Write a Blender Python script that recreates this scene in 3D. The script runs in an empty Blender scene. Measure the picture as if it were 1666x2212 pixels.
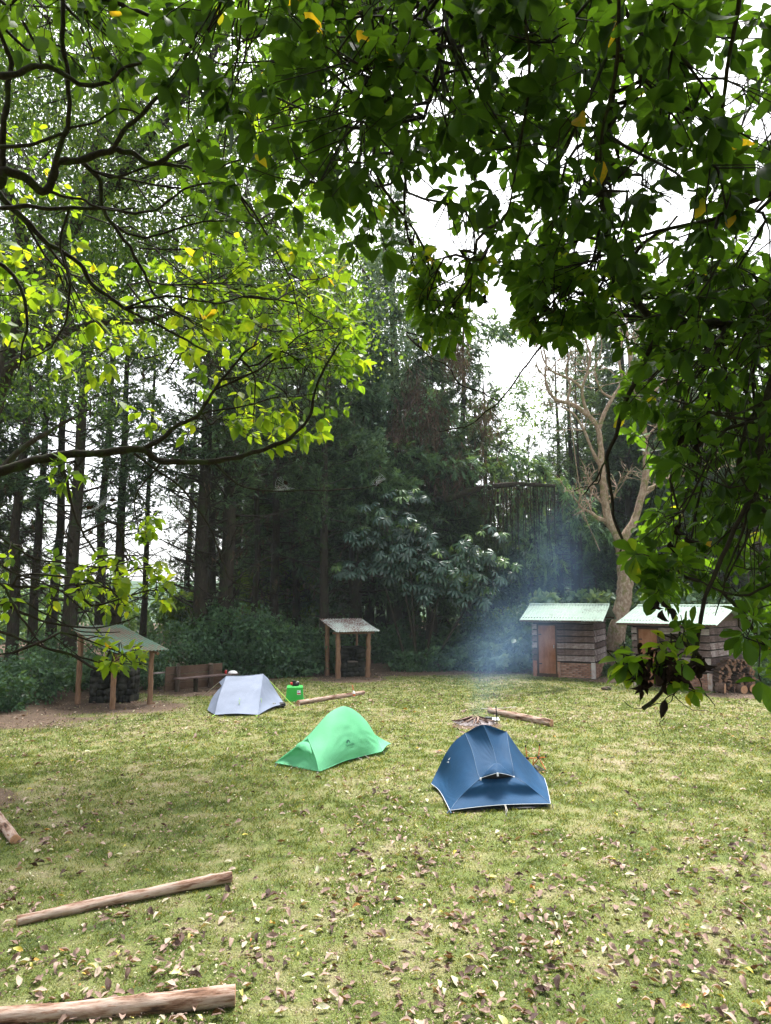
import bpy, bmesh, math, random
import numpy as np
from mathutils import Vector, Matrix, Quaternion, noise as mnoise

rng = np.random.default_rng(7)
random.seed(7)
S = bpy.context.scene
COL = S.collection

# ---------------------------------------------------------------- camera
CAM_H = 2.8
PITCH = math.radians(7.2)
FPX = 1550.0          # focal length in units where the picture is 1666 x 2212
CX, CY = 833.0, 1106.0
cam_d = bpy.data.cameras.new('camera')
cam_d.sensor_fit = 'VERTICAL'
cam_d.sensor_height = 36.0
cam_d.lens = FPX / 2212 * 36.0
cam_d.clip_start = 0.05
cam_d.clip_end = 3000
cam = bpy.data.objects.new('camera', cam_d)
COL.objects.link(cam)
cam.location = (0, 0, CAM_H)
cam.rotation_euler = (math.radians(90) + PITCH, 0, 0)
S.camera = cam

# ---------------------------------------------------------------- world and sun
SUN_EL, SUN_AZ = math.radians(64), math.radians(14)      # azimuth from +Y towards +X
w = bpy.data.worlds.new("World")
S.world = w
w.use_nodes = True
nt = w.node_tree
nt.nodes.clear()
wo = nt.nodes.new('ShaderNodeOutputWorld')
bg = nt.nodes.new('ShaderNodeBackground')
sky = nt.nodes.new('ShaderNodeTexSky')
sky.sky_type = 'NISHITA'
sky.sun_disc = False
sky.sun_elevation = SUN_EL
sky.sun_rotation = SUN_AZ
sky.air_density = 1.0
sky.dust_density = 3.0
sky.ozone_density = 1.0
hs = nt.nodes.new('ShaderNodeHueSaturation')       # thin overcast: nearly colourless sky
hs.inputs['Saturation'].default_value = 0.16
nt.links.new(sky.outputs[0], hs.inputs['Color'])
nt.links.new(hs.outputs[0], bg.inputs['Color'])
bg.inputs['Strength'].default_value = 0.125
nt.links.new(bg.outputs[0], wo.inputs['Surface'])
sd = bpy.data.lights.new('sun', 'SUN')
sd.energy = 2.5
sd.angle = math.radians(18)
sd.color = (1.0, 0.97, 0.92)
sun = bpy.data.objects.new('sun', sd)
COL.objects.link(sun)
sv = Vector((math.sin(SUN_AZ) * math.cos(SUN_EL), math.cos(SUN_AZ) * math.cos(SUN_EL), math.sin(SUN_EL)))
sun.rotation_euler = sv.to_track_quat('Z', 'Y').to_euler()
S.view_settings.view_transform = 'Standard'
S.view_settings.look = 'None'
S.view_settings.gamma = 1
S.view_settings.use_curve_mapping = False
S.view_settings.exposure = 1.95
S.render.engine = 'CYCLES'
cy = S.cycles
cy.use_denoising = True
cy.use_adaptive_sampling = True
cy.adaptive_threshold = 0.02
cy.max_bounces = 7
cy.diffuse_bounces = 3
cy.glossy_bounces = 2
cy.transmission_bounces = 4
cy.transparent_max_bounces = 6
cy.volume_bounces = 1
cy.volume_step_rate = 1.5
cy.volume_max_steps = 128
cy.sample_clamp_indirect = 6
cy.caustics_reflective = False
cy.caustics_refractive = False

# ---------------------------------------------------------------- picture -> place
_c, _s = math.cos(PITCH), math.sin(PITCH)
def ray(px, py):
    x = (px - CX) / FPX
    y = (CY - py) / FPX
    return np.array((x, _c - y * _s, _s + y * _c))
def at(px, py, Y):
    r = ray(px, py)
    return np.array((0, 0, CAM_H)) + r * (Y / r[1])
def gnd(px, py, z=0.0):
    r = ray(px, py)
    return np.array((0, 0, CAM_H)) + r * ((z - CAM_H) / r[2])
def atd(px, py, d):
    r = ray(px, py)
    r = r / np.linalg.norm(r)
    return np.array((0, 0, CAM_H)) + r * d
def proj(P):
    P = np.atleast_2d(P) - np.array((0, 0, CAM_H))
    f = P[:, 1] * _c + P[:, 2] * _s
    u = -P[:, 1] * _s + P[:, 2] * _c
    f_ = np.where(f > .05, f, .05)
    return np.stack((CX + FPX * P[:, 0] / f_, CY - FPX * u / f_, f), 1)

# ---------------------------------------------------------------- noise
def _hash(ix, iy, seed):
    h = (ix.astype(np.int64) * 374761393 + iy.astype(np.int64) * 668265263 + seed * 1442695041) & 0x7fffffff
    h = (h ^ (h >> 13)) * 1274126177 & 0x7fffffff
    return ((h ^ (h >> 16)) & 0xffff) / 65535.0
def vnoise(x, y, seed=0):
    x = np.asarray(x, float); y = np.asarray(y, float)
    ix, iy = np.floor(x), np.floor(y)
    fx, fy = x - ix, y - iy
    fx = fx * fx * (3 - 2 * fx); fy = fy * fy * (3 - 2 * fy)
    a = _hash(ix, iy, seed); b = _hash(ix + 1, iy, seed); c = _hash(ix, iy + 1, seed); d = _hash(ix + 1, iy + 1, seed)
    return (a * (1 - fx) + b * fx) * (1 - fy) + (c * (1 - fx) + d * fx) * fy
def fbm(x, y, seed=0, o=4):
    v = 0; a = .5; t = 0
    for k in range(o):
        v = v + a * vnoise(x, y, seed + k * 17); t += a
        x = np.asarray(x) * 2.03 + 3.1; y = np.asarray(y) * 2.03 + 1.7; a *= .5
    return v / t
def unit(v):
    v = np.asarray(v, float)
    return v / np.maximum(np.linalg.norm(v, axis=-1, keepdims=True), 1e-9)
def inpoly(x, y, poly):
    x = np.asarray(x); y = np.asarray(y); r = np.zeros(x.shape, bool)
    n = len(poly); j = n - 1
    for i in range(n):
        xi, yi = poly[i]; xj, yj = poly[j]
        c = ((yi > y) != (yj > y)) & (x < (xj - xi) * (y - yi) / ((yj - yi) or 1e-9) + xi)
        r ^= c; j = i
    return r

# ---------------------------------------------------------------- mesh buffer
class Buf:
    """triangles and quads collected with a per-face tint and a material slot"""
    def __init__(s): s.v = []; s.t = []; s.q = []; s.tt = []; s.qt = []; s.tm = []; s.qm = []; s.n = 0
    def add(s, V, T=None, Q=None, tint=0.5, m=0):
        V = np.asarray(V, float).reshape(-1, 3)
        if T is not None and len(T):
            T = np.asarray(T, np.int64); s.t.append(T + s.n)
            s.tt.append(np.broadcast_to(np.asarray(tint, float), (len(T),)).copy()); s.tm.append(np.full(len(T), m))
        if Q is not None and len(Q):
            Q = np.asarray(Q, np.int64); s.q.append(Q + s.n)
            tq = np.asarray(tint, float)
            s.qt.append(np.broadcast_to(tq, (len(Q),)).copy()); s.qm.append(np.full(len(Q), m))
        s.v.append(V); s.n += len(V)
    def tris(s): return sum(len(a) for a in s.t) + 2 * sum(len(a) for a in s.q)
    def mesh(s, name, mats, smooth=True):
        V = np.concatenate(s.v) if s.v else np.zeros((0, 3))
        T = np.concatenate(s.t) if s.t else np.zeros((0, 3), np.int64)
        Q = np.concatenate(s.q) if s.q else np.zeros((0, 4), np.int64)
        me = bpy.data.meshes.new(name)
        me.vertices.add(len(V)); me.vertices.foreach_set('co', V.astype(np.float32).ravel())
        nl = len(T) * 3 + len(Q) * 4; nf = len(T) + len(Q)
        me.loops.add(nl); me.loops.foreach_set('vertex_index', np.concatenate((T.ravel(), Q.ravel())).astype(np.int32))
        me.polygons.add(nf)
        st = np.concatenate((np.arange(len(T)) * 3, len(T) * 3 + np.arange(len(Q)) * 4)).astype(np.int32)
        me.polygons.foreach_set('loop_start', st)
        if nf:
            me.polygons.foreach_set('material_index', np.concatenate([*s.tm, *s.qm]).astype(np.int32))
            me.polygons.foreach_set('use_smooth', np.full(nf, smooth))
        me.update(calc_edges=True)
        if nf:
            a = me.attributes.new('tint', 'FLOAT', 'FACE')
            a.data.foreach_set('value', np.concatenate([*s.tt, *s.qt]).astype(np.float32))
        for m in (mats if isinstance(mats, (list, tuple)) else [mats]): me.materials.append(m)
        return me
    def obj(s, name, mats, parent=None, smooth=True, loc=None, **props):
        return link(name, s.mesh(name, mats, smooth), parent, loc, **props)

def link(name, data, parent=None, loc=None, **props):
    o = bpy.data.objects.new(name, data); COL.objects.link(o)
    if parent is not None: o.parent = parent
    if loc is not None: o.location = loc
    for k, v in props.items():
        if v is not None: o[k] = v
    return o
def thing(name, label, cat, loc=(0, 0, 0), group=None, rot=None):
    o = link(name, None, None, [float(a) for a in loc], label=label, category=cat, group=group)
    o.empty_display_size = .2
    if rot is not None: o.rotation_euler = rot
    return o
def copy_tree(o, parent=None):
    c = o.copy(); COL.objects.link(c); c.parent = parent
    for ch in list(o.children): copy_tree(ch, c)
    return c

# ---------------------------------------------------------------- shapes
def box(b, c, s, R=None, tint=.5, m=0, bev=0.0):
    """box centred at c with size s; R = 3x3 rotation; small chamfer when bev > 0"""
    c = np.asarray(c, float); h = np.asarray(s, float) / 2
    if bev <= 0:
        V = np.array([[x, y, z] for x in (-1, 1) for y in (-1, 1) for z in (-1, 1)], float) * h
        Q = [(0, 1, 3, 2), (4, 6, 7, 5), (0, 4, 5, 1), (2, 3, 7, 6), (0, 2, 6, 4), (1, 5, 7, 3)]
        T = None
    else:
        bev = min(bev, h.min() * .6)
        V = []; idx = {}
        for x in (-1, 1):
            for y in (-1, 1):
                for z in (-1, 1):
                    for a in range(3):
                        p = np.array((x, y, z), float) * (h - bev); p[a] = (x, y, z)[a] * h[a]
                        idx[(x, y, z, a)] = len(V); V.append(p)
        Q = []; T = []
        for a in range(3):
            b1, b2 = [k for k in range(3) if k != a]
            for sg in (-1, 1):
                f = []
                for (p, q) in ((-1, -1), (1, -1), (1, 1), (-1, 1)):
                    k = [0, 0, 0]; k[a] = sg; k[b1] = p; k[b2] = q; f.append(idx[(*k, a)])
                Q.append(f)
                for p in (-1, 1):       # edge chamfers
                    pass
        for a in range(3):              # edges along axis a
            b1, b2 = [k for k in range(3) if k != a]
            for p in (-1, 1):
                for q in (-1, 1):
                    k0 = [0, 0, 0]; k0[b1] = p; k0[b2] = q; k1 = list(k0); k0[a] = -1; k1[a] = 1
                    Q.append([idx[(*k0, b1)], idx[(*k1, b1)], idx[(*k1, b2)], idx[(*k0, b2)]])
        for x in (-1, 1):
            for y in (-1, 1):
                for z in (-1, 1): T.append([idx[(x, y, z, 0)], idx[(x, y, z, 1)], idx[(x, y, z, 2)]])
        V = np.array(V)
    if R is not None: V = V @ np.asarray(R).T
    b.add(V + c, T, Q, tint, m)

def tubes(b, P, R, sides=6, tint=.5, m=0, caps=False, mcap=None):
    """N tubes at once. P: (N,K,3) points, R: (N,K) radii"""
    P = np.asarray(P, float)
    if P.ndim == 2: P = P[None]
    R = np.asarray(R, float)
    if R.ndim == 1: R = R[None]
    N, K, _ = P.shape
    if R.shape != (N, K): R = np.broadcast_to(R, (N, K))
    T = np.empty_like(P)
    T[:, 1:-1] = P[:, 2:] - P[:, :-2]; T[:, 0] = P[:, 1] - P[:, 0]; T[:, -1] = P[:, -1] - P[:, -2]
    T = unit(T)
    main = unit(P[:, -1] - P[:, 0] + 1e-6)
    ref = np.where(np.abs(main[:, 2:3]) > .8, np.array([[1., 0, 0]]), np.array([[0, 0, 1.]]))[:, None, :]
    A = unit(np.cross(T, np.broadcast_to(ref, T.shape))); B = np.cross(T, A)
    ang = np.arange(sides) / sides * 2 * math.pi
    V = P[:, :, None, :] + R[:, :, None, None] * (A[:, :, None, :] * np.cos(ang)[None, None, :, None] + B[:, :, None, :] * np.sin(ang)[None, None, :, None])
    k = np.arange(K - 1)[:, None] * sides; j = np.arange(sides)[None]
    j2 = (j + 1) % sides
    q = np.stack((k + j, k + sides + j, k + sides + j2, k + j2), -1).reshape(-1, 4)
    Q = (q[None] + (np.arange(N) * K * sides)[:, None, None]).reshape(-1, 4)
    tt = np.asarray(tint, float)
    tt = np.repeat(np.broadcast_to(tt, (N,)), len(q)) if tt.ndim else tt
    b.add(V.reshape(-1, 3), None, Q, tt, m)
    if caps:
        for i in range(N):
            for e in (0, K - 1):
                ring = V[i, e]; c = ring.mean(0)
                VV = np.vstack((ring, c)); TT = [(a, (a + 1) % sides, sides) for a in range(sides)]
                b.add(VV, TT, None, .5, m if mcap is None else mcap)

def smooth_path(pts, n):
    """Catmull-Rom through pts, n samples; works for any column count"""
    P = np.asarray(pts, float)
    if len(P) == 2: 
        t = np.linspace(0, 1, n)[:, None]; return P[0] * (1 - t) + P[1] * t
    E = np.vstack((2 * P[0] - P[1], P, 2 * P[-1] - P[-2]))
    L = np.concatenate(([0], np.cumsum(np.linalg.norm(np.diff(P[:, :3], axis=0), axis=1)))); L /= L[-1]
    out = []
    for u in np.linspace(0, 1, n):
        i = min(np.searchsorted(L, u, 'right') - 1, len(P) - 2); i = max(i, 0)
        t = (u - L[i]) / max(L[i + 1] - L[i], 1e-9)
        a, b_, c, d = E[i], E[i + 1], E[i + 2], E[i + 3]
        out.append(.5 * ((2 * b_) + (-a + c) * t + (2 * a - 5 * b_ + 4 * c - d) * t * t + (-a + 3 * b_ - 3 * c + d) * t ** 3))
    return np.array(out)

def place(tmplV, tmplT, O, D, Nn, L, Wd=None, tint=None, b=None, m=0, curl=None):
    """copies of a flat template (x along, y across, z normal) at O with direction D and normal Nn"""
    O = np.asarray(O); D = unit(D); N_ = len(O)
    Yv = unit(np.cross(Nn, D)); Z = np.cross(D, Yv)
    Wd = L if Wd is None else Wd
    tv = np.broadcast_to(tmplV, (N_,) + tmplV.shape).copy()
    if curl is not None: tv[:, :, 2] -= curl[:, None] * tv[:, :, 0] ** 2
    V = O[:, None] + tv[:, :, 0:1] * D[:, None] * np.reshape(L, (-1, 1, 1)) + tv[:, :, 1:2] * Yv[:, None] * np.reshape(Wd, (-1, 1, 1)) + tv[:, :, 2:3] * Z[:, None] * np.reshape(L, (-1, 1, 1))
    T = (tmplT[None] + (np.arange(N_) * len(tmplV))[:, None, None]).reshape(-1, tmplT.shape[1])
    tt = np.repeat(np.broadcast_to(np.asarray(.5 if tint is None else tint, float), (N_,)), len(tmplT))
    if tmplT.shape[1] == 3: b.add(V.reshape(-1, 3), T, None, tt, m)
    else: b.add(V.reshape(-1, 3), None, T, tt, m)

def leaf_template(w=(0, .30, .42, .30, 0), xs=(0, .22, .5, .78, 1), fold=.10):
    V = [(0, 0, 0)]; T = []
    for x, ww in zip(xs[1:-1], w[1:-1]):
        V += [(x, 0, 0), (x, ww, fold * ww * 2.2), (x, -ww, fold * ww * 2.2)]
    V.append((1, 0, 0)); n = len(xs) - 2
    T += [(0, 1, 2), (0, 3, 1)]
    for i in range(n - 1):
        a, c = 1 + 3 * i, 4 + 3 * i
        T += [(a, c, c + 1), (a, c + 1, a + 1), (a, c + 2, c), (a, a + 2, c + 2)]
    a = 1 + 3 * (n - 1); e = len(V) - 1
    T += [(a, e, a + 1), (a, a + 2, e)]
    return np.array(V, float), np.array(T)
LEAF_BIG = leaf_template((0, .12, .24, .275, .17, 0), (0, .2, .42, .64, .86, 1.0), .22)
LEAF_MID = leaf_template((0, .24, .30, .17, 0), (0, .25, .5, .78, 1))
LEAF_SM = (np.array([(0, 0, 0), (.45, .28, .05), (1, 0, -.04), (.45, -.28, .05)], float), np.array([(0, 2, 1), (0, 3, 2)]))
BLADE = (np.array([(0, .5, 0), (0, -.5, 0), (1, 0, 0)], float), np.array([(0, 1, 2)]))

# ---------------------------------------------------------------- materials
def ramp(nt, stops, fac=None, interp='LINEAR'):
    r = nt.nodes.new('ShaderNodeValToRGB'); r.color_ramp.interpolation = interp
    e = r.color_ramp.elements
    while len(e) < len(stops): e.new(.5)
    for k, (p, c) in enumerate(stops): e[k].position = p; e[k].color = (*c, 1)
    if fac is not None: nt.links.new(fac, r.inputs[0])
    return r.outputs[0]
def noise(nt, scale, detail=4, rough=.6, coord='Object', vec=None, mapping=None, dist=0):
    n = nt.nodes.new('ShaderNodeTexNoise'); n.inputs['Scale'].default_value = scale
    n.inputs['Detail'].default_value = detail; n.inputs['Roughness'].default_value = rough
    n.inputs['Distortion'].default_value = dist
    tc = nt.nodes.new('ShaderNodeTexCoord'); src = tc.outputs[coord]
    if mapping:
        mp = nt.nodes.new('ShaderNodeMapping'); mp.inputs['Scale'].default_value = mapping
        nt.links.new(src, mp.inputs[0]); src = mp.outputs[0]
    nt.links.new(src, n.inputs['Vector'])
    return n.outputs[0]
def math_(nt, op, a, b=None, clamp=False):
    n = nt.nodes.new('ShaderNodeMath'); n.operation = op; n.use_clamp = clamp
    for i, x in enumerate((a, b)):
        if x is None: continue
        if isinstance(x, (int, float)): n.inputs[i].default_value = x
        else: nt.links.new(x, n.inputs[i])
    return n.outputs[0]
def mixc(nt, fac, a, b, mode='MIX'):
    n = nt.nodes.new('ShaderNodeMix'); n.data_type = 'RGBA'; n.blend_type = mode
    for sock, x in ((n.inputs[0], fac), (n.inputs[6], a), (n.inputs[7], b)):
        if isinstance(x, (int, float)): sock.default_value = x
        elif isinstance(x, tuple): sock.default_value = (*x, 1)
        else: nt.links.new(x, sock)
    return n.outputs[2]
def attr(nt, name='tint'):
    a = nt.nodes.new('ShaderNodeAttribute'); a.attribute_name = name
    return a.outputs['Fac']
def newmat(name):
    m = bpy.data.materials.new(name); m.use_nodes = True
    nt = m.node_tree; p = nt.nodes['Principled BSDF']
    return m, nt, p
def bump(nt, p, h, strength=.4, dist=.01):
    b = nt.nodes.new('ShaderNodeBump'); b.inputs['Strength'].default_value = strength; b.inputs['Distance'].default_value = dist
    nt.links.new(h, b.inputs['Height']); nt.links.new(b.outputs[0], p.inputs['Normal'])
def leafmat(name, stops, trans, tmul=1.0, rough=.45, spec=.4, veins=0, ns=3.0):
    """leaf: coloured by tint, part of the light passes through"""
    m, nt, p = newmat(name)
    t = attr(nt)
    n = noise(nt, ns, 2)
    f = math_(nt, 'ADD', t, math_(nt, 'MULTIPLY', math_(nt, 'SUBTRACT', n, .5), .35), True)
    c = ramp(nt, stops, f)
    nt.links.new(c, p.inputs['Base Color']); p.inputs['Roughness'].default_value = rough
    p.inputs['Specular IOR Level'].default_value = spec
    if trans > 0:
        tr = nt.nodes.new('ShaderNodeBsdfTranslucent')
        tc = mixc(nt, 1.0, c, (2.15 * tmul, 1.7 * tmul, .45 * tmul), 'MULTIPLY')
        nt.links.new(tc, tr.inputs[0])
        mx = nt.nodes.new('ShaderNodeMixShader'); mx.inputs[0].default_value = trans
        nt.links.new(p.outputs[0], mx.inputs[1]); nt.links.new(tr.outputs[0], mx.inputs[2])
        nt.links.new(mx.outputs[0], nt.nodes['Material Output'].inputs['Surface'])
    return m
def solid(name, c, rough=.6, var=.25, ns=8, spec=.3, bmp=0, metal=0, trans=0, det=5):
    m, nt, p = newmat(name)
    n = noise(nt, ns, det)
    lo = tuple(x * (1 - var) for x in c); hi = tuple(min(1, x * (1 + var)) for x in c)
    nt.links.new(ramp(nt, [(.3, lo), (.7, hi)], n), p.inputs['Base Color'])
    p.inputs['Roughness'].default_value = rough; p.inputs['Specular IOR Level'].default_value = spec
    p.inputs['Metallic'].default_value = metal
    if bmp: bump(nt, p, n, bmp, .01)
    if trans:
        tr = nt.nodes.new('ShaderNodeBsdfTranslucent'); tr.inputs[0].default_value = (*c, 1)
        mx = nt.nodes.new('ShaderNodeMixShader'); mx.inputs[0].default_value = trans
        nt.links.new(p.outputs[0], mx.inputs[1]); nt.links.new(tr.outputs[0], mx.inputs[2])
        nt.links.new(mx.outputs[0], nt.nodes['Material Output'].inputs['Surface'])
    return m
def barkmat(name, stops, ns=(6, 6, 1.2), scale=4, bmp=.7, dist=.02, moss=None, mscale=2.5, rough=.85):
    m, nt, p = newmat(name)
    n = noise(nt, scale, 8, .65, mapping=ns)
    c = ramp(nt, stops, n)
    if moss:
        n2 = noise(nt, mscale, 6, .7)
        c = mixc(nt, ramp(nt, [(.52, (0, 0, 0)), (.62, (1, 1, 1))], n2), c, moss)
    nt.links.new(c, p.inputs['Base Color']); p.inputs['Roughness'].default_value = rough
    p.inputs['Specular IOR Level'].default_value = .15
    bump(nt, p, n, bmp, dist)
    return m

M = {}
# foreground leaves, right tree / left tree / fine leaves
M['leaf_dark'] = leafmat('broad_leaf', [(0, (.010, .026, .006)), (.45, (.019, .050, .009)), (.8, (.038, .088, .012)), (.93, (.075, .12, .014)), (1, (.20, .15, .02))], .54, 2.6, .5, .22)
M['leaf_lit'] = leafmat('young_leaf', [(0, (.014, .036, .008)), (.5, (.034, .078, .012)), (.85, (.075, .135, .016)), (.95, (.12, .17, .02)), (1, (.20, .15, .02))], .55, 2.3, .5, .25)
M['leaf_fine'] = leafmat('fine_leaf', [(0, (.014, .036, .012)), (.5, (.030, .070, .020)), (1, (.070, .12, .026))], .5, 2.0, .5, .3)
M['dead_leaf'] = leafmat('dry_leaf', [(0, (.035, .020, .016)), (.35, (.12, .072, .056)), (.62, (.29, .20, .165)), (.78, (.40, .31, .25)), (.88, (.42, .45, .30)), (.96, (.45, .40, .06)), (1, (.40, .18, .07))], .10, .8, .7, .2)
M['shrivelled'] = leafmat('shrivelled_leaf', [(0, (.012, .008, .006)), (1, (.05, .025, .015))], .1, .6, .8, .1)
M['conifer'] = leafmat('conifer_spray', [(0, (.020, .040, .026)), (.5, (.055, .105, .064)), (.85, (.095, .18, .10)), (1, (.13, .25, .12))], .28, 1.2, .6, .2)
M['conifer_dry'] = leafmat('dry_conifer_spray', [(0, (.03, .024, .018)), (.5, (.07, .05, .035)), (1, (.16, .11, .09))], .2, .7, .8, .1)
M['vine'] = leafmat('vine_leaf', [(0, (.04, .09, .055)), (.5, (.10, .19, .12)), (1, (.20, .30, .20))], .35, 1.1, .35, .5)
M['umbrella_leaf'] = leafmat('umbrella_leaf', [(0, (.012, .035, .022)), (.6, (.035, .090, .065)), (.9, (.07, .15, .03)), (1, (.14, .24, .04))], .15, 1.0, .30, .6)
M['bush'] = leafmat('bush_leaf', [(0, (.018, .046, .024)), (.5, (.052, .12, .058)), (1, (.11, .21, .10))], .3, 1.1, .42, .4)
M['grass'] = leafmat('grass_blade', [(0, (.045, .072, .020)), (.35, (.098, .148, .034)), (.6, (.17, .205, .062)), (.8, (.26, .25, .13)), (1, (.38, .33, .25))], .35, 1.0, .6, .25, ns=.8)
M['fern'] = leafmat('fern_frond', [(0, (.025, .06, .02)), (1, (.07, .14, .04))], .35, 1.2, .5, .3)
M['bark_dark'] = barkmat('dark_bark', [(.3, (.012, .010, .008)), (.55, (.034, .026, .019)), (.75, (.07, .055, .042))], moss=(.028, .042, .014))
M['bark_black'] = barkmat('dark_twig_bark', [(.3, (.010, .008, .006)), (.6, (.028, .021, .014)), (.8, (.06, .045, .03))], ns=(3, 3, 3), scale=20, moss=(.03, .04, .012), mscale=8, bmp=.4, dist=.004)
M['bark_pale'] = barkmat('pale_bark', [(.3, (.13, .09, .065)), (.5, (.27, .19, .135)), (.7, (.40, .34, .28))], ns=(2, 2, 1.2), scale=5, moss=(.16, .15, .06), mscale=3, bmp=.35)
M['bark_brown'] = barkmat('brown_bark', [(.3, (.045, .032, .025)), (.55, (.10, .07, .055)), (.8, (.16, .12, .10))], moss=(.05, .06, .03))
M['post'] = barkmat('weathered_post', [(.25, (.07, .035, .02)), (.5, (.20, .115, .07)), (.75, (.33, .21, .14))], ns=(8, 8, .7), scale=5, bmp=.8, dist=.015)
# ================================================================ GROUND
def patchiness(x, y):
    """0 = lush green, 1 = bare / dry"""
    a = fbm(np.asarray(x) * .42, np.asarray(y) * .30, 3, 4)
    b = fbm(np.asarray(x) * 1.7, np.asarray(y) * 1.5, 11, 4)
    c = fbm(np.asarray(x) * 5.2, np.asarray(y) * 5.0, 29, 3)
    return np.clip((a * .18 + b * .27 + c * .57 - .50) * 2.0 + .40, 0, 1)
EDGE = [(-40, 15.5), (-14, 16.6), (-9.4, 17.6), (-8.6, 21.2), (-6.5, 25.5), (-3.2, 28.0), (0, 28.6), (3, 29.3), (5.6, 29.8), (9, 30), (12, 27), (16, 26.5), (40, 27)]
def edge_y(x): return np.interp(x, [e[0] for e in EDGE], [e[1] for e in EDGE])
def soil(x, y):
    """1 where trodden earth and forest floor replace the lawn"""
    x = np.asarray(x, float); y = np.asarray(y, float)
    wob = (fbm(x * .8, y * .8, 51, 3) - .5) * 2.2
    d = (y + wob * 1.2) - edge_y(x)
    s = np.clip(d / 1.6 + .9, 0, 1)
    # earth round the shelters, bench, huts and along the left
    for (cx_, cy_, rx, ry) in ((-7.6, 19.8, 2.6, 2.0), (-5.8, 23.6, 2.8, 1.6), (-1.3, 27.3, 1.8, 1.6), (8.6, 26.9, 1.9, 1.1), (11.2, 22.3, 2.0, 1.0), (-9.5, 17.6, 4, 1.3), (-6.6, 10.6, 1.6, .9), (-3.6, 5.0, 1.6, .55)):
        q = ((x - cx_) / rx) ** 2 + ((y - cy_) / ry) ** 2
        s = np.maximum(s, np.clip((1.25 - q + wob * .5) * .9, 0, .93))
    s = np.maximum(s, np.clip((1.0 - (np.hypot(x - 2.1, (y - 17.0) * .9) / .85)) * 1.6, 0, .8))
    return s
def gz(x, y):
    x = np.asarray(x, float); y = np.asarray(y, float)
    near = (fbm(x * .5, y * .5, 5, 3) - .5) * .06 + (fbm(x * 2.5, y * 2.5, 8, 2) - .5) * .025
    far = np.clip((y - edge_y(x) - 1) / 12, 0, 1) * (fbm(x * .15, y * .15, 21, 3)) * 1.2
    return near * np.clip((60 - y) / 10, 0, 1) + far * np.clip((200 - y) / 50, 0, 1) + np.clip(far, 0, 1) * .3

def ground():
    ys = np.concatenate((np.arange(-12, 2, .8), np.arange(2, 12, .10), np.arange(12, 34, .18), np.arange(34, 60, 1.0), [62, 68, 80, 100, 140, 200, 260, 330]))
    xs = np.concatenate(([-330, -200, -120, -80, -55], np.arange(-40, -13, .9), np.arange(-13, 14, .14), np.arange(14, 41, .9), [55, 80, 120, 200, 330]))
    X, Yg = np.meshgrid(xs, ys)
    Z = gz(X, Yg)
    V = np.stack((X, Yg, Z), -1).reshape(-1, 3)
    nx, ny = len(xs), len(ys)
    i = np.arange(ny - 1)[:, None] * nx + np.arange(nx - 1)[None]
    Q = np.stack((i, i + 1, i + nx + 1, i + nx), -1).reshape(-1, 4)
    b = Buf(); b.add(V, None, Q, .5)
    m, nt, p = newmat('lawn_earth')
    pt = attr(nt, 'patch'); so = attr(nt, 'soil')
    n1 = noise(nt, 14, 8, .75); n2 = noise(nt, 75, 5, .7); n3 = noise(nt, 2.2, 6, .7)
    f = math_(nt, 'ADD', math_(nt, 'MULTIPLY', pt, .62), math_(nt, 'MULTIPLY', n1, .42))
    green = ramp(nt, [(.18, (.06, .085, .03)), (.42, (.13, .16, .05)), (.6, (.20, .195, .095)), (.82, (.28, .235, .165)), (1, (.25, .20, .155))], f)
    fine = ramp(nt, [(.32, (.32, .32, .32)), (.5, (.95, .95, .95)), (.68, (1.7, 1.62, 1.5))], n2)
    green = mixc(nt, 1.0, green, fine, 'MULTIPLY')
    earth = ramp(nt, [(.3, (.060, .042, .032)), (.55, (.135, .098, .072)), (.75, (.24, .18, .135))], math_(nt, 'ADD', math_(nt, 'MULTIPLY', n1, .5), math_(nt, 'MULTIPLY', n3, .5)))
    earth = mixc(nt, 1.0, earth, fine, 'MULTIPLY')
    sof = math_(nt, 'ADD', so, math_(nt, 'MULTIPLY', math_(nt, 'SUBTRACT', n1, .5), .9))
    sofr = ramp(nt, [(.38, (0, 0, 0)), (.62, (1, 1, 1))], sof)
    c = mixc(nt, sofr, green, earth)
    nt.links.new(c, p.inputs['Base Color']); p.inputs['Roughness'].default_value = .95; p.inputs['Specular IOR Level'].default_value = .1
    bump(nt, p, math_(nt, 'ADD', n2, math_(nt, 'MULTIPLY', n1, 1.5)), .6, .03)
    me = b.mesh('lawn_ground', m)
    for nm, arr in (('patch', patchiness(V[:, 0], V[:, 1])), ('soil', soil(V[:, 0], V[:, 1]))):
        a = me.attributes.new(nm, 'FLOAT', 'POINT'); a.data.foreach_set('value', arr.astype(np.float32))
    link('ground', me, kind='structure')
ground()

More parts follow.
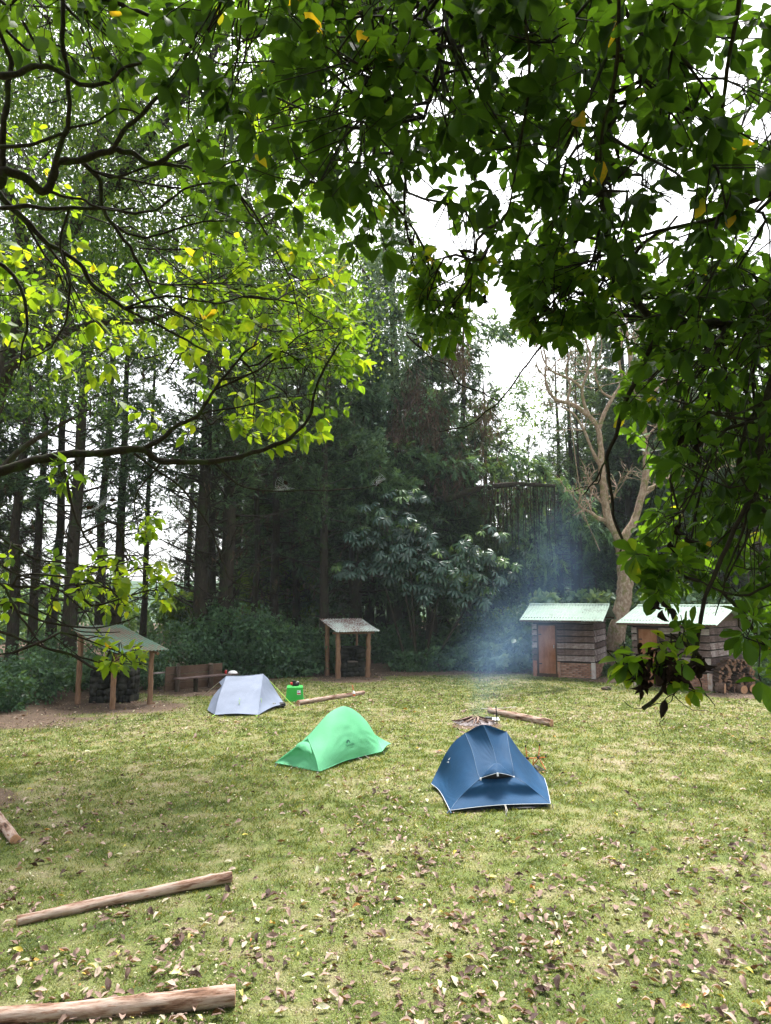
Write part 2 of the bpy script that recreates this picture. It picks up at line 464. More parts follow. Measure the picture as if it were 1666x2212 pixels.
def lawn_grass():
    b = Buf()
    N = 720000
    u = rng.random(N)
    Y = 4.0 * (31 / 4.0) ** (u ** 1.0)
    X = (rng.random(N) * 2 - 1) * (.64 * Y + 1.3)
    so = soil(X, Y); pa = patchiness(X, Y)
    tuft = fbm(X * 9, Y * 9, 71, 2)
    keep = rng.random(N) < np.clip((1.15 - pa * .75) * (1.05 - so * 1.25) * np.clip(tuft * 2.2 - .35, .15, 1.2), 0, 1)
    X, Y, pa, so, tuft = X[keep], Y[keep], pa[keep], so[keep], tuft[keep]; n = len(X)
    sc = np.clip(Y / 7, .75, 4)
    O = np.stack((X, Y, gz(X, Y) - .004), 1)
    th = rng.random(n) * 2 * math.pi; lean = .35 + rng.random(n) * .95
    D = np.stack((np.cos(th) * lean, np.sin(th) * lean, np.ones(n)), 1)
    Nn = np.stack((np.cos(th + 1.5 + rng.random(n)), np.sin(th + 1.5 + rng.random(n)), .2 + 0 * th), 1)
    L = (.018 + .030 * rng.random(n) ** 1.3) * (1.25 - .55 * pa) * np.clip(sc, .9, 1.6)
    W = (.0045 + .004 * rng.random(n)) * sc
    tint = np.clip(pa * .5 + rng.random(n) * .7 - .22 + (rng.random(n) < .12) * .4 + (tuft - .5) * -.3, 0, 1)
    place(*BLADE, O, D, Nn, L, W, tint, b)
    print('grass', b.tris())
    b.obj('grass', M['grass'], smooth=False, kind='stuff', label='short patchy grass of the clearing, green with straw coloured tufts', category='grass')
lawn_grass()

def litter():
    """fallen leaves: the largest in view are things of their own, the rest one mass"""
    N = 19000
    u = rng.random(N)
    Y = 3.9 * (31 / 3.9) ** (u ** .85)
    X = (rng.random(N) * 2 - 1) * (.62 * Y + .5)
    dens = np.clip(fbm(X * .5, Y * .35, 91, 3) * 2.6 - .72, .12, 1) * np.clip(1.25 - (Y - 4) / 34, .3, 1)
    dens *= np.where(Y < 7.5, 1.35, 1) * np.where((X > -.5) & (Y < 9), 1.2, .7)
    dens *= np.clip(vnoise(X * 2.5, Y * 2.5, 5) * 1.9 - .1, .25, 1.3)
    k = rng.random(N) < dens
    # keep clear of tents and the fire
    k &= ~(((X > .6) & (X < 2.9) & (Y > 9.3) & (Y < 12.5)) | ((X > -1.9) & (X < .1) & (Y > 12.0) & (Y < 14.2)) | ((X > -4.7) & (X < -2.4) & (Y > 18.2) & (Y < 20.3)))
    X, Y = X[k], Y[k]; n = len(X)
    L = (.035 + .10 * rng.random(n) ** 1.8) * np.clip(.9 + (Y - 6) * .012, .85, 1.15)
    th = rng.random(n) * 2 * math.pi
    tilt = rng.normal(0, .3, n)
    D = np.stack((np.cos(th), np.sin(th), tilt), 1)
    Nn = unit(np.stack((rng.normal(0, .38, n), rng.normal(0, .38, n) - .1, np.ones(n)), 1))
    O = np.stack((X, Y, gz(X, Y) + .016 + .012 * rng.random(n)), 1)
    r = rng.random(n)
    tint = np.where(r < .60, rng.uniform(.42, .80, n), np.where(r < .72, rng.uniform(.78, .87, n), np.where(r < .96, rng.uniform(.0, .32, n), np.where(r < .98, .9, rng.uniform(.95, 1, n)))))
    pr = proj(O); size = L / pr[:, 2]
    inview = (pr[:, 0] > 8) & (pr[:, 0] < 1658) & (pr[:, 1] < 2204)
    order = np.argsort(-(size * inview)); big = np.zeros(n, bool); big[order[:290]] = True
    # three curled shapes
    tmpl = []
    for cz, fw, ww in ((.25, .25, .22), (.6, .5, .19), (-.3, .35, .24)):
        V, T = leaf_template((0, ww * .7, ww, ww * .66, 0), (0, .22, .5, .78, 1.0), fw)
        V = V.copy(); V[:, 2] += -cz * (V[:, 0] - .5) ** 2 + cz * .25 + .04 * np.sin(V[:, 0] * 9 + V[:, 1] * 14); V[:, 0] -= .5
        tmpl.append((V, T))
    b = Buf(); kind_i = rng.integers(0, 3, n)
    for q in range(3):
        s_ = (~big) & (kind_i == q)
        place(*tmpl[q], O[s_], D[s_], Nn[s_], L[s_], None, tint[s_], b)
    b.obj('leaf_litter', M['dead_leaf'], smooth=True, kind='stuff', label='small fallen leaves strewn over the whole lawn', category='leaf litter')
    meshes = {}
    kinds = [(.0, .32, 'dark brown curled dead leaf lying on the short grass of the lawn'), (.32, .62, 'brown dry dead leaf lying on the short grass of the lawn'), (.62, .80, 'pale pinkish tan dry leaf lying on the short grass of the lawn'), (.80, .88, 'pale green freshly fallen leaf lying flat on the lawn'), (.88, .97, 'yellow fallen leaf lying on the short grass of the lawn'), (.97, 1.01, 'orange brown fallen leaf lying on the short grass of the lawn')]
    for i in np.where(big)[0]:
        t = tint[i]; kk = next(j for j, a in enumerate(kinds) if a[0] <= t < a[1])
        tq = round(float(t) * 12) / 12
        tq = min(max(tq, kinds[kk][0]), kinds[kk][1] - .01)
        key = (kind_i[i], round(tq, 3))
        if key not in meshes:
            bb = Buf(); V, T = tmpl[kind_i[i]]; bb.add(V, T, None, tq); meshes[key] = bb.mesh('fallen_leaf', M['dead_leaf'])
        o = link('fallen_leaf', meshes[key], label=kinds[kk][2], category='fallen leaf', group='fallen leaves on the lawn: ' + kinds[kk][2].split(' leaf')[0])
        d = unit(D[i]); y = unit(np.cross(Nn[i], d)); z = np.cross(d, y)
        mt = Matrix(((d[0], y[0], z[0], O[i][0]), (d[1], y[1], z[1], O[i][1]), (d[2], y[2], z[2], O[i][2] + .006), (0, 0, 0, 1)))
        o.matrix_world = mt @ Matrix.Scale(float(L[i]), 4)
litter()

def crumbs():
    b = Buf(); N = 90000
    Y = 4.0 * (30 / 4.0) ** rng.random(N); X = (rng.random(N) * 2 - 1) * (.60 * Y + .6)
    d = np.clip(fbm(X * .9, Y * .7, 131, 3) * 2.4 - .6, .15, 1); k = rng.random(N) < d; X, Y = X[k], Y[k]; n = len(X)
    th = rng.random(n) * 6.3; D = np.stack((np.cos(th), np.sin(th), rng.normal(0, .35, n)), 1); Nn = np.stack((rng.normal(0, .5, n), rng.normal(0, .5, n), np.ones(n)), 1)
    s_ = np.clip(Y / 7, .8, 2.6); L = (.010 + .022 * rng.random(n) ** 1.5) * s_
    t_ = np.where(rng.random(n) < .45, rng.uniform(0, .25, n), rng.uniform(.35, .9, n))
    place(*LEAF_SM, np.stack((X, Y, gz(X, Y) + .014 + .015 * rng.random(n)), 1), D, Nn, L, L * rng.uniform(.5, 1.2, n), t_, b)
    b.obj('leaf_crumbs', M['dead_leaf'], smooth=False, kind='stuff', label='crumbs of broken leaves and straw lying in the grass', category='leaf crumbs')
crumbs()
# ================================================================ LOGS
M['log'] = barkmat('peeled_log', [(.36, (.045, .024, .017)), (.44, (.19, .105, .07)), (.52, (.34, .24, .19)), (.60, (.42, .33, .28)), (.68, (.22, .10, .055))], ns=(.8, 5, 5), scale=3.2, bmp=1.0, dist=.015, rough=.8)
def endgrain(name, c1, c2):
    m, nt, p = newmat(name)
    nt.links.new(ramp(nt, [(.3, c1), (.7, c2)], noise(nt, 18, 6, .7)), p.inputs['Base Color']); p.inputs['Roughness'].default_value = .85
    return m
M['cut'] = endgrain('sawn_log_end', (.30, .14, .07), (.46, .27, .15))
M['cut_dark'] = endgrain('dark_log_end', (.12, .06, .04), (.24, .13, .08))
def log(pts, r0, r1, label, ragged=0, sides=22, n=46, name='log', group='logs lying on the lawn', tex_dir=None, lift=0):
    P = smooth_path(pts, n)
    o0 = P[0].copy()
    t = thing(name, label, 'log', o0, group)
    dv = unit(P[-1] - o0); yv = unit(np.cross((0, 0, 1.), dv)); zv = np.cross(dv, yv)
    P = (P - o0) @ np.stack((dv, yv, zv), 1)
    t.matrix_world = Matrix(((dv[0], yv[0], zv[0], o0[0]), (dv[1], yv[1], zv[1], o0[1]), (dv[2], yv[2], zv[2], o0[2]), (0, 0, 0, 1)))
    sd_ = rng.integers(0, 999)
    u = np.linspace(0, 1, n)
    R = (r0 + (r1 - r0) * u) * .70
    b = Buf(); tubes(b, P, R, sides)
    V = b.v[0]; C_ = np.repeat(P, sides, 0); d = V - C_; un = unit(d)
    ang = np.tile(np.arange(sides) / sides * 2 * np.pi, n); uu = np.repeat(u, sides)
    rn = fbm(uu * 9 + sd_, np.cos(ang) * 1.4 + 5 + np.sin(ang) * .8, 4, 3) - .5
    knots = sum(np.exp(-((uu - ku) / .014) ** 2 - ((np.angle(np.exp(1j * (ang - ka)))) / .35) ** 2) * kh for ku, ka, kh in [(rng.random(), rng.random() * 6.28, .25 + .25 * rng.random()) for _ in range(7)])
    rag = 0
    if ragged: rag = -np.clip((uu - (1 - ragged)) / ragged, 0, 1) * (vnoise(ang * 2.2, uu * 6, 9) > .5) * .32
    b.v[0] = C_ + d * (1 + rn * .30 + knots * .6 + rag)[:, None]
    b.obj('bark', M['log'], t)
    for e, mt in ((0, 'cut'), (n - 1, 'cut')):
        ring = b.v[0][e * sides:(e + 1) * sides]; c = ring.mean(0); ax = unit(P[0] - P[1]) if e == 0 else unit(P[-1] - P[-2])
        bb = Buf(); r1_ = c + (ring - c) * .96 + ax * .002
        VV = np.vstack((ring, r1_, c + (ring - c) * .5 + ax * .004, c[None] + ax * .003))
        Q = []; T = []
        for a in range(sides):
            a2 = (a + 1) % sides
            Q += [(a, a2, sides + a2, sides + a), (sides + a, sides + a2, 2 * sides + a2, 2 * sides + a)]; T.append((2 * sides + a, 2 * sides + a2, 3 * sides))
        bb.add(VV, T, Q); bb.obj('log_end', M[mt], t)
    return t
def glog(pxa, pxb, r0, r1, label, mid=0, **k):
    a = gnd(*pxa, z=r0 * .6); c = gnd(*pxb, z=r1 * .6)
    m1 = a * .6 + c * .4 + np.array((0, 0, mid)); m2 = a * .3 + c * .7 + np.array((0.0, mid * 1.5, 0))
    return log([a, m1, m2, c], r0, r1, label, **k)
glog((37, 1990), (500, 1893), .062, .075, 'long thin peeled log with a splintered reddish right end lying on the grass', mid=.01, ragged=.13)
glog((-70, 2200), (508, 2150), .075, .098, 'thick pale peeled log lying on grass along the bottom edge, propped just off the ground', mid=-.012)
glog((33, 1814), (-60, 1690), .082, .085, 'log with a round orange sawn end poking in from the left edge')
glog((644, 1518), (786, 1496), .095, .085, 'peeled reddish log beside the green box, an orange bottle standing against it', ragged=.0)
glog((1058, 1535), (1192, 1562), .105, .125, 'brown log by the campfire with a split reddish near end', ragged=.2)

# ================================================================ generic cloth tools
def curve(*pts, n=13): return smooth_path(np.array(pts, float), n)
def coons(b, c0, c1, d0, d1, tint=.5, m=0, sag=0, nrm=None, wr=None, flip=False):
    """c0: bottom u-curve, c1: top u-curve, d0: left v-curve, d1: right v-curve"""
    nu, nv = len(c0), len(d0)
    u = np.linspace(0, 1, nu)[None, :, None]; v = np.linspace(0, 1, nv)[:, None, None]
    S_ = (1 - v) * c0[None] + v * c1[None] + (1 - u) * d0[:, None] + u * d1[:, None]
    S_ = S_ - ((1 - u) * (1 - v) * c0[0] + u * (1 - v) * c0[-1] + (1 - u) * v * c1[0] + u * v * c1[-1])
    if nrm is None:
        nrm = unit(np.cross(c0[-1] - c0[0] + c1[-1] - c1[0], d0[-1] - d0[0] + d1[-1] - d1[0]))
    w_ = (np.sin(np.pi * u) * np.sin(np.pi * v)) ** .8
    S_ = S_ - nrm * sag * w_
    if wr:
        for (cu, cv, freq, amp, reach) in wr:      # pleats radiating from a corner
            a = np.arctan2(v - cv, u - cu); r = np.hypot(u - cu, v - cv)
            S_ = S_ + nrm * amp * np.sin(a * freq + 1.3) * np.exp(-(r / reach) ** 2) * np.clip(r * 4, 0, 1) * np.clip(w_ * 2.5, 0, 1)
    V = S_.reshape(-1, 3)
    i = np.arange(nv - 1)[:, None] * nu + np.arange(nu - 1)[None]
    Q = np.stack((i, i + 1, i + nu + 1, i + nu), -1).reshape(-1, 4)
    b.add(V, None, Q, tint, m)
    return S_
def nylon(name, c, trans=.25, rough=.5):
    m, nt, p = newmat(name)
    n = noise(nt, 2.5, 3, .5); n2 = noise(nt, 9, 4, .6, mapping=(1, 1, .3), dist=1.2)
    lo = tuple(x * .86 for x in c); hi = tuple(min(1, x * 1.12) for x in c)
    nt.links.new(ramp(nt, [(.3, lo), (.7, hi)], n), p.inputs['Base Color'])
    p.inputs['Roughness'].default_value = rough; p.inputs['Specular IOR Level'].default_value = .15
    bump(nt, p, n2, .15, .02)
    tr = nt.nodes.new('ShaderNodeBsdfTranslucent'); tr.inputs[0].default_value = (*[min(1, x * 1.2) for x in c], 1)
    mx = nt.nodes.new('ShaderNodeMixShader'); mx.inputs[0].default_value = trans
    nt.links.new(p.outputs[0], mx.inputs[1]); nt.links.new(tr.outputs[0], mx.inputs[2])
    nt.links.new(mx.outputs[0], nt.nodes['Material Output'].inputs['Surface'])
    return m
M['blue'] = nylon('blue_nylon', (.010, .052, .122), .12, .72)
M['blue_seam'] = solid('blue_seam', (.02, .07, .15), .5)
M['green_t'] = nylon('green_nylon', (.15, .50, .26), .3, .6)
M['green_seam'] = solid('green_seam', (.10, .42, .20), .5)
M['grey_t'] = nylon('grey_nylon', (.21, .245, .33), .2, .6)
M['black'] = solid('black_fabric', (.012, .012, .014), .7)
M['white'] = solid('white_tape', (.62, .64, .68), .6, .08)
M['lime'] = solid('lime_guy_line', (.45, .75, .12), .6, .1)
M['cord'] = solid('pale_cord', (.45, .42, .36), .7, .1)
M['metal'] = solid('peg_metal', (.35, .35, .36), .35, .1, metal=.8)
def line(name, pts, r, mat, parent, sides=5, n=None, base=None):
    P = np.array(pts, float)
    if n: P = smooth_path(P, n)
    if base is not None: P = P - base
    b = Buf(); tubes(b, P, np.full(len(P), r), sides, caps=True)
    return b.obj(name, mat, parent)

# ---------------------------------------------------------------- blue tent
def blue_tent():
    def z3(x, y): return (x / 4.165 + 866.7, y / 4.165 + 1466.7)
    A_ = lambda x, y, Y: at(*z3(x, y), Y)
    FL = gnd(*z3(440, 1182), z=.03); FR = gnd(*z3(1345, 1122), z=.06); L = gnd(*z3(270, 940), z=.08); Rr = gnd(*z3(1290, 892), z=.10)
    base = np.array((*((FL + FR + L + Rr) / 4)[:2], 0))
    ap = A_(740, 412, 11.25); LS = A_(575, 487, 11.35); RS = A_(950, 475, 11.5)
    TL = A_(713, 893, 10.50); TR = A_(1013, 878, 10.68); Vt = A_(858, 760, 10.78); lip = A_(868, 848, 10.42)
    BL = L + np.array((.45, .95, .0)); BR = Rr + np.array((-.12, .75, 0))
    t = thing('tent', 'dark blue dome tent with a hooded vent over its front panel', 'tent', base)
    for nm in 'FL FR L Rr ap LS RS TL TR Vt lip BL BR'.split(): pass
    FL, FR, L, Rr, ap, LS, RS, TL, TR, Vt, lip, BL, BR = [p - base for p in (FL, FR, L, Rr, ap, LS, RS, TL, TR, Vt, lip, BL, BR)]
    off = lambda x, y, Y: A_(x, y, Y) - base
    N = 25
    e_L_LS = curve(L, off(322, 830, 11.55), off(400, 672, 11.45), off(482, 560, 11.4), LS, n=N)
    e_FL_TL = curve(FL, off(520, 1075, 10.30), off(620, 975, 10.38), TL, n=N)
    e_LS_TL = curve(LS, off(640, 650, 11.0), off(690, 850, 10.6), TL, n=N)
    e_L_FL = curve(L, off(350, 1045, 10.95) + np.array((0, 0, .05)), FL, n=N)
    e_TL_V = curve(TL, off(790, 810, 10.62), Vt, n=N)
    e_ap_V = curve(ap, off(800, 560, 11.12), off(835, 655, 10.98), Vt, n=N)
    e_ap_LS = curve(ap, off(660, 452, 11.32), LS, n=N)
    e_ap_RS = curve(ap, off(850, 462, 11.42), RS, n=N)
    e_RS_TR = curve(RS, off(975, 640, 11.12), off(1005, 790, 10.8), TR, n=N)
    e_V_TR = curve(Vt, off(930, 806, 10.72), TR, n=N)
    e_TR_FR = curve(TR, off(1130, 950, 10.55), off(1250, 1045, 10.5), FR, n=N)
    e_RS_R = curve(RS, off(1100, 690, 11.8), off(1200, 800, 11.9), Rr, n=N)
    e_R_FR = curve(Rr, off(1318, 1000, 11.2) + np.array((0, 0, .03)), FR, n=N)
    e_FL_FR = curve(FL, off(680, 1152, 10.16), off(900, 1133, 10.2), off(1120, 1125, 10.3), FR, n=N)
    e_TL_TR_in = curve(TL, off(865, 872, 10.62), TR, n=N)
    b = Buf(); fl = b
    coons(b, e_L_FL, e_LS_TL, e_L_LS, e_FL_TL, sag=-.015, nrm=np.array((-.5, -.5, .5)), wr=[(1, 0, 30, .010, .75), (0, 0, 26, .007, .4), (1, 1, 20, .006, .4)])
    coons(b, e_LS_TL[::-1], e_ap_V[::-1], e_TL_V, e_ap_LS[::-1], sag=.02, nrm=np.array((-.1, -.4, .9)), wr=[(0, 1, 26, .012, .55), (1, 0, 18, .005, .4)])
    coons(b, e_ap_V[::-1], e_RS_TR[::-1], e_V_TR, e_ap_RS, sag=.02, nrm=np.array((.1, -.4, .9)), wr=[(0, 0, 26, .010, .45), (1, 1, 22, .005, .4)])
    coons(b, e_TR_FR, e_RS_R, e_RS_TR[::-1], e_R_FR[::-1], sag=.02, nrm=np.array((.6, -.3, .6)), wr=[(1, 0, 26, .009, .6), (0, 0, 22, .007, .5)])
    coons(b, e_FL_FR, e_TL_TR_in, e_FL_TL, e_TR_FR[::-1], sag=-.035, nrm=np.array((0, -.8, .5)), wr=[(.5, 1, 18, .009, .5), (1, 0, 24, .006, .5)])
    # back half
    eb1 = curve(L, L * .5 + BL * .5 + np.array((0, 0, .04)), BL, n=N); eb2 = curve(BL, (BL + LS) / 2 + np.array((.02, .10, .02)), LS, n=N)
    coons(b, eb1, curve(L, LS, n=N) * 0 + e_L_LS, e_L_LS * 0 + L, eb2) if False else None
    cen = (BL + BR) / 2
    coons(b, eb1, np.repeat(LS[None], N, 0), e_L_LS, eb2, sag=.0)
    eb3 = curve(BL, cen + np.array((0, .15, .05)), BR, n=N); eb4 = curve(BR, (BR + RS) / 2 + np.array((-.02, .10, .02)), RS, n=N)
    coons(b, eb3, curve(LS, ap, RS, n=N), eb2, eb4, sag=.0)
    eb5 = curve(BR, BR * .5 + Rr * .5 + np.array((0, 0, .04)), Rr, n=N)
    coons(b, eb5, np.repeat(RS[None], N, 0), eb4, e_RS_R[::-1], sag=.0)
    b.obj('flysheet', M['blue'], t)
    # hood
    b = Buf()
    lipc = curve(TL, off(790, 868, 10.44), lip, off(945, 858, 10.52), TR, n=N)
    topc = curve(TL, off(790, 808, 10.58), off(862, 757, 10.74), off(932, 806, 10.68), TR, n=N)
    coons(b, lipc, topc, curve(TL, TL + .001, n=9), curve(TR, TR + .001, n=9), sag=-.035, nrm=np.array((0, -.6, .7)), wr=[(.5, 0, 16, .010, .6)])
    b.obj('vent_hood', M['blue'], t)
    b = Buf()
    coons(b, curve(TL, off(865, 905, 10.58), TR, n=N), lipc + np.array((0, .05, -.012)), curve(TL, TL + .001, n=5), curve(TR, TR + .001, n=5))
    b.obj('vent_opening', M['black'], t)
    for e in (e_LS_TL, e_ap_V, e_RS_TR, topc, e_FL_TL, e_TR_FR): line('seam', e, .0055, M['blue_seam'], t)
    for e in (e_L_FL, e_FL_FR, e_R_FR): line('white_hem', e, .0038, M['white'], t)
    line('white_hem', lipc, .003, M['white'], t)
    for p in (TL, TR, lip):
        bb = Buf(); box(bb, p + np.array((0, -.012, -.015)), (.028, .02, .05), bev=.004); bb.obj('toggle', M['white'], t)
    # low inner tent body, black to paint the shade under the fly
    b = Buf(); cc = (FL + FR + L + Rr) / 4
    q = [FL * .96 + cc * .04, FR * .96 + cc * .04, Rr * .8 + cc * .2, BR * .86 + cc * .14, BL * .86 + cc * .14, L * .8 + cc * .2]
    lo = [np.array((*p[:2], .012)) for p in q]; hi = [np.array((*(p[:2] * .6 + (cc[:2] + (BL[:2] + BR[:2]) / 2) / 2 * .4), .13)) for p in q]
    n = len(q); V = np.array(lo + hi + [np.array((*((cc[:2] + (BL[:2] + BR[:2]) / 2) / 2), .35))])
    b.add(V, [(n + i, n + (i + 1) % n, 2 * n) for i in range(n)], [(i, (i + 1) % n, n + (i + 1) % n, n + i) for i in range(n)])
    b.obj('inner_tent_shade', M['black'], t)
    mid = e_FL_FR[13]
    g = gnd(*z3(942, 1222)) - base
    line('guy_line', [mid, (mid + g) / 2 + np.array((.01, 0, .01)), g], .004, M['cord'], t)
    line('guy_line', [mid + np.array((.012, 0, 0)), (mid + g) / 2 + np.array((.03, 0, -.01)), g], .004, M['cord'], t)
    for p in (FL, FR, g, L):
        d = np.array((p[0] * .03, p[1] * .03, 0))
        line('peg', [np.array((*(p + d)[:2], .06)), np.array((*(p + 1.6 * d)[:2], -.05))], .006, M['metal'], t)
    for sgn in (-1, 1):
        line('corner_strap', [FL + np.array((0, 0, .0)), FL + np.array((-.03 * sgn - .02, -.06, -.02))], .007, M['blue_seam'], t)
    # pale emblem on the left panel
    bb = Buf(); S_ = None
    c = off(430, 735, 11.32); 
    Rm = np.array(((.83, -.35, -.2), (.1, .0, -.9), (.3, .3, .3)))
    ex, ez = unit(np.array((.75, -.62, 0))), unit(np.array((.25, .3, .85)))
    for pts in ([(0, 0), (.035, .05), (.05, .02)], [(.045, 0), (.075, .035), (.08, -.005)], [(-.01, -.03), (.02, -.012), (.03, -.035)]):
        V = np.array([c + ex * a * 1.1 + ez * d_ * 1.1 + np.array((-.02, -.03, .015)) for a, d_ in pts]); bb.add(V, [(0, 1, 2)])
    bb.obj('emblem', M['white'], t, smooth=False)
blue_tent()

# ---------------------------------------------------------------- green tent
def green_tent():
    def z2(x, y): return (400 + x / 3.57, 1266.7 + y / 3.57)
    B = gnd(*z2(1035, 1428), z=.02); C_ = gnd(*z2(1520, 1272), z=.05); T_ = gnd(*z2(730, 1366), z=.03); E = gnd(*z2(1588, 1212), z=.05)
    base = np.array((*((B + C_ + T_ + E) / 4)[:2], 0))
    O = lambda x, y, Y: at(*z2(x, y), Y) - base
    t = thing('tent', 'light green tent with one high arched hoop and a low front porch', 'tent', base)
    B, C_, T_, E = [p - base for p in (B, C_, T_, E)]
    A = O(950, 1172, 12.95); D_ = O(1465, 1142, 14.25)
    N = 25
    top = curve(A, O(990, 1108, 13.1), O(1100, 985, 13.4), O(1180, 935, 13.6), O(1235, 925, 13.72), O(1310, 957, 13.85), O(1400, 1040, 14.05), D_, n=31)
    bot = curve(B, O(1120, 1392, 12.62), O(1240, 1342, 13.0), O(1400, 1300, 13.55), C_, n=31)
    eA = curve(B, O(1012, 1330, 12.52), O(975, 1235, 12.75), A, n=N); eD = curve(C_, O(1495, 1210, 14.12), D_, n=N)
    side = Buf()
    coons(side, bot, top, eA, eD, sag=-.10, nrm=np.array((.75, -.55, .35)), wr=[(0, 0, 26, .010, .6), (1, 0, 24, .008, .5), (.62, .48, 8, .012, .25)])
    # far side
    far = np.array((-.80, .62, 0)) * 1.05
    B2, C2 = B + far, C_ + far * .8
    bot2 = curve(B2, C2, n=31)
    coons(side, bot2, top, curve(B2, (B2 + A) / 2 + np.array((-.02, .02, .0)), A, n=N), curve(C2, (C2 + D_) / 2 + np.array((-.02, .02, .0)), D_, n=N), sag=.02, nrm=np.array((-.75, .55, .35)))
    # porch
    hood0 = O(905, 1250, 12.74); hoodL = O(832, 1262, 12.93); hoodR = O(978, 1292, 12.60)
    eT = curve(T_, O(775, 1315, 13.02), hoodL, O(890, 1212, 12.95), A, n=N)
    eBT = curve(T_, O(860, 1402, 12.75) + np.array((0, 0, .02)), B, n=N)
    coons(side, eBT, np.repeat(A[None], N, 0), eT, eA, sag=.05, nrm=np.array((-.45, -.8, .3)), wr=[(1, 0, 18, .010, .6), (.5, 1, 16, .012, .6)])
    coons(side, curve(T_, B2, n=N), np.repeat(A[None], N, 0), eT, curve(B2, (B2 + A) / 2, A, n=N), sag=-.02)
    # rear porch
    eDE = curve(D_, O(1525, 1180, 14.5), E, n=N); eCE = curve(C_, (C_ + E) / 2 + np.array((0, 0, .03)), E, n=N)
    coons(side, eCE, np.repeat(D_[None], N, 0), eD, eDE[::-1], sag=.01)
    coons(side, curve(C2, E, n=N), np.repeat(D_[None], N, 0), curve(C2, D_, n=N), eDE[::-1], sag=.0)
    side.obj('flysheet', M['green_t'], t)
    b = Buf()
    hc = curve(hoodL, O(870, 1240, 12.78), O(915, 1268, 12.66), hoodR, n=N); ht = curve(hoodL, O(880, 1205, 12.95), O(945, 1200, 12.82), O(968, 1240, 12.7), hoodR, n=N)
    coons(b, hc, ht, curve(hoodL, hoodL + .001, n=7), curve(hoodR, hoodR + .001, n=7), sag=-.03, nrm=np.array((-.45, -.8, .3)), wr=[(.5, 0, 14, .01, .5)])
    b.obj('vent_hood', M['green_t'], t)
    line('seam', eA + np.array((-.003, -.006, .004)), .0075, M['green_seam'], t); line('seam', eD + np.array((0, -.004, .003)), .006, M['green_seam'], t)
    line('hem', bot, .006, M['green_seam'], t); line('hem', eBT, .006, M['green_seam'], t)
    # inner tent body, its black stands for the shade under the hem
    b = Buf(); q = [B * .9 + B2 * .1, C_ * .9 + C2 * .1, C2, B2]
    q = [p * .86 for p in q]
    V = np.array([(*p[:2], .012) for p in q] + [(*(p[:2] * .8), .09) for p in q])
    b.add(V, None, [(0, 1, 5, 4), (1, 2, 6, 5), (2, 3, 7, 6), (3, 0, 4, 7), (4, 5, 6, 7)]); b.obj('inner_tent_shade', M['black'], t)
    # side pull-out, guy lines
    bb = Buf(); p0 = O(1240, 1158, 13.25)
    bb.add([p0 + (-.035, -.03, .018), p0 + (.03, -.015, -.02), p0 + (.012, -.06, -.005), p0 + (.0, 0, -.02)], [(0, 1, 2), (0, 3, 2), (1, 3, 2)]); bb.obj('pull_out_tab', M['green_seam'], t)
    for a, g in (((1335, 1318, 13.3), (1368, 1345)), ((1385, 1300, 13.5), (1422, 1328)), ((838, 1382, 12.85), (790, 1425))):
        line('guy_line', [O(*a), gnd(*z2(*g)) - base], .005, M['cord'], t)
    for p in (B, C_, T_, E):
        line('peg', [np.array((*(p * 1.04)[:2], .05)), np.array((*(p * 1.07)[:2], -.04))], .007, M['metal'], t)
    # printed mark and lettering on the long side
    S_ = side.v[0].reshape(N, 31, 3)
    def onside(x, y):     # nearest point of the long side seen at x, y of the picture
        pr = proj(S_.reshape(-1, 3) + base); X_, Y_ = z2(x, y)
        i = np.argsort((pr[:, 0] - X_) ** 2 + (pr[:, 1] - Y_) ** 2)[:4]; d = S_.reshape(-1, 3)[i].mean(0)
        return at(X_, Y_, (d + base)[1] - .035) - base
    a0, a1, a2 = onside(1240, 1236), onside(1305, 1222), onside(1262, 1190)
    ex = unit(a1 - a0); wid = np.linalg.norm(a1 - a0); up = unit(a2 - a0 - ex * np.dot(a2 - a0, ex)); nz = np.cross(ex, up)
    def txt(s_, org, width, parent):
        fc = bpy.data.curves.new('lettering', 'FONT'); fc.body = s_; fc.extrude = .002; fc.size = 1
        tmp = bpy.data.objects.new('lettering', fc); COL.objects.link(tmp)
        me = bpy.data.meshes.new_from_object(tmp.evaluated_get(bpy.context.evaluated_depsgraph_get()))
        bpy.data.objects.remove(tmp)
        co = np.array([v.co for v in me.vertices]); k = width / (co[:, 0].max() - co[:, 0].min()); co *= k
        co = org + co[:, :1] * ex + co[:, 1:2] * up * 1.15 + co[:, 2:3] * nz
        me.vertices.foreach_set('co', co.ravel().astype(np.float32)); me.update(); me.materials.clear(); me.materials.append(M['mark'])
        return link('lettering', me, parent)
    M['mark'] = solid('dark_print', (.03, .16, .10), .6, .1)
    bpy.context.view_layer.update()
    txt('Naturehike', a0, wid, t)
    txt('cloud up', a0 + ex * wid * .5 - up * .036, wid * .35, t)
    b = Buf(); c = a0 + ex * wid * .32 + up * .062; r = wid * .19
    th = np.linspace(-.3, 3.3, 14); outer = np.array([c + ex * r * 1.15 * math.cos(a) + up * r * math.sin(a) for a in th]); inner = np.array([c + ex * (r * .55 * math.cos(a) + .012) + up * (r * .55 * math.sin(a) - .012) for a in th])
    b.add(np.vstack((outer, inner)), None, [(i, i + 1, 15 + i, 14 + i) for i in range(13)]); b.obj('printed_mark', M['mark'], t, smooth=False)
green_tent()

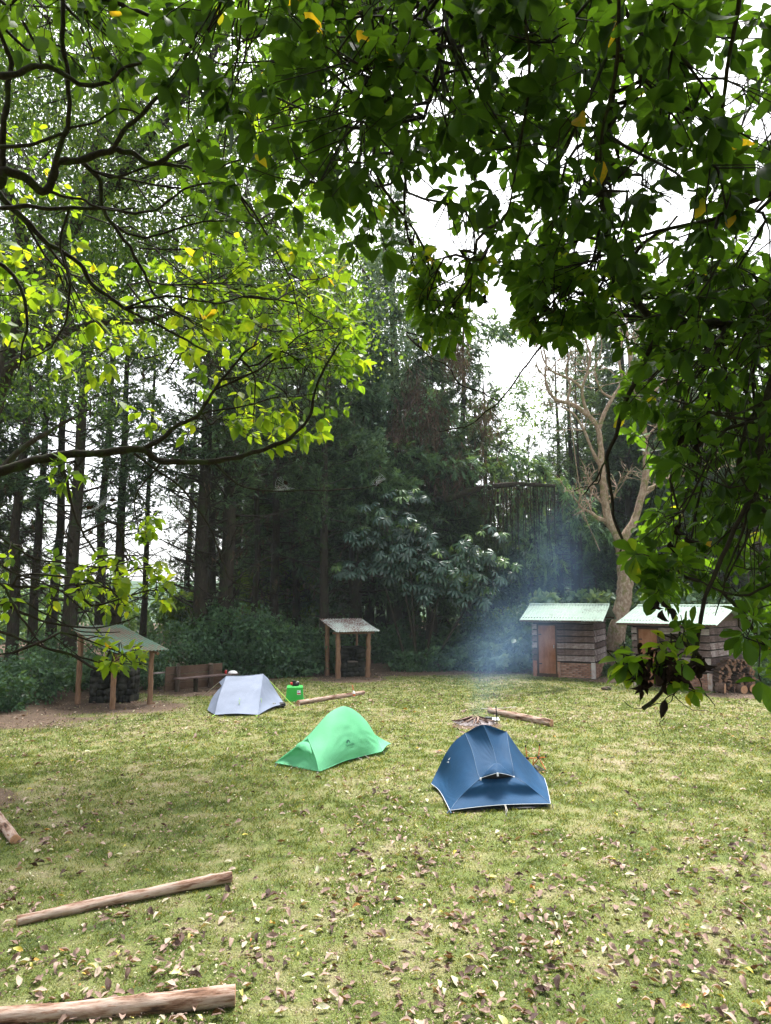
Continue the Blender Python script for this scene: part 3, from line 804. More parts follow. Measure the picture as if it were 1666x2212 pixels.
# ---------------------------------------------------------------- grey tent
def grey_tent():
    def z2(x, y): return (400 + x / 3.57, 1266.7 + y / 3.57)
    FL = gnd(*z2(230, 990), z=.03); FR = gnd(*z2(565, 990), z=.03); LT = gnd(*z2(172, 952), z=.05); RT = gnd(*z2(768, 906), z=.06)
    base = np.array((*((FL + FR + LT + RT) / 4)[:2], 0))
    O = lambda x, y, Y: at(*z2(x, y), Y) - base
    t = thing('tent', 'pale grey ridge tent with lime green guy lines beside the bench', 'tent', base)
    FL, FR, LT, RT = [p - base for p in (FL, FR, LT, RT)]
    RL = O(318, 692, 19.75); RR = O(603, 675, 20.0); HL = O(262, 738, 19.85); HR = O(652, 728, 20.25)
    N = 21; b = Buf()
    ridge = curve(RL, O(460, 690, 19.85), RR, n=N); bot = curve(FL, (FL + FR) / 2 + np.array((0, 0, .03)), FR, n=N)
    e1 = curve(FL, O(262, 850, 19.0), RL, n=N); e2 = curve(FR, O(600, 770, 19.55), RR, n=N)
    e2 = curve(FR, O(578, 860, 18.95), RR, n=N)
    coons(b, bot, ridge, e1, e2, sag=.03, nrm=np.array((0, -.8, .5)), wr=[(1, 1, 22, .014, .6), (0, 0, 20, .008, .5)])
    # left end
    eLT = curve(LT, O(215, 850, 19.5), O(283, 765, 19.75), RL, n=N)
    coons(b, curve(LT, FL, n=N), np.repeat(RL[None], N, 0), eLT, e1, sag=.01, nrm=np.array((-.8, -.4, .3)))
    # right end
    eRT = curve(RT, O(715, 830, 20.4), HR, n=N); 
    coons(b, curve(FR, (FR + RT) / 2 + np.array((0, 0, .05)), RT, n=N), curve(RR, HR, n=N), e2, eRT, sag=.02, nrm=np.array((.7, -.6, .3)), wr=[(0, 1, 20, .01, .6)])
    far = np.array((.15, 1.9, 0)); FL2, FR2 = FL + far, FR + far + np.array((.1, 0, 0))
    coons(b, curve(FL2, FR2, n=N), ridge, curve(FL2, RL, n=N), curve(FR2, RR, n=N), sag=.02, nrm=np.array((0, .8, .5)))
    coons(b, curve(LT, FL2, n=N), np.repeat(RL[None], N, 0), eLT, curve(FL2, RL, n=N))
    coons(b, curve(RT, FR2, n=N), curve(HR, RR, n=N), eRT, curve(FR2, RR, n=N))
    b.obj('flysheet', M['grey_t'], t)
    for (A, B_, C_, nm) in ((RL, HL, O(285, 770, 19.55), 0), (RR, HR, O(598, 765, 19.55), 1)):
        bb = Buf(); back = (A + B_) / 2 + np.array((0, .25, -.05))
        bb.add([A, B_, C_, back], [(0, 1, 2), (0, 3, 1)]); bb.obj('end_hood', M['grey_t'], t, smooth=False)
    line('seam', e1, .006, M['grey_t'], t); line('seam', e2, .006, M['grey_t'], t)
    line('ridge_seam', ridge, .008, M['grey_t'], t)
    for a, g in ((HL, (120, 862)), (HR, (852, 940)), (HR, (815, 905))):
        line('guy_line', [a, gnd(*z2(*g)) - base], .006, M['lime'] if a is HR else M['cord'], t)
    for (x, y, x2, y2, Y) in ((415, 878, 425, 922, 18.75), (585, 862, 590, 895, 18.8), (420, 862, 424, 880, 18.8), (262, 860, 258, 885, 19.05)):
        line('lime_loop', [O(x, y, Y), O(x + 4, (y + y2) / 2, Y - .05), O(x2, y2, Y)], .006, M['lime'], t)
    for p in (FL, FR): line('lime_loop', [p, p + np.array((-.05, -.12, -.02)), p + np.array((.05, -.1, -.03))], .007, M['lime'], t)
    bb = Buf(); c = O(690, 905, 19.0)
    for dx in (-.03, .015): bb.add([c + (dx - .03, -.02, -.015), c + (dx + .03, -.02, -.01), c + (dx, -.01, .05)], [(0, 1, 2)])
    bb.obj('emblem', M['white'], t, smooth=False)
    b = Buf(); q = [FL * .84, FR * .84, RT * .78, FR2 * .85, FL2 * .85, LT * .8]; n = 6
    V = np.array([(*p[:2], .012) for p in q] + [(*(p[:2] * .6), .12) for p in q]); b.add(V, None, [(i, (i + 1) % n, n + (i + 1) % n, n + i) for i in range(n)]); b.obj('inner_tent_shade', M['black'], t)  # inner body with the shade under the fly put into its colour
grey_tent()

# ---------------------------------------------------------------- camp gear
M['gbox'] = solid('green_plastic', (.03, .45, .06), .35, .06, spec=.5)
M['red'] = solid('red_print', (.55, .03, .03), .5, .1); M['bluep'] = solid('blue_print', (.03, .08, .4), .5, .1)
M['orange'] = solid('orange_metal', (.55, .14, .03), .35, .1, spec=.5)
M['pot'] = solid('blackened_pot', (.03, .035, .03), .45, .2, spec=.5)
M['whitep'] = solid('white_plastic', (.75, .76, .78), .35, .04)
def gear():
    a = gnd(618, 1514); c = gnd(652, 1516); w_ = np.linalg.norm((c - a)[:2]); ctr = (a + c) / 2 + np.array((0, .2, 0))
    t = thing('storage_box', 'bright green plastic box standing upside down beside the grey tent', 'box', (ctr[0], ctr[1], gz(ctr[0], ctr[1])), rot=(0, 0, .12))
    h = .42; b = Buf()
    def frus(b, w0, d0, w1, d1, z0, z1):
        V = [(-w0, -d0, z0), (w0, -d0, z0), (w0, d0, z0), (-w0, d0, z0), (-w1, -d1, z1), (w1, -d1, z1), (w1, d1, z1), (-w1, d1, z1)]
        b.add(np.array(V) / (2, 2, 1), None, [(0, 1, 5, 4), (1, 2, 6, 5), (2, 3, 7, 6), (3, 0, 4, 7), (4, 5, 6, 7), (3, 2, 1, 0)])
    frus(b, w_, .42, w_ * .9, .36, .0, h - .03); frus(b, w_ * .9, .36, w_ * .82, .30, h - .03, h)
    b.obj('body', M['gbox'], t, smooth=False)
    b = Buf(); frus(b, w_ * 1.04, .46, w_ * 1.03, .45, .001, .045); b.obj('rim', M['gbox'], t, smooth=False)
    b = Buf()
    for x in (-.14, .0, .14): box(b, (x * w_ * 2.4, -.205, .22), (.012, .02, .34))
    b.obj('rib', M['gbox'], t, smooth=False)
    sh = Matrix.Rotation(-.07, 3, 'X')
    b = Buf(); box(b, (.12, -.208, .25), (.11, .006, .12), np.array(sh)); b.obj('sticker', M['whitep'], t, smooth=False)
    b = Buf(); box(b, (.12, -.2125, .222), (.10, .003, .035), np.array(sh)); b.obj('sticker_print', M['red'], t, smooth=False)
    b = Buf(); box(b, (.095, -.2105, .275), (.035, .003, .02), np.array(sh)); b.obj('sticker_print', M['bluep'], t, smooth=False)
    # small stove and bag on the box
    s_ = thing('gas_stove', 'small black and red camping stove lying on top of the green box', 'stove', (ctr[0] - .02, ctr[1] - .04, h + .004 + float(gz(*ctr[:2]))))
    b = Buf(); tubes(b, [(-.10, 0, .055), (-.02, .0, .055)], [.045, .045], 12, caps=True); b.obj('gas_canister', M['red'], s_)
    b = Buf(); tubes(b, [(0, 0, 0), (0, 0, .05), (0, 0, .10), (0, 0, .14)], [.05, .055, .045, .06], 12, caps=True); b.obj('burner', M['black'], s_)
    b = Buf(); box(b, (.09, .02, .05), (.12, .12, .09), bev=.02); b.obj('pouch', M['black'], s_)
    line('handle', [(.05, -.05, .1), (.12, -.05, .13), (.15, -.02, .1)], .006, M['metal'], s_)
    # orange bottle at the log
    p = gnd(765, 1505); bt = thing('bottle', 'orange and white bottle leaning against the reddish log', 'bottle', p + np.array((0, -.06, 0)))
    b = Buf(); tubes(b, [(0, 0, 0), (0, .01, .12), (-.01, .02, .15), (-.02, .03, .17), (-.022, .03, .19)], [.04, .04, .03, .015, .013], 12, caps=True); b.obj('body', M['whitep'], bt)
    b = Buf(); tubes(b, [(-.022, .03, .19), (-.05, .05, .33), (-.06, .055, .34)], [.017, .016, .01], 10, caps=True); b.obj('cap', M['orange'], bt)
    b = Buf(); tubes(b, [(0, 0, .02), (0, .006, .09)], [.0415, .0415], 12); b.obj('wrapper', M['orange'], bt)
    # dark things by the right corner of the grey tent
    p = gnd(598, 1529); pk = thing('backpack', 'small black bag lying under the corner of the grey tent', 'bag', p + np.array((0, .15, 0)))
    b = Buf(); box(b, (0, 0, .06), (.42, .22, .12), bev=.04); b.obj('body', M['black'], pk)
    b = Buf(); box(b, (.02, -.115, .06), (.2, .02, .07), bev=.008); b.obj('pocket', M['pot'], pk)
    # folding chair frame next to the blue tent
    def z3(x, y): return (x / 4.165 + 866.7, y / 4.165 + 1466.7)
    g0 = gnd(*z3(1300, 835)); g1 = gnd(*z3(1185, 775)); bs = np.array((*((g0 + g1) / 2)[:2], 0))
    Y0 = g0[1]
    O = lambda x, y, dy=0: at(*z3(x, y), Y0 + dy) - bs
    ch = thing('camping_chair', 'orange metal frame of a folding camp chair standing beside the blue tent', 'chair', bs)
    for a, c in (((1120, 615, .3), (1132, 708, .28)), ((1246, 602, .25), (1236, 705, .2)), ((1132, 716, .28), (1236, 708, .2)), ((1236, 708, .2), (1303, 706, .05)), ((1240, 705, .2), (1298, 815, .0)), ((1236, 712, .2), (1165, 800, .45)), ((1190, 722, .24), (1186, 775, .24)), ((1132, 716, .28), (1180, 826, .1))):
        line('pole', [O(*a), O(*c)], .009, M['orange'], ch, 7)
    for a in ((1134, 714, .28), (1238, 706, .2)):
        b = Buf(); c = O(*a); box(b, c, (.06, .05, .045), bev=.012); b.obj('hub', M['black'], ch)
    for a in ((1120, 615, .3), (1246, 602, .25), (1303, 706, .05)):
        b = Buf(); c = O(*a); tubes(b, [c, c + np.array((0, 0, .04))], [.013, .012], 8, caps=True); b.obj('pole_tip', M['black'], ch)
    b = Buf(); q = [O(1185, 775, .35), O(1215, 768, .4), O(1300, 820, .02), O(1232, 832, 0)]
    coons(b, curve(q[3], q[2], n=9), curve(q[0], q[1], n=9), curve(q[3], q[0], n=9), curve(q[2], q[1], n=9), sag=.03, nrm=np.array((0, -.4, .9)), wr=[(0, .5, 14, .02, .8)]); b.obj('folded_seat_cloth', M['black'], ch)
    line('orange_hem', [O(1228, 843, -.02), O(1302, 836, -.02)], .009, M['orange'], ch)
    # pot, post, plate and stick at the fire
    p = gnd(1056, 1560); pt = thing('cooking_pot', 'small dark green cooking pot beside the campfire', 'pot', p)
    b = Buf(); tubes(b, [(0, 0, 0), (0, 0, .01), (0, 0, .10), (0, 0, .115), (0, 0, .112), (0, 0, .03)], [.06, .08, .083, .09, .078, .07], 18); b.obj('body', M['pot'], pt)
    b = Buf(); th = np.linspace(0, 2 * np.pi, 19)[:-1]; b.add(np.vstack((np.stack((np.cos(th) * .085, np.sin(th) * .085, 0 * th + .118), 1), [(0, 0, .13)])), [(i, (i + 1) % 18, 18) for i in range(18)]); b.obj('lid', M['pot'], pt)
    line('handle', [(.08, 0, .09), (.15, -.02, .1), (.2, -.03, .095)], .007, M['metal'], pt)
    a = gnd(1074, 1563); pp = thing('short_pole', 'thin dark metal pole stuck upright in the ground by the campfire log', 'pole', a)
    b = Buf(); tubes(b, [(0, 0, -.02), (-.01, 0, .26), (-.02, 0, .37)], [.014, .013, .013], 8, caps=True); b.obj('shaft', M['black'], pp)
    b = Buf(); tubes(b, [(-.02, 0, .37), (-.022, 0, .395)], [.02, .018], 8, caps=True); b.obj('cap', M['pot'], pp)
    a = gnd(1066, 1557); pl = thing('plate', 'pale sheet lying on the ash behind the dark pole', 'plate', a + np.array((0, 0, .02)))
    b = Buf(); b.add([(-.05, -.08, 0), (.14, -.09, .01), (.13, .1, .05), (-.02, .12, .04), (.05, 0, .035)], [(0, 1, 4), (1, 2, 4), (2, 3, 4), (3, 0, 4)]); b.obj('sheet', M['white'], pl, smooth=False)
    line('thin_stick', [gnd(1040, 1531, z=.03), gnd(1085, 1530, z=.05), gnd(1115, 1527, z=.04)], .012, M['cord'], None)
    o = bpy.data.objects['thin_stick']; o['label'] = 'thin pale stick lying on the grass behind the campfire log'; o['category'] = 'stick'
    # a stone on the lawn
    p = gnd(1311, 1490); b = Buf()
    bm = bmesh.new(); bmesh.ops.create_icosphere(bm, subdivisions=3, radius=1)
    for v in bm.verts: v.co *= 1 + .25 * (mnoise.noise(v.co * 1.7)); v.co.x *= .17; v.co.y *= .12; v.co.z *= .07
    me = bpy.data.meshes.new('rock'); bm.to_mesh(me); bm.free(); me.materials.append(M['bark_brown'])
    link('rock', me, None, (p[0], p[1], .04), label='small brown stone lying on the lawn in front of the first hut', category='stone')
gear()

# ================================================================ CORRUGATED ROOFS
def roofmat(name, base, leaf=.5, dirt=(.12, .05, .045)):
    m, nt, p = newmat(name)
    n = noise(nt, 5, 8, .75); n2 = noise(nt, 26, 6, .8, mapping=(1, .6, 1))
    big = noise(nt, .9, 4, .6)
    c = ramp(nt, [(.35, tuple(x * .78 for x in base)), (.65, base)], n)
    f = math_(nt, 'ADD', math_(nt, 'MULTIPLY', n2, .75), math_(nt, 'MULTIPLY', big, .45))
    f = ramp(nt, [(leaf, (0, 0, 0)), (leaf + .05, (1, 1, 1))], f)
    c = mixc(nt, f, c, dirt)
    nt.links.new(c, p.inputs['Base Color']); p.inputs['Roughness'].default_value = .8; p.inputs['Specular IOR Level'].default_value = .2
    bump(nt, p, n2, .3, .01)
    return m
M['roof_a'] = roofmat('pale_green_roof', (.33, .43, .36), .66, (.10, .08, .06))
M['roof_b'] = roofmat('littered_roof', (.50, .58, .54), .565, (.15, .065, .055))
M['roof_c'] = roofmat('mossy_green_roof', (.065, .13, .095), .57, (.10, .075, .055))
def corrugated(name, p00, ex, ey, W, L, mat, parent, pitch=.11, amp=.018, n_sheets=4, lift=0.0, ragged=.015, seed=0):
    """p00 corner, ex unit along the eave, ey unit down the slope"""
    r_ = np.random.default_rng(seed); nz = np.cross(ex, ey); nz = nz * np.sign(nz[2])
    per = W / n_sheets
    for k in range(n_sheets):
        x0, x1 = k * per, (k + 1) * per + (.05 if k < n_sheets - 1 else 0)
        nx = int((x1 - x0) / pitch * 6) + 1
        xs = np.linspace(x0, x1, nx); ys = np.linspace(0, L + r_.uniform(-ragged, ragged), 7)
        zz = amp * np.sin(xs / pitch * 2 * np.pi) + lift + (k % 2) * .004
        X, Y = np.meshgrid(xs, ys)
        sagv = -.01 * np.sin(np.pi * Y / L) + .006 * np.sin(Y * 3 + k)
        top = p00 + X[..., None] * ex + Y[..., None] * ey + (np.broadcast_to(zz, X.shape) + sagv)[..., None] * nz
        edge = (r_.random(nx) < .12) * r_.uniform(-.03, .0, nx); top[-1] += edge[:, None] * ey
        bot = top - nz * .0035
        b = Buf(); nv = 7; i = np.arange(nv - 1)[:, None] * nx + np.arange(nx - 1)[None]
        Q = np.stack((i, i + 1, i + nx + 1, i + nx), -1).reshape(-1, 4)
        b.add(top.reshape(-1, 3), None, Q); b.add(bot.reshape(-1, 3), None, Q[:, ::-1])
        f = np.arange(nx - 1)
        for row in (0, nv - 1):
            V = np.vstack((top[row], bot[row])); b.add(V, None, np.stack((f, f + 1, nx + f + 1, nx + f), 1))
        b.obj(name, mat, parent)

# ================================================================ HUTS
def plankmat(name, stops, ns=(.5, 6, 14), sc=6):
    m, nt, p = newmat(name)
    n = noise(nt, sc, 8, .7, mapping=ns); n2 = noise(nt, 2.0, 5, .7); t = attr(nt)
    f = math_(nt, 'ADD', math_(nt, 'ADD', math_(nt, 'MULTIPLY', n, .55), math_(nt, 'MULTIPLY', n2, .45)), math_(nt, 'MULTIPLY', math_(nt, 'SUBTRACT', t, .5), .35))
    nt.links.new(ramp(nt, stops, f), p.inputs['Base Color']); p.inputs['Roughness'].default_value = .85; p.inputs['Specular IOR Level'].default_value = .15
    bump(nt, p, n, .7, .012)
    return m
M['plank'] = plankmat('weathered_plank', [(.34, (.030, .018, .017)), (.47, (.085, .055, .050)), (.56, (.16, .115, .108)), (.68, (.36, .31, .30))])
M['plank2'] = plankmat('brown_plank', [(.3, (.035, .022, .015)), (.55, (.085, .052, .035)), (.8, (.16, .105, .075))])
M['door'] = plankmat('rusty_door', [(.28, (.05, .03, .022)), (.45, (.21, .085, .042)), (.6, (.29, .135, .08)), (.8, (.34, .24, .18))], ns=(3, 3, .6), sc=2)
M['brick'] = plankmat('red_brick', [(.3, (.16, .075, .05)), (.5, (.30, .16, .11)), (.75, (.42, .28, .21))], ns=(1, 1, 1), sc=18)
M['gapshade'] = solid('board_gap_shade', (.016, .011, .009), .9)  # near black, paints the shade line under each wall board
M['mortar'] = solid('mortar', (.20, .16, .135), .9, .3, 20)
M['plaster'] = plankmat('limewashed_pillar', [(.35, (.28, .12, .075)), (.5, (.36, .24, .19)), (.62, (.48, .44, .42)), (.8, (.55, .53, .50))], ns=(1, 1, .6), sc=5)
def hut(label, x0, y0, yaw, W, Dp, seed, side=1):
    r_ = np.random.default_rng(seed)
    g = float(gz(x0 + .5, y0))
    t = thing('wooden_hut', label, 'hut', (x0, y0, g - .02), 'wooden huts at the edge of the lawn', rot=(0, 0, yaw))
    H, BH = 2.25, .56
    dx0, dx1 = .20, .90
    # core walls
    b = Buf()
    core = [((dx1 + W) / 2, .04, H / 2, W - dx1 - .02, .05, H - .06), (dx0 / 2 + .01, .04, H / 2, dx0 - .02, .05, H - .06), ((dx0 + dx1) / 2, .04, (H + 1.95) / 2, dx1 - dx0, .05, H - 1.97), (W / 2, Dp - .04, H / 2, W - .02, .05, H - .06), (.04, Dp / 2, H / 2, .05, Dp - .14, H - .06), (W - .04, Dp / 2, H / 2, .05, Dp - .14, H - .06)]
    for c in core: box(b, c[:3], c[3:])
    b.obj('wall_core', M['gapshade'], t, smooth=False)
    b = Buf(); box(b, ((dx1 + W) / 2, .012, BH / 2), (W - dx1 - .06, .05, BH)); box(b, (W - .012, Dp / 2, BH / 2), (.05, Dp - .1, BH)); b.obj('mortar_bed', M['mortar'], t, smooth=False)
    # brick plinth, front and right side
    bl, bh = .205, .055; cache = {}
    def brick(c, s_, yawl=0):
        k = (round(s_[0], 2), round(s_[1], 2), int(r_.integers(0, 4)))
        if k not in cache:
            bb = Buf(); box(bb, (0, 0, 0), s_, tint=r_.random(), bev=.006); cache[k] = bb.mesh('brick', M['brick'])
        o = link('brick', cache[k], t, c); o.rotation_euler = (r_.normal(0, .012), r_.normal(0, .012), yawl + r_.normal(0, .012))
    rows = int(BH / (bh + .012))
    for ax in (0, 1):
        x_s, x_e = (dx1 + .15, W - .13) if ax == 0 else (.14, Dp - .14)
        for k in range(rows):
            z = .03 + bh / 2 + k * (bh + .012); x = x_s - (bl / 2 if k % 2 else 0)
            while x < x_e - .03:
                a, c = max(x, x_s), min(x + bl, x_e)
                if c - a > .035:
                    pr = r_.normal(0, .004)
                    if ax == 0: brick(((a + c) / 2, .008 + pr, z), (c - a, .07, bh))
                    else: brick((W - .008 + pr, (a + c) / 2, z), (c - a, .07, bh), math.pi / 2)
                x += bl + .012
    for (px_, py_, hh, ww) in ((W - .055, .055, BH + .03, .15), (dx1 + .075, .03, BH + .03, .12), (.075, .04, BH + .05, .15), (W - .055, Dp - .055, BH + .03, .15)):
        b = Buf(); box(b, (px_, py_, hh / 2), (ww, ww, hh), bev=.01, tint=r_.random()); b.obj('brick_pillar', M['plaster'], t, smooth=False)
    # overlapping boards: front right of door, left of door, right side, left side, back
    def board(xa, xb, z, hgt, face, proud=.05, tilt=.09):
        b = Buf(); L = xb - xa; nx = max(2, int(L / .12)); th = .022
        xs = np.linspace(-L / 2, L / 2, nx); wv = (np.array([vnoise(xx * 2 + z * 7 + seed, 0, 3) for xx in xs]) - .5) * .018
        lo = -hgt / 2 + wv; hi = np.full(nx, hgt / 2)
        prf = [(-proud, lo), (-proud + th, lo), (th * .4, hi), (-th * .6, hi)]
        V = np.concatenate([np.stack((xs, np.full(nx, yy), zz), 1) for yy, zz in prf])
        i = np.arange(nx - 1)
        Q = []
        for a_ in range(4):
            b_ = (a_ + 1) % 4; Q.append(np.stack((a_ * nx + i, b_ * nx + i, b_ * nx + i + 1, a_ * nx + i + 1), 1))
        Q = np.vstack(Q); b.add(V, None, Q, .2 + .7 * r_.random()); e = nx - 1
        b.add(V, None, [(0, nx, 2 * nx, 3 * nx)], .5); b.add(V, None, [(e, 3 * nx + e, 2 * nx + e, nx + e)], .5)
        o = b.obj('board', M['plank'], t, smooth=False)
        cx_ = (xa + xb) / 2
        if face == 'f': o.location = (cx_, 0, z)
        elif face == 'r': o.location = (W, cx_, z); o.rotation_euler = (0, 0, math.pi / 2)
        elif face == 'l': o.location = (0, Dp - cx_, z); o.rotation_euler = (0, 0, -math.pi / 2)
        else: o.location = (W - cx_, Dp, z); o.rotation_euler = (0, 0, math.pi)
        o.rotation_euler.y = r_.normal(0, .004)
    nb = 7; bhgt = (H - BH - .05) / nb
    for k in range(nb):
        z = BH + .05 + bhgt * (k + .5)
        hh = bhgt - .04
        if z < 1.95 or True:
            board(dx1 + .02 if z < 1.97 else -.02, W + .015, z, hh, 'f')
            board(-.02, dx0 - .02, z, hh, 'f') if z < 1.97 else None
        board(-.015, Dp + .015, z + .01, hh, 'r'); board(0, Dp, z, hh, 'l')
    for k in range(10): board(0, W, .12 + .22 * k, .25, 'b')
    for k in range(3): board(.0, Dp, .10 + .22 * k, .25, 'l')
    # door with frame
    b = Buf(); box(b, ((dx0 + dx1) / 2, .0, 1.04), (dx1 - dx0 - .05, .035, 1.80), bev=.004, tint=.55); d = b.obj('door', M['door'], t, smooth=False)
    b = Buf(); box(b, (dx1 - .09, -.035, 1.15), (.03, .03, .12), bev=.006); b.obj('handle', M['metal'], d, smooth=False)
    for z in (.5, 1.6):
        b = Buf(); box(b, (dx0 + .09, -.024, z), (.11, .012, .035)); b.obj('hinge', M['black'], d, smooth=False)
    for (c, s_) in (((dx0 - .0, -.012, 1.04), (.05, .075, 1.9)), ((dx1, -.012, 1.04), (.05, .075, 1.9)), (((dx0 + dx1) / 2, -.010, 1.972), (dx1 - dx0 + .05, .07, .055)), (((dx0 + dx1) / 2, -.03, .075), (dx1 - dx0 + .1, .14, .11))):
        b = Buf(); box(b, c, s_, bev=.005, tint=.3); b.obj('door_frame', M['plank2'], t, smooth=False)
    # gables and roof
    RZ = 2.72; EO, SO = .42, .42
    for x in (-.004, W + .004):
        b = Buf(); V = [(x - .02, -.0, H - .03), (x - .02, Dp, H - .03), (x - .02, Dp / 2, RZ - .03), (x + .02, -.0, H - .03), (x + .02, Dp, H - .03), (x + .02, Dp / 2, RZ - .03)]
        b.add(V, [(0, 1, 2), (3, 5, 4)], [(0, 3, 4, 1), (1, 4, 5, 2), (2, 5, 3, 0)]); b.obj('gable_board', M['plank2'], t, smooth=False)
    for k, (yy, zz) in enumerate(((-.02, H - .04), (Dp / 2, RZ - .06), (Dp + .02, H - .04), (-.38, H - .135))):
        b = Buf(); box(b, (W / 2, yy, zz), (W + 2 * SO - .1, .05, .07)); b.obj('roof_beam', M['plank2'], t, smooth=False)
    sl = (RZ - H) / (Dp / 2)
    ey = unit(np.array((0, -1, -sl))); L = (Dp / 2 + EO) / -ey[1]
    corrugated('roof_sheet', np.array((-SO, Dp / 2 + .01, RZ + .02)), np.array((1., 0, 0)), ey, W + 2 * SO, L, M['roof_a'], t, n_sheets=4, seed=seed)
    ey2 = unit(np.array((0, 1, -sl)))
    corrugated('roof_sheet', np.array((-SO, Dp / 2 - .01, RZ + .03)), np.array((1., 0, 0)), ey2, W + 2 * SO, L, M['roof_a'], t, n_sheets=4, seed=seed + 1)
    b = Buf(); V = []
    for x in np.linspace(-SO, W + SO, 20):
        V += [(x, Dp / 2 - .09, RZ + .02 - .09 * sl + .03), (x, Dp / 2, RZ + .055), (x, Dp / 2 + .09, RZ + .02 - .09 * sl + .03)]
    b.add(V, None, [(3 * i + j, 3 * i + 3 + j, 3 * i + 4 + j, 3 * i + 1 + j) for i in range(19) for j in (0, 1)]); b.obj('ridge_cap', M['roof_a'], t, smooth=False)
    return t
hut('small wooden hut with rusty brown door and brick plinth in full view behind the smoke', *gnd(1153, 1461)[:2], math.radians(-26), 2.30, 2.6, 3)
hut('wooden hut half hidden by the hanging foreground branch, the firewood stack at its side', *gnd(1371, 1480)[:2], math.radians(-44), 2.58, 2.9, 8)

# ================================================================ SHELTERS
M['stone_mortar'] = solid('sooty_mortar', (.022, .021, .018), .9, .4, 6)
M['stone'] = plankmat('sooty_stone', [(.3, (.010, .010, .010)), (.6, (.028, .028, .022)), (.85, (.06, .058, .045))], ns=(1, 1, 1), sc=7)
_stones = {}
def stone(parent, c, s_, seed):
    k = seed % 7
    if k not in _stones:
        bm = bmesh.new(); bmesh.ops.create_cube(bm, size=1); bmesh.ops.subdivide_edges(bm, edges=bm.edges[:], cuts=1, use_grid_fill=True)
        for v in bm.verts:
            v.co = v.co * .92 + v.co.normalized() * .5 * .10; v.co += Vector([(mnoise.noise(v.co * 3 + Vector((k * 9 + q * 31, 0, 0)))) * .13 for q in range(3)])
        me = bpy.data.meshes.new('stone'); bm.to_mesh(me); bm.free(); me.materials.append(M['stone'])
        a = me.attributes.new('tint', 'FLOAT', 'FACE'); a.data.foreach_set('value', np.full(len(me.polygons), (k + .5) / 7, np.float32))
        for p in me.polygons: p.use_smooth = True
        _stones[k] = me
    o = link('stone', _stones[k], parent, c); o.scale = s_
    return o
def post_part(parent, x, y, h, r, seed, lean=(0, 0), mat='post', name='post'):
    r_ = np.random.default_rng(seed); n = 14
    z = np.linspace(-.12, h, n); P = np.stack((x + lean[0] * z / h + r_.normal(0, .006, n), y + lean[1] * z / h + r_.normal(0, .006, n), z), 1)
    R = r * (1.08 - .16 * np.linspace(0, 1, n)) * (1 + r_.normal(0, .05, n)); R[0] *= 1.1
    b = Buf(); tubes(b, P, R, 10, caps=True)
    V = b.v[0]; V += np.stack((vnoise(V[:, 2] * 9, V[:, 0] * 60, seed) - .5, vnoise(V[:, 2] * 9, V[:, 1] * 60, seed + 3) - .5, 0 * V[:, 2]), 1) * r * .35
    return b.obj(name, M[mat], parent)
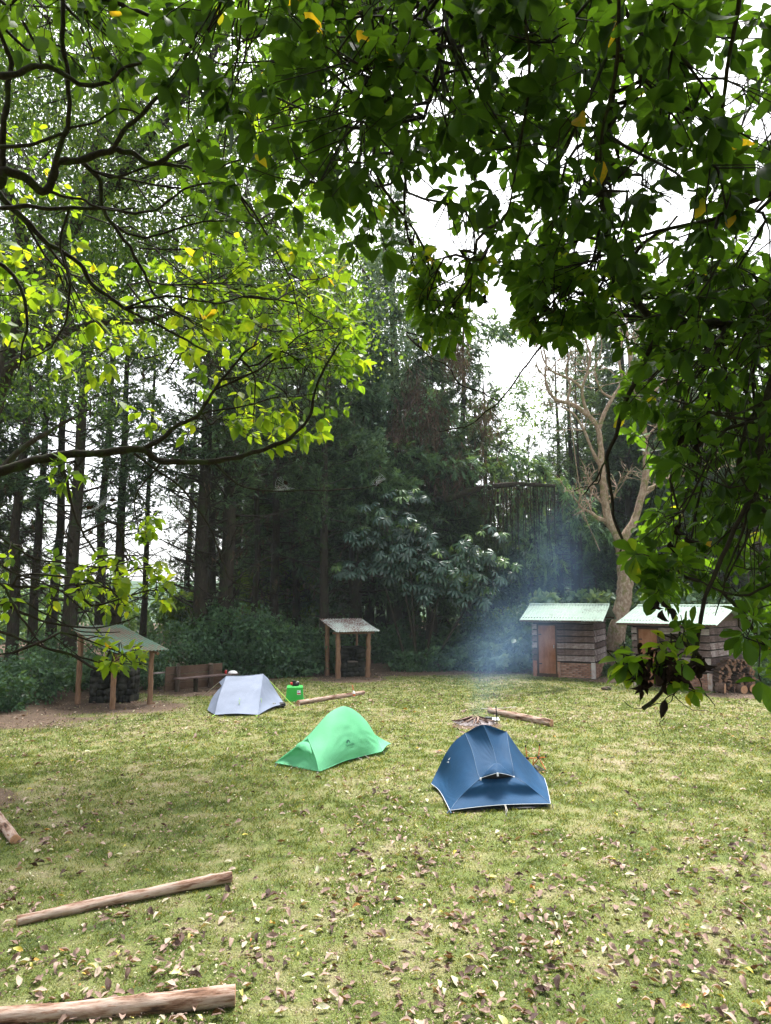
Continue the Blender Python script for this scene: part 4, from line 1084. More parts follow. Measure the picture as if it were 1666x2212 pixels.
def shelters():
    # left one: mono-pitch falling to the right
    P0 = gnd(243, 1532); yaw = math.atan2(.82, .57)      # local x = a (towards the back right), local y = b (left)
    a_, b_ = 1.18, 1.6
    t = thing('barbecue_shelter', 'low barbecue shelter with a mossy green sloping roof on log posts, behind the yellow leaves', 'shelter', (P0[0], P0[1], float(gz(P0[0], P0[1]))), rot=(0, 0, yaw))
    zt = lambda y: 1.47 + (y / b_) * .47
    for k, (x, y) in enumerate(((0, 0), (a_, 0), (0, b_), (a_, b_))): post_part(t, x, y, zt(y) - .02, .072, 40 + k)
    for x in (0, a_):
        b = Buf(); P = smooth_path([(x, -.28, zt(-.28) + .0), (x, b_ + .24, zt(b_ + .24) + .0)], 6); tubes(b, P, np.full(6, .045), 8, caps=True); b.obj('rafter', M['post'], t)
    for y in (-.2, .7, b_ + .12):
        b = Buf(); P = smooth_path([(-.22, y, zt(y) + .07), (a_ + .26, y, zt(y) + .07)], 5); tubes(b, P, np.full(5, .028), 7, caps=True); b.obj('batten', M['post'], t)
    sl = .47 / b_; ey = unit(np.array((0, -1, -sl)))
    corrugated('roof_sheet', np.array((-.26, b_ + .28, zt(b_ + .28) + .115)), np.array((1., 0, 0)), ey, a_ + .58, (b_ + .62) / -ey[1], M['roof_c'], t, n_sheets=3, seed=5)
    # stone barbecue under it
    q = gnd(234, 1521); yb = math.radians(4)
    s_ = thing('stone_barbecue', 'sooty black stone barbecue block under the mossy roofed shelter', 'barbecue', (q[0], q[1] + .15, float(gz(q[0], q[1]))), rot=(0, 0, yb))
    sd = 0
    for lay in range(5):
        for (xa, xb, ya, yb_) in ((-.58, -.20, 0, .8), (.22, .58, 0, .8), (-.2, .22, .55, .8)):
            x = xa
            while x < xb - .04:
                wd = min(.13 + .10 * rng.random(), xb - x)
                y = ya
                while y < yb_ - .05:
                    dp = .22 + .1 * rng.random(); dp = min(dp, yb_ - y)
                    stone(s_, (x + wd / 2, y + dp / 2, .09 + lay * .175 + rng.normal(0, .02)), (wd * rng.uniform(.95, 1.2), dp * 1.08, rng.uniform(.15, .21)), sd); sd += 1
                    y += dp
                x += wd
    for lay in range(2):
        for x in np.arange(-.14, .2, .14): stone(s_, (x, .18, .09 + lay * .175), (.17, .3, .2), sd); sd += 1
    b = Buf(); box(b, (-.39, .4, .43), (.30, .72, .84)); box(b, (.40, .4, .43), (.28, .72, .84)); box(b, (0, .68, .43), (.6, .2, .84)); b.obj('mortar_core', M['stone_mortar'], s_, smooth=False)
    b = Buf(); box(b, (0, .42, .02), (.4, .5, .02)); b.obj('ash_floor', M['black'], s_, smooth=False)
    line('iron_bar', [(-.5, .12, .93), (.5, .12, .93)], .012, M['black'], s_)
    # second shelter
    def z2(x, y): return (400 + x / 3.57, 1266.7 + y / 3.57)
    A = gnd(*z2(1180, 712)); B = gnd(*z2(1410, 703)); W = float(np.linalg.norm((B - A)[:2])); yaw = math.atan2(B[1] - A[1], B[0] - A[0])
    t = thing('barbecue_shelter', 'small barbecue shelter with a pale corrugated roof littered with brown leaves, right of the bench', 'shelter', (A[0], A[1], 0), rot=(0, 0, yaw))
    for k, (x, y, r, h) in enumerate(((0, 0, .095, 1.66), (W, .0, .09, 1.66), (-.05, 1.25, .085, 1.95), (W - .05, 1.25, .045, 1.95))): post_part(t, x, y, h, r, 60 + k, lean=(.02 if k % 2 else -.02, 0))
    for y, z in ((0, 1.64), (1.25, 1.98)):
        b = Buf(); P = smooth_path([(-.22, y, z + .03), (W + .25, y, z + .03)], 6); tubes(b, P, np.full(6, .04), 8, caps=True); b.obj('roof_beam', M['post'], t)
    z_f, z_b = 1.645, 2.08; y_f, y_b = -.32, 1.45
    ey = unit(np.array((0, y_f - y_b, z_f - z_b)))
    p00 = np.array((-.62, y_b, z_b + .09)); exr = unit(np.array((1., 0, 0)))
    # the sheet is skewed: its top edge lies further left than its eave
    eys = unit(np.array((.16, y_f - y_b, z_f - z_b)))
    corrugated('roof_sheet', np.array((-.34, y_b, z_b + .09)), exr, eys, W + .56, abs((y_b - y_f) / eys[1]), M['roof_b'], t, n_sheets=2, seed=9, pitch=.105, amp=.018)
    s_ = thing('stone_barbecue', 'dark stone barbecue with a black fire opening under the leaf littered roof', 'barbecue', (A[0] + .12, A[1] + .55, 0), rot=(0, 0, yaw))
    sd = 100; Wb = W - .3
    for lay in range(6):
        for (xa, xb, ya, yb_) in ((0, .22, 0, .75), (Wb - .22, Wb, 0, .75), (.22, Wb - .22, .5, .75)) + ((((.22, Wb - .22, 0, .5),)) if lay < 3 else ()):
            x = xa
            while x < xb - .04:
                wd = min(.16 + .12 * rng.random(), xb - x); y = ya
                while y < yb_ - .05:
                    dp = min(.25 + .1 * rng.random(), yb_ - y)
                    stone(s_, (x + wd / 2, y + dp / 2, .09 + lay * .17), (wd * 1.13, dp * 1.12, .195), sd); sd += 1
                    y += dp
                x += wd
    b = Buf(); box(b, (Wb / 2, .2, .56), (Wb - .5, .42, .03)); b.obj('ash_ledge', M['mortar'], s_, smooth=False)
    b = Buf(); box(b, (Wb / 2, .3, 1.10), (Wb + .04, .85, .05), bev=.01); b.obj('cap_slab', M['stone'], s_, smooth=False)

    # bench with a board back
    def z1(x, y): return (x / 3.124, 1200 + y / 3.124)
    A = gnd(*z1(1125, 925)); B = gnd(*z1(1510, 885)); W = float(np.linalg.norm((B - A)[:2])); yaw = math.atan2(B[1] - A[1], B[0] - A[0])
    t = thing('bench', 'rough wooden bench with a wide board back standing on bare earth', 'bench', (A[0], A[1], float(gz(A[0], A[1]))), rot=(0, 0, yaw))
    print('bench', A, B, W)
    k = A[1] / FPX / 3.124      # metres per z1 pixel about here
    for j, (z, hgt) in enumerate(((.14, .24), (.39, .24), (.64, .24))):
        for (x0_, x1_) in ((.0, W * .25), (W * .25 + .01, W * .80), (W * .80 + .01, W)):
            b = Buf(); box(b, ((x0_ + x1_) / 2, .12 + rng.normal(0, .004), z + .03), (x1_ - x0_ - .004, .03, hgt), bev=.004, tint=.7 + .3 * rng.random()); b.obj('back_plank', M['plank2'], t, smooth=False)
    for x in (W * .185, W * .76): post_part(t, x, .02, .80, .085, int(x * 50), mat='bark_brown', name='back_post')
    for x in (W * .36, W * .93): post_part(t, x, -.42, .43, .075, int(x * 50), mat='bark_dark', name='leg')
    for y in (-.50, -.31):
        b = Buf(); box(b, (W * .55, y, .455), (W * 1.06, .17, .04), bev=.006, tint=.45); b.obj('seat_plank', M['plank'], t, smooth=False)
    b = Buf(); box(b, (-.12, .35, .60), (.55, .2, .035), bev=.005, tint=.9); b.obj('side_plank', M['plank'], t, smooth=False)
    sb = thing('ledge_bowl', '', 'bowl') if False else None
    c_, s2 = math.cos(yaw), math.sin(yaw)
    def world(x, y, z): return (A[0] + x * c_ - y * s2, A[1] + x * s2 + y * c_, z + float(gz(A[0], A[1])))
    bw = thing('bowl', 'white upturned bowl standing on the bench behind the grey tent', 'bowl', world(W * 1.03, -.40, .478))
    b = Buf(); tubes(b, [(0, 0, 0), (0, 0, .02), (0, 0, .06), (0, 0, .085), (0, 0, .09)], [.16, .155, .12, .06, .005], 18); b.obj('body', M['whitep'], bw)
    cn = thing('drink_can', 'small red can standing on the bench behind the grey tent', 'can', world(W * .90, -.40, .478))
    b = Buf(); tubes(b, [(0, 0, 0), (0, 0, .008), (0, 0, .11), (0, 0, .12)], [.026, .034, .034, .027], 14, caps=True); b.obj('body', M['red'], cn)
    b = Buf(); tubes(b, [(0, 0, .112), (0, 0, .1235)], [.028, .026], 14, caps=True); b.obj('rim', M['metal'], cn)
    kl = thing('kerb_log', 'pale thin log edging the earth behind the bench', 'log', gnd(*z1(870, 905)) * np.array((1, 1, 0)) + np.array((0, .3, .05)))
    q = gnd(*z1(1120, 875)) - gnd(*z1(870, 905)); b = Buf(); tubes(b, smooth_path([(0, 0, 0), q * .5 + np.array((0, .06, 0)), q], 12), np.full(12, .06), 10, caps=True); b.obj('bark', M['log'], kl)
shelters()

# ================================================================ FIREWOOD
def firewood():
    r_ = np.random.default_rng(5)
    M['fw'] = barkmat('firewood_bark', [(.3, (.035, .022, .016)), (.55, (.10, .062, .045)), (.8, (.20, .14, .10))], ns=(3, 3, 3), scale=6)
    base = gnd(1596, 1496); ang = math.radians(-44)
    ex = np.array((1, .12, 0)); ex = unit(ex); ey = np.array((-ex[1], ex[0], 0))
    cache = []
    for k in range(10):
        n = 5; r = .022 + .0055 * k; L = .46
        P = np.stack((np.zeros(n), np.linspace(-L / 2, L / 2, n), r_.normal(0, .008, n)), 1)
        b = Buf(); tubes(b, P, r * (1 + r_.normal(0, .06, n)), 9)
        me_b = b.mesh('firewood', M['fw'])
        V = b.v[0]; bb = Buf(); bb.add(V, None, b.q[0])
        me = None
        b2 = Buf(); b2.add(V, None, b.q[0], r_.random(), 0)
        for e in (0, n - 1):
            ring = V[e * 9:(e + 1) * 9]; c = ring.mean(0); b2.add(np.vstack((ring, c)), [(a, (a + 1) % 9, 9) for a in range(9)], None, .5, 1)
        cache.append((r, b2.mesh('firewood', [M['fw'], M['cut_dark']])))
    # dropping circles into a heap
    pts = []
    for i in range(330):
        r, me = cache[r_.integers(0, 8)]
        x = r_.uniform(-.62, .66); z = r
        moved = True
        for (xx, zz, rr) in pts:
            dx = x - xx
            if abs(dx) < r + rr: z = max(z, zz + math.sqrt((r + rr) ** 2 - dx * dx) * .97)
        if z > 1.02 - .45 * abs(x / .62) ** 2.5: continue
        pts.append((x, z, r)); y = r_.normal(0, .05)
        p = base + ex * x + ey * (y + .25) + np.array((0, 0, z))
        o = link('firewood', me, None, tuple(p), label='split piece of firewood stacked with its cut end outwards beside the second hut', category='firewood', group='firewood pieces in the stack by the second hut')
        o.rotation_euler = (r_.normal(0, .07), r_.random() * 6 if 0 else 0, math.atan2(ex[1], ex[0]) + r_.normal(0, .12))
    for i in range(14):
        r, me = cache[0]; x = r_.uniform(-.45, .5)
        p = base + ex * x + ey * (.1 + r_.random() * .3) + np.array((0, 0, .93 - .3 * abs(x) + r_.random() * .06))
        o = link('firewood', me, None, tuple(p), label='thin crooked stick lying loose on top of the firewood stack', category='firewood', group='loose sticks on top of the firewood stack')
        o.rotation_euler = (r_.normal(0, .2), 0, r_.uniform(.6, 2.4)); o.scale = (.55, 1.25, .55)
    for (x, r, lab) in ((-.66, .17, 'thick round of wood with orange cut face at left foot of the firewood stack'), (.42, .15, 'orange faced block of wood at the right foot of the firewood stack'), (.02, .13, 'dark sawn block at the middle foot of the firewood stack')):
        p = base + ex * x - ey * .12 + np.array((0, 0, r * .9))
        b = Buf(); tubes(b, [(0, -.12, 0), (0, -.05, 0), (0, .05, 0), (0, .14, 0)], [r, r * 1.03, r, r], 16)
        V = b.v[0]; b2 = Buf(); b2.add(V, None, b.q[0], .5, 0)
        for e in (0, 3):
            ring = V[e * 16:(e + 1) * 16]; c = ring.mean(0); b2.add(np.vstack((ring, c)), [(a, (a + 1) % 16, 16) for a in range(16)], None, .5, 1)
        o = b2.obj('wood_block', [M['fw'], M['cut']], None, smooth=False, label=lab, category='wood block'); o.location = tuple(p); o.rotation_euler = (.05, 0, .3 - x)
firewood()

# ================================================================ CAMPFIRE
def campfire():
    r_ = np.random.default_rng(12); c = gnd(1026, 1562)
    m, nt, p = newmat('wood_ash')
    n = noise(nt, 9, 8, .8)
    nt.links.new(ramp(nt, [(.35, (.03, .027, .03)), (.5, (.14, .115, .11)), (.62, (.34, .30, .31)), (.8, (.45, .41, .43))], n), p.inputs['Base Color']); p.inputs['Roughness'].default_value = 1; bump(nt, p, n, .8, .03)
    b = Buf(); k = 30; rings = 7; V = [(0, 0, .05)]
    for q in range(1, rings + 1):
        for a in range(k):
            th = a / k * 2 * np.pi; rr = q / rings * (.40 + .16 * vnoise(math.cos(th) * 2 + 5, math.sin(th) * 2 + 5, 3)) ; V.append((rr * math.cos(th), rr * math.sin(th) * .9, .055 * (1 - (q / rings) ** 2) + .012 * r_.random() * (q < rings) - .012 * (q == rings)))
    T = [(0, 1 + a, 1 + (a + 1) % k) for a in range(k)]; Q = [(1 + q * k + a, 1 + (q + 1) * k + a, 1 + (q + 1) * k + (a + 1) % k, 1 + q * k + (a + 1) % k) for q in range(rings - 1) for a in range(k)]
    b.add(V, T, Q); b.obj('ash_bed', m, None, loc=(c[0], c[1], .015), label='round bed of pale wood ash under the campfire sticks', category='ash', kind='stuff')
    M['char'] = barkmat('charred_stick', [(.3, (.01, .008, .008)), (.55, (.06, .03, .022)), (.75, (.20, .09, .06))], ns=(3, 3, 3), scale=14)
    for i in range(44):
        th = r_.random() * 2 * np.pi; L = .16 + .24 * r_.random(); d0 = .05 + .30 * r_.random()
        a = np.array((math.cos(th) * (d0 + L * .5), math.sin(th) * (d0 + L * .5), .045)); h = .06 + .13 * r_.random() * (1 - d0)
        e = np.array((math.cos(th + r_.normal(0, .9)) * d0 * .4, math.sin(th + r_.normal(0, .9)) * d0 * .4, h))
        ctr = (a + e) / 2; P = np.array([a, ctr + r_.normal(0, .015, 3), e]) - ctr
        b = Buf(); rr = .008 + .013 * r_.random(); tubes(b, P, [rr, rr * .9, rr * .6], 6, caps=True)
        dk = r_.random() < .6
        b.obj('fire_stick', M['char'] if dk else M['log'], None, loc=(c[0] + ctr[0], c[1] + ctr[1], ctr[2] + .015), label='charred black stick in the campfire heap' if dk else 'pale unburnt stick in the campfire heap', category='stick', group='charred sticks in the campfire' if dk else 'unburnt sticks in the campfire')
campfire()
# ================================================================ FOREST
def rot_to(axis):
    a = unit(axis); r = np.array((0, 0, 1.)) if abs(a[2]) < .9 else np.array((1., 0, 0))
    x = unit(np.cross(r, a)); return x, np.cross(a, x), a

def spray(b, O, D, L, tint, blades=11, wid=.10, droop=.35, rg=None):
    """flat conifer sprays: thin blades fanning from a short stem; O,D (N,3), L (N,)"""
    rg = rg or rng; N = len(O)
    up = np.array((0, 0, 1.))
    side = unit(np.cross(D, up + rg.normal(0, .25, (N, 3))))
    nz = unit(np.cross(side, D))
    k = blades
    s = rg.random((N, k)) ** .8
    ang = rg.uniform(-1.0, 1.0, (N, k)) * (1.15 - .5 * s)
    dd = D[:, None] * np.cos(ang)[..., None] + side[:, None] * np.sin(ang)[..., None] + nz[:, None] * rg.normal(0, .28, (N, k))[..., None]
    dd[..., 2] -= droop * s
    oo = O[:, None] + D[:, None] * (s * L[:, None] * .75)[..., None]
    oo[..., 2] -= droop * .35 * (s * s) * L[:, None]
    ll = L[:, None] * (.30 + .35 * rg.random((N, k))) * (1.1 - .5 * s)
    nn = nz[:, None] + rg.normal(0, .5, (N, k, 3))
    tt = np.clip(tint[:, None] + rg.normal(0, .12, (N, k)) + (s - .5) * .15, 0, 1)
    place(*BLADE, oo.reshape(-1, 3), dd.reshape(-1, 3), nn.reshape(-1, 3), ll.ravel(), (ll * wid * 2.6).ravel(), tt.ravel(), b)

def conifer(name, H, r0, crown0, reach, nbr, seed, dens=1.0, dead0=2.0, bare=.0, curve_up=.2, lean=0.0, spl=.42, blades=11, dry=.05, green='conifer', drooping=.35):
    """forest conifer: trunk, branches, crown; returned at the origin"""
    rg = np.random.default_rng(seed)
    t = thing(name, '', 'tree')
    n = 14; z = np.linspace(-.6, H, n)
    P = np.stack((rg.normal(0, .05, n).cumsum() + lean * z / H, rg.normal(0, .05, n).cumsum(), z), 1); P[0, :2] = P[1, :2]
    R = r0 * (1 - (np.maximum(z, 0) / H) ** 1.15 * .93); R[0] *= 1.5; R[1] *= 1.15
    b = Buf(); tubes(b, P, R, 10)
    b.obj('trunk', M['bark_dark'], t)
    bb = Buf(); cb = Buf(); db = Buf()
    def trunk_at(zz): return np.array([np.interp(zz, z, P[:, k]) for k in range(3)]), np.interp(zz, z, R)
    SO, SD, SL, ST = [], [], [], []; DO, DD, DL = [], [], []
    BP, BR = [], []
    for i in range(nbr):
        f = (i + rg.random()) / nbr
        zz = dead0 + f * (H - dead0 - .3)
        o, rt = trunk_at(zz)
        az = i * 2.4 + rg.normal(0, .5)
        cf = np.clip((zz - crown0) / (H - crown0), -1, 1)
        live = zz > crown0 + rg.normal(0, .8)
        L = reach * (1.0 - max(cf, 0) ** 1.2 * .86) * rg.uniform(.55, 1.15)
        if not live: L *= rg.uniform(.35, .9)
        d = np.array((math.cos(az), math.sin(az), curve_up + rg.normal(0, .18)))
        K = 7; pts = [o]; dcur = unit(d)
        for k in range(1, K):
            dcur = unit(dcur + rg.normal(0, .11, 3) + np.array((0, 0, -.10 + .06 * k if live else .05)))
            pts.append(pts[-1] + dcur * L / (K - 1))
        pts = np.array(pts); rb = max(.018, rt * .20) * (L / reach * .6 + .5)
        BP.append(pts); BR.append(rb * (1 - .88 * np.linspace(0, 1, K)))
        # branchlets
        nb2 = int(L * (3.4 if live else 5.0))
        for j in range(nb2):
            q = rg.uniform(.2, 1); ii = q * (K - 1); i0 = min(int(ii), K - 2); p = pts[i0] + (pts[i0 + 1] - pts[i0]) * (ii - i0)
            dm = unit(pts[i0 + 1] - pts[i0]); sd_ = np.cross(dm, (0, 0, 1.)) * rg.choice((-1, 1))
            d2 = unit(dm * .7 + sd_ * rg.uniform(.4, 1) + rg.normal(0, .25, 3)); l2 = L * rg.uniform(.12, .36) * (1.15 - q * .4)
            e = p + d2 * l2 + np.array((0, 0, -.06 * l2))
            m_ = (p + e) / 2 + rg.normal(0, .05, 3) * l2
            BP.append(np.stack([p + (m_ - p) * t_ * 2 if t_ < .5 else m_ + (e - m_) * (t_ - .5) * 2 for t_ in np.linspace(0, 1, K)]))
            BR.append(rb * .30 * (1 - .7 * np.linspace(0, 1, K)))
            if live and rg.random() > bare:
                ns = max(1, int(l2 / spl * 3.2 * dens))
                for s_ in range(ns):
                    u = rg.random(); pp = p + (e - p) * u
                    SO.append(pp + rg.normal(0, .05, 3)); SD.append(unit(d2 + rg.normal(0, .45, 3) + np.array((0, 0, -drooping * .5)))); SL.append(spl * rg.uniform(.6, 1.25)); ST.append(rg.uniform(.1, .8) + (cf * .15))
            if rg.random() < dry:
                DO.append(e); DD.append(unit(np.array((0, 0, -1)) + rg.normal(0, .4, 3))); DL.append(spl * 1.1)
        if live and rg.random() > bare:
            for s_ in range(int(4 * dens * L)):
                u = rg.uniform(.35, 1); ii = u * (K - 1); i0 = min(int(ii), K - 2); p = pts[i0] + (pts[i0 + 1] - pts[i0]) * (ii - i0)
                SO.append(p); SD.append(unit(pts[-1] - pts[0] + rg.normal(0, .6, 3) * L)); SL.append(spl * rg.uniform(.6, 1.2)); ST.append(rg.uniform(.1, .8))
    tubes(bb, np.array(BP), np.array(BR), 4)
    bb.obj('branches', M['bark_dark'], t, kind='stuff')
    if SO: spray(cb, np.array(SO), np.array(SD), np.array(SL), np.array(ST), blades, droop=drooping, rg=rg); cb.obj('crown', M[green], t, smooth=False, kind='stuff')
    if DO: spray(db, np.array(DO), np.array(DD), np.array(DL), np.full(len(DO), .5), 9, rg=rg); db.obj('dead_sprays', M['conifer_dry'], t, smooth=False, kind='stuff')
    print(name, 'tris', bb.tris(), cb.tris(), db.tris())
    return t
protoA = conifer('conifer_tree', 24, .30, 7.0, 3.6, 150, 1, dens=1.1, dead0=1.8, curve_up=.35)            # forest conifer, bare below
protoB = conifer('conifer_tree', 22, .17, 9, 2.7, 120, 2, dens=1.0, dead0=2.5, bare=.1, curve_up=.1)       # slim pole
protoC = conifer('conifer_tree', 21, .34, 3.4, 4.1, 130, 3, dens=1.9, dead0=2.2, curve_up=.12, spl=.50, blades=13, dry=.10, drooping=.7)   # bushy drooping
protoD = conifer('conifer_tree', 22, .24, 5.0, 3.2, 130, 4, dens=1.0, dead0=1.5, bare=.25, curve_up=.05, dry=.22)    # brownish, half bare
used_p = set()
def put(proto, px, Y, label, s=1.0, az=0, group=None, hs=1.0, py=None):
    x = (px - CX) / FPX * (Y * _c - CAM_H * _s)
    o = proto if id(proto) not in used_p else copy_tree(proto)
    used_p.add(id(proto))
    o.location = (x, Y, float(gz(x, Y)) - .05); o.rotation_euler = (0, 0, az); o.scale = (s, s, s * hs)
    o['label'] = label; o['category'] = 'tree'
    if group: o['group'] = group
    return o
G1 = 'dark conifers at the left forest edge'; G2 = 'dense conifers behind the middle of the lawn'; G3 = 'conifers in the wood behind the huts'
T_ = [
 (protoB, 22, 25.0, 'slim dark conifer trunk nearest the left edge of the photo', 1.1, .3, G1),
 (protoB, 66, 27.5, 'thin conifer trunk second from the left edge, sky on both sides', 1.0, 2.0, G1),
 (protoB, 104, 29.5, 'thin conifer trunk third from the left edge', 1.15, 4.1, G1),
 (protoA, 140, 24.5, 'stout dark conifer trunk rising behind the mossy roofed shelter', .85, 1.2, G1),
 (protoB, 212, 32.0, 'slender far conifer trunk right of the stout one above the mossy roof', 1.2, .5, G1),
 (protoA, 248, 27.5, 'dark straight conifer trunk above the right end of the mossy roof', .72, 3.3, G1),
 (protoB, 305, 31.0, 'thin conifer trunk against the bright sky gap left of the big pair', .8, 5.0, G1),
 (protoA, 425, 27.8, 'left trunk of the two thickest dark conifers behind the bench', 1.0, .9, G1),
 (protoA, 487, 28.4, 'right trunk of the two thickest dark conifers behind the grey tent', 1.05, 2.7, G1),
 (protoB, 455, 34.0, 'far slim trunk seen between the two thickest dark conifers', 1.2, 1.0, G1),
 (protoB, 545, 31.5, 'slim conifer trunk just right of the thick pair', .95, 3.6, G1),
 (protoD, 592, 32.0, 'brownish half bare conifer behind the green box', .9, 4.4, G1),
 (protoB, 640, 35.0, 'slim far trunk left of the leaf littered roof', 1.1, .2, G1),
 (protoA, 698, 30.5, 'dark straight conifer trunk close behind the leaf littered roof', .75, 5.2, G1),
 (protoC, 765, 34.0, 'dense drooping conifer rising behind the leaf littered shelter', .98, 1.0, G2),
 (protoC, 850, 36.0, 'tallest dense conifer with vines, its top in the middle sky gap', 1.20, 2.2, G2),
 (protoC, 935, 34.5, 'dense dark conifer directly behind the umbrella leaved tree', .80, 4.0, G2),
 (protoC, 1010, 37.5, 'dark conifer with a dry grey top left of the narrow sky gap', .92, 5.5, G2),
 (protoD, 1085, 44.0, 'low far conifer under the narrow sky gap', .55, .7, G2),
 (protoC, 1150, 40.0, 'short dense conifer with low sweeping boughs left of the pale tree', .58, 3.1, G2),
 (protoD, 1215, 42.0, 'brownish conifer behind the blue smoke', .85, 1.9, G3),
 (protoB, 1262, 37.0, 'slim bluish trunk standing in the smoke above the first hut', .8, 4.9, G3),
 (protoD, 1290, 46.0, 'far brownish conifer behind the fork of the pale tree', .95, 2.4, G3),
 (protoB, 1385, 41.0, 'slim trunk just right of the pale forked tree', 1.0, 5.9, G3),
 (protoD, 1432, 38.0, 'half bare brown conifer above the left end of the second hut roof', .86, .1, G3),
 (protoD, 1490, 44.0, 'far half bare conifer above the middle of the second hut roof', 1.0, 3.7, G3),
 (protoA, 1555, 36.0, 'stout trunk above the right end of the second hut roof', .82, 2.1, G3),
 (protoD, 1610, 42.0, 'brown conifer second from the right edge of the photo', .9, 1.4, G3),
 (protoB, 1655, 35.0, 'slim trunk at the right edge of the photo behind the leaves', 1.1, .9, G3),
]
for a in T_: put(*a[:4], s=a[4], az=a[5], group=a[6])
def back_row():
    r_ = np.random.default_rng(77)
    lab = 'far conifer deep in the wood behind the first row of trunks'
    for (px, Y, s) in [(-60, 30, .9), (-130, 26, 1.0), (560, 42, .8), (745, 44, .95), (690, 47, .9), (820, 48, .95), (900, 50, .9), (960, 46, .7), (1020, 54, .62), (1110, 56, .45), (1170, 52, .55), (1240, 56, .8), (1330, 52, .95), (1400, 57, 1.0), (1460, 52, .9), (1530, 56, 1.0), (1590, 50, .95), (1690, 50, 1.0), (1740, 42, .9), (1820, 36, .95), (1900, 40, 1.0), (2000, 36, .9), (-220, 28, 1.0), (-320, 24, .9),
        (400, 41, .8), (450, 46, .9), (505, 39, .8), (620, 46, 1.0), (1200, 62, .7), (1060, 41, .78), (1245, 39, .86), (1310, 43, 1.0), (1370, 38, .95), (1440, 42, 1.0), (1515, 40, 1.0), (1600, 46, 1.0), (715, 38, 1.1), (800, 41, 1.1), (880, 40, .98), (960, 41, .92), (650, 41, 1.1), (560, 45, 1.15),  (1290, 60, .85), (1350, 48, .8), (1420, 47, .85), (1480, 62, 1.1), (1560, 45, .8), (1625, 56, 1.0), (1350, 66, 1.0), (1120, 62, .5), (780, 55, .8), (860, 58, .8), (590, 37, .7)]:
        put((protoC, protoD, protoC)[int(r_.integers(0, 3))] if px > 540 else (protoC, protoD, protoA)[int(r_.integers(0, 3))], px, Y, lab, s=s, az=r_.random() * 6, group='far conifers deep in the wood')
back_row()

# ---------------------------------------------------------------- leaf clouds
def leafcloud(b, C_, rad, n, size, tmpl=LEAF_SM, rg=rng, flat=1.0, shell=.55, t0=.2, t1=.8, droop=.5, up=.6):
    """n leaves in clumps through an ellipsoid"""
    rad = np.asarray(rad, float)
    nc = max(6, n // 45)
    u = unit(rg.normal(0, 1, (nc, 3))); r = rg.uniform(shell, 1, (nc, 1)) ** .7
    cc = u * r
    k = rg.integers(0, nc, n)
    P = cc[k] + rg.normal(0, .13, (n, 3))
    Pw = C_ + P * rad
    D = unit(rg.normal(0, 1, (n, 3)) * .8 + P * .5 + np.array((0, 0, -droop)))
    Nn = unit(rg.normal(0, .6, (n, 3)) + np.array((0, -.15, up)))
    tint = np.clip(rg.uniform(t0, t1, nc)[k] + rg.normal(0, .1, n), 0, 1)
    place(*tmpl, Pw, D, Nn, size * rg.uniform(.6, 1.3, n), None, tint, b)

def broadleaf(name, label, base, H, crown, n, size, mat, seed, r0=.14, trunk_mat='bark_dark', stems=3, t0=.2, t1=.8, group=None, tmpl=LEAF_SM):
    """crown: list of (dx,dy,z,rx,ry,rz) ellipsoids"""
    rg = np.random.default_rng(seed)
    t = thing(name, label, 'tree', (base[0], base[1], float(gz(base[0], base[1])) - .05), group)
    b = Buf()
    z = np.linspace(-.2, H * .75, 10)
    P = np.stack((rg.normal(0, .06, 10).cumsum(), rg.normal(0, .06, 10).cumsum(), z), 1)
    tubes(b, P, r0 * (1 - .7 * np.linspace(0, 1, 10)), 8); b.obj('trunk', M[trunk_mat], t)
    b = Buf(); cb = Buf(); tot = sum(c[3] * c[5] for c in crown)
    for c in crown:
        m_ = int(n * c[3] * c[5] / tot)
        leafcloud(cb, np.array(c[:3]), c[3:6], m_, size, tmpl, rg, t0=t0, t1=t1)
        for q in range(7):
            u = rg.uniform(.25, .95); i = min(int(u * 9), 8); o = P[i]; e = np.array(c[:3]) + unit(rg.normal(0, 1, 3)) * np.array(c[3:6]) * .8
            mid = (o + e) / 2 + np.array((0, 0, -.2)) + rg.normal(0, .15, 3)
            tubes(b, smooth_path([o, mid, e], 7), r0 * .3 * (1 - .85 * np.linspace(0, 1, 7)), 5)
    b.obj('branches', M[trunk_mat], t, kind='stuff'); cb.obj('crown', M[mat], t, smooth=False, kind='stuff')
    return t
def wx(px, Y): return (px - CX) / FPX * (Y * _c - CAM_H * _s)
def zz(py, Y): return at(CX, py, Y)[2]

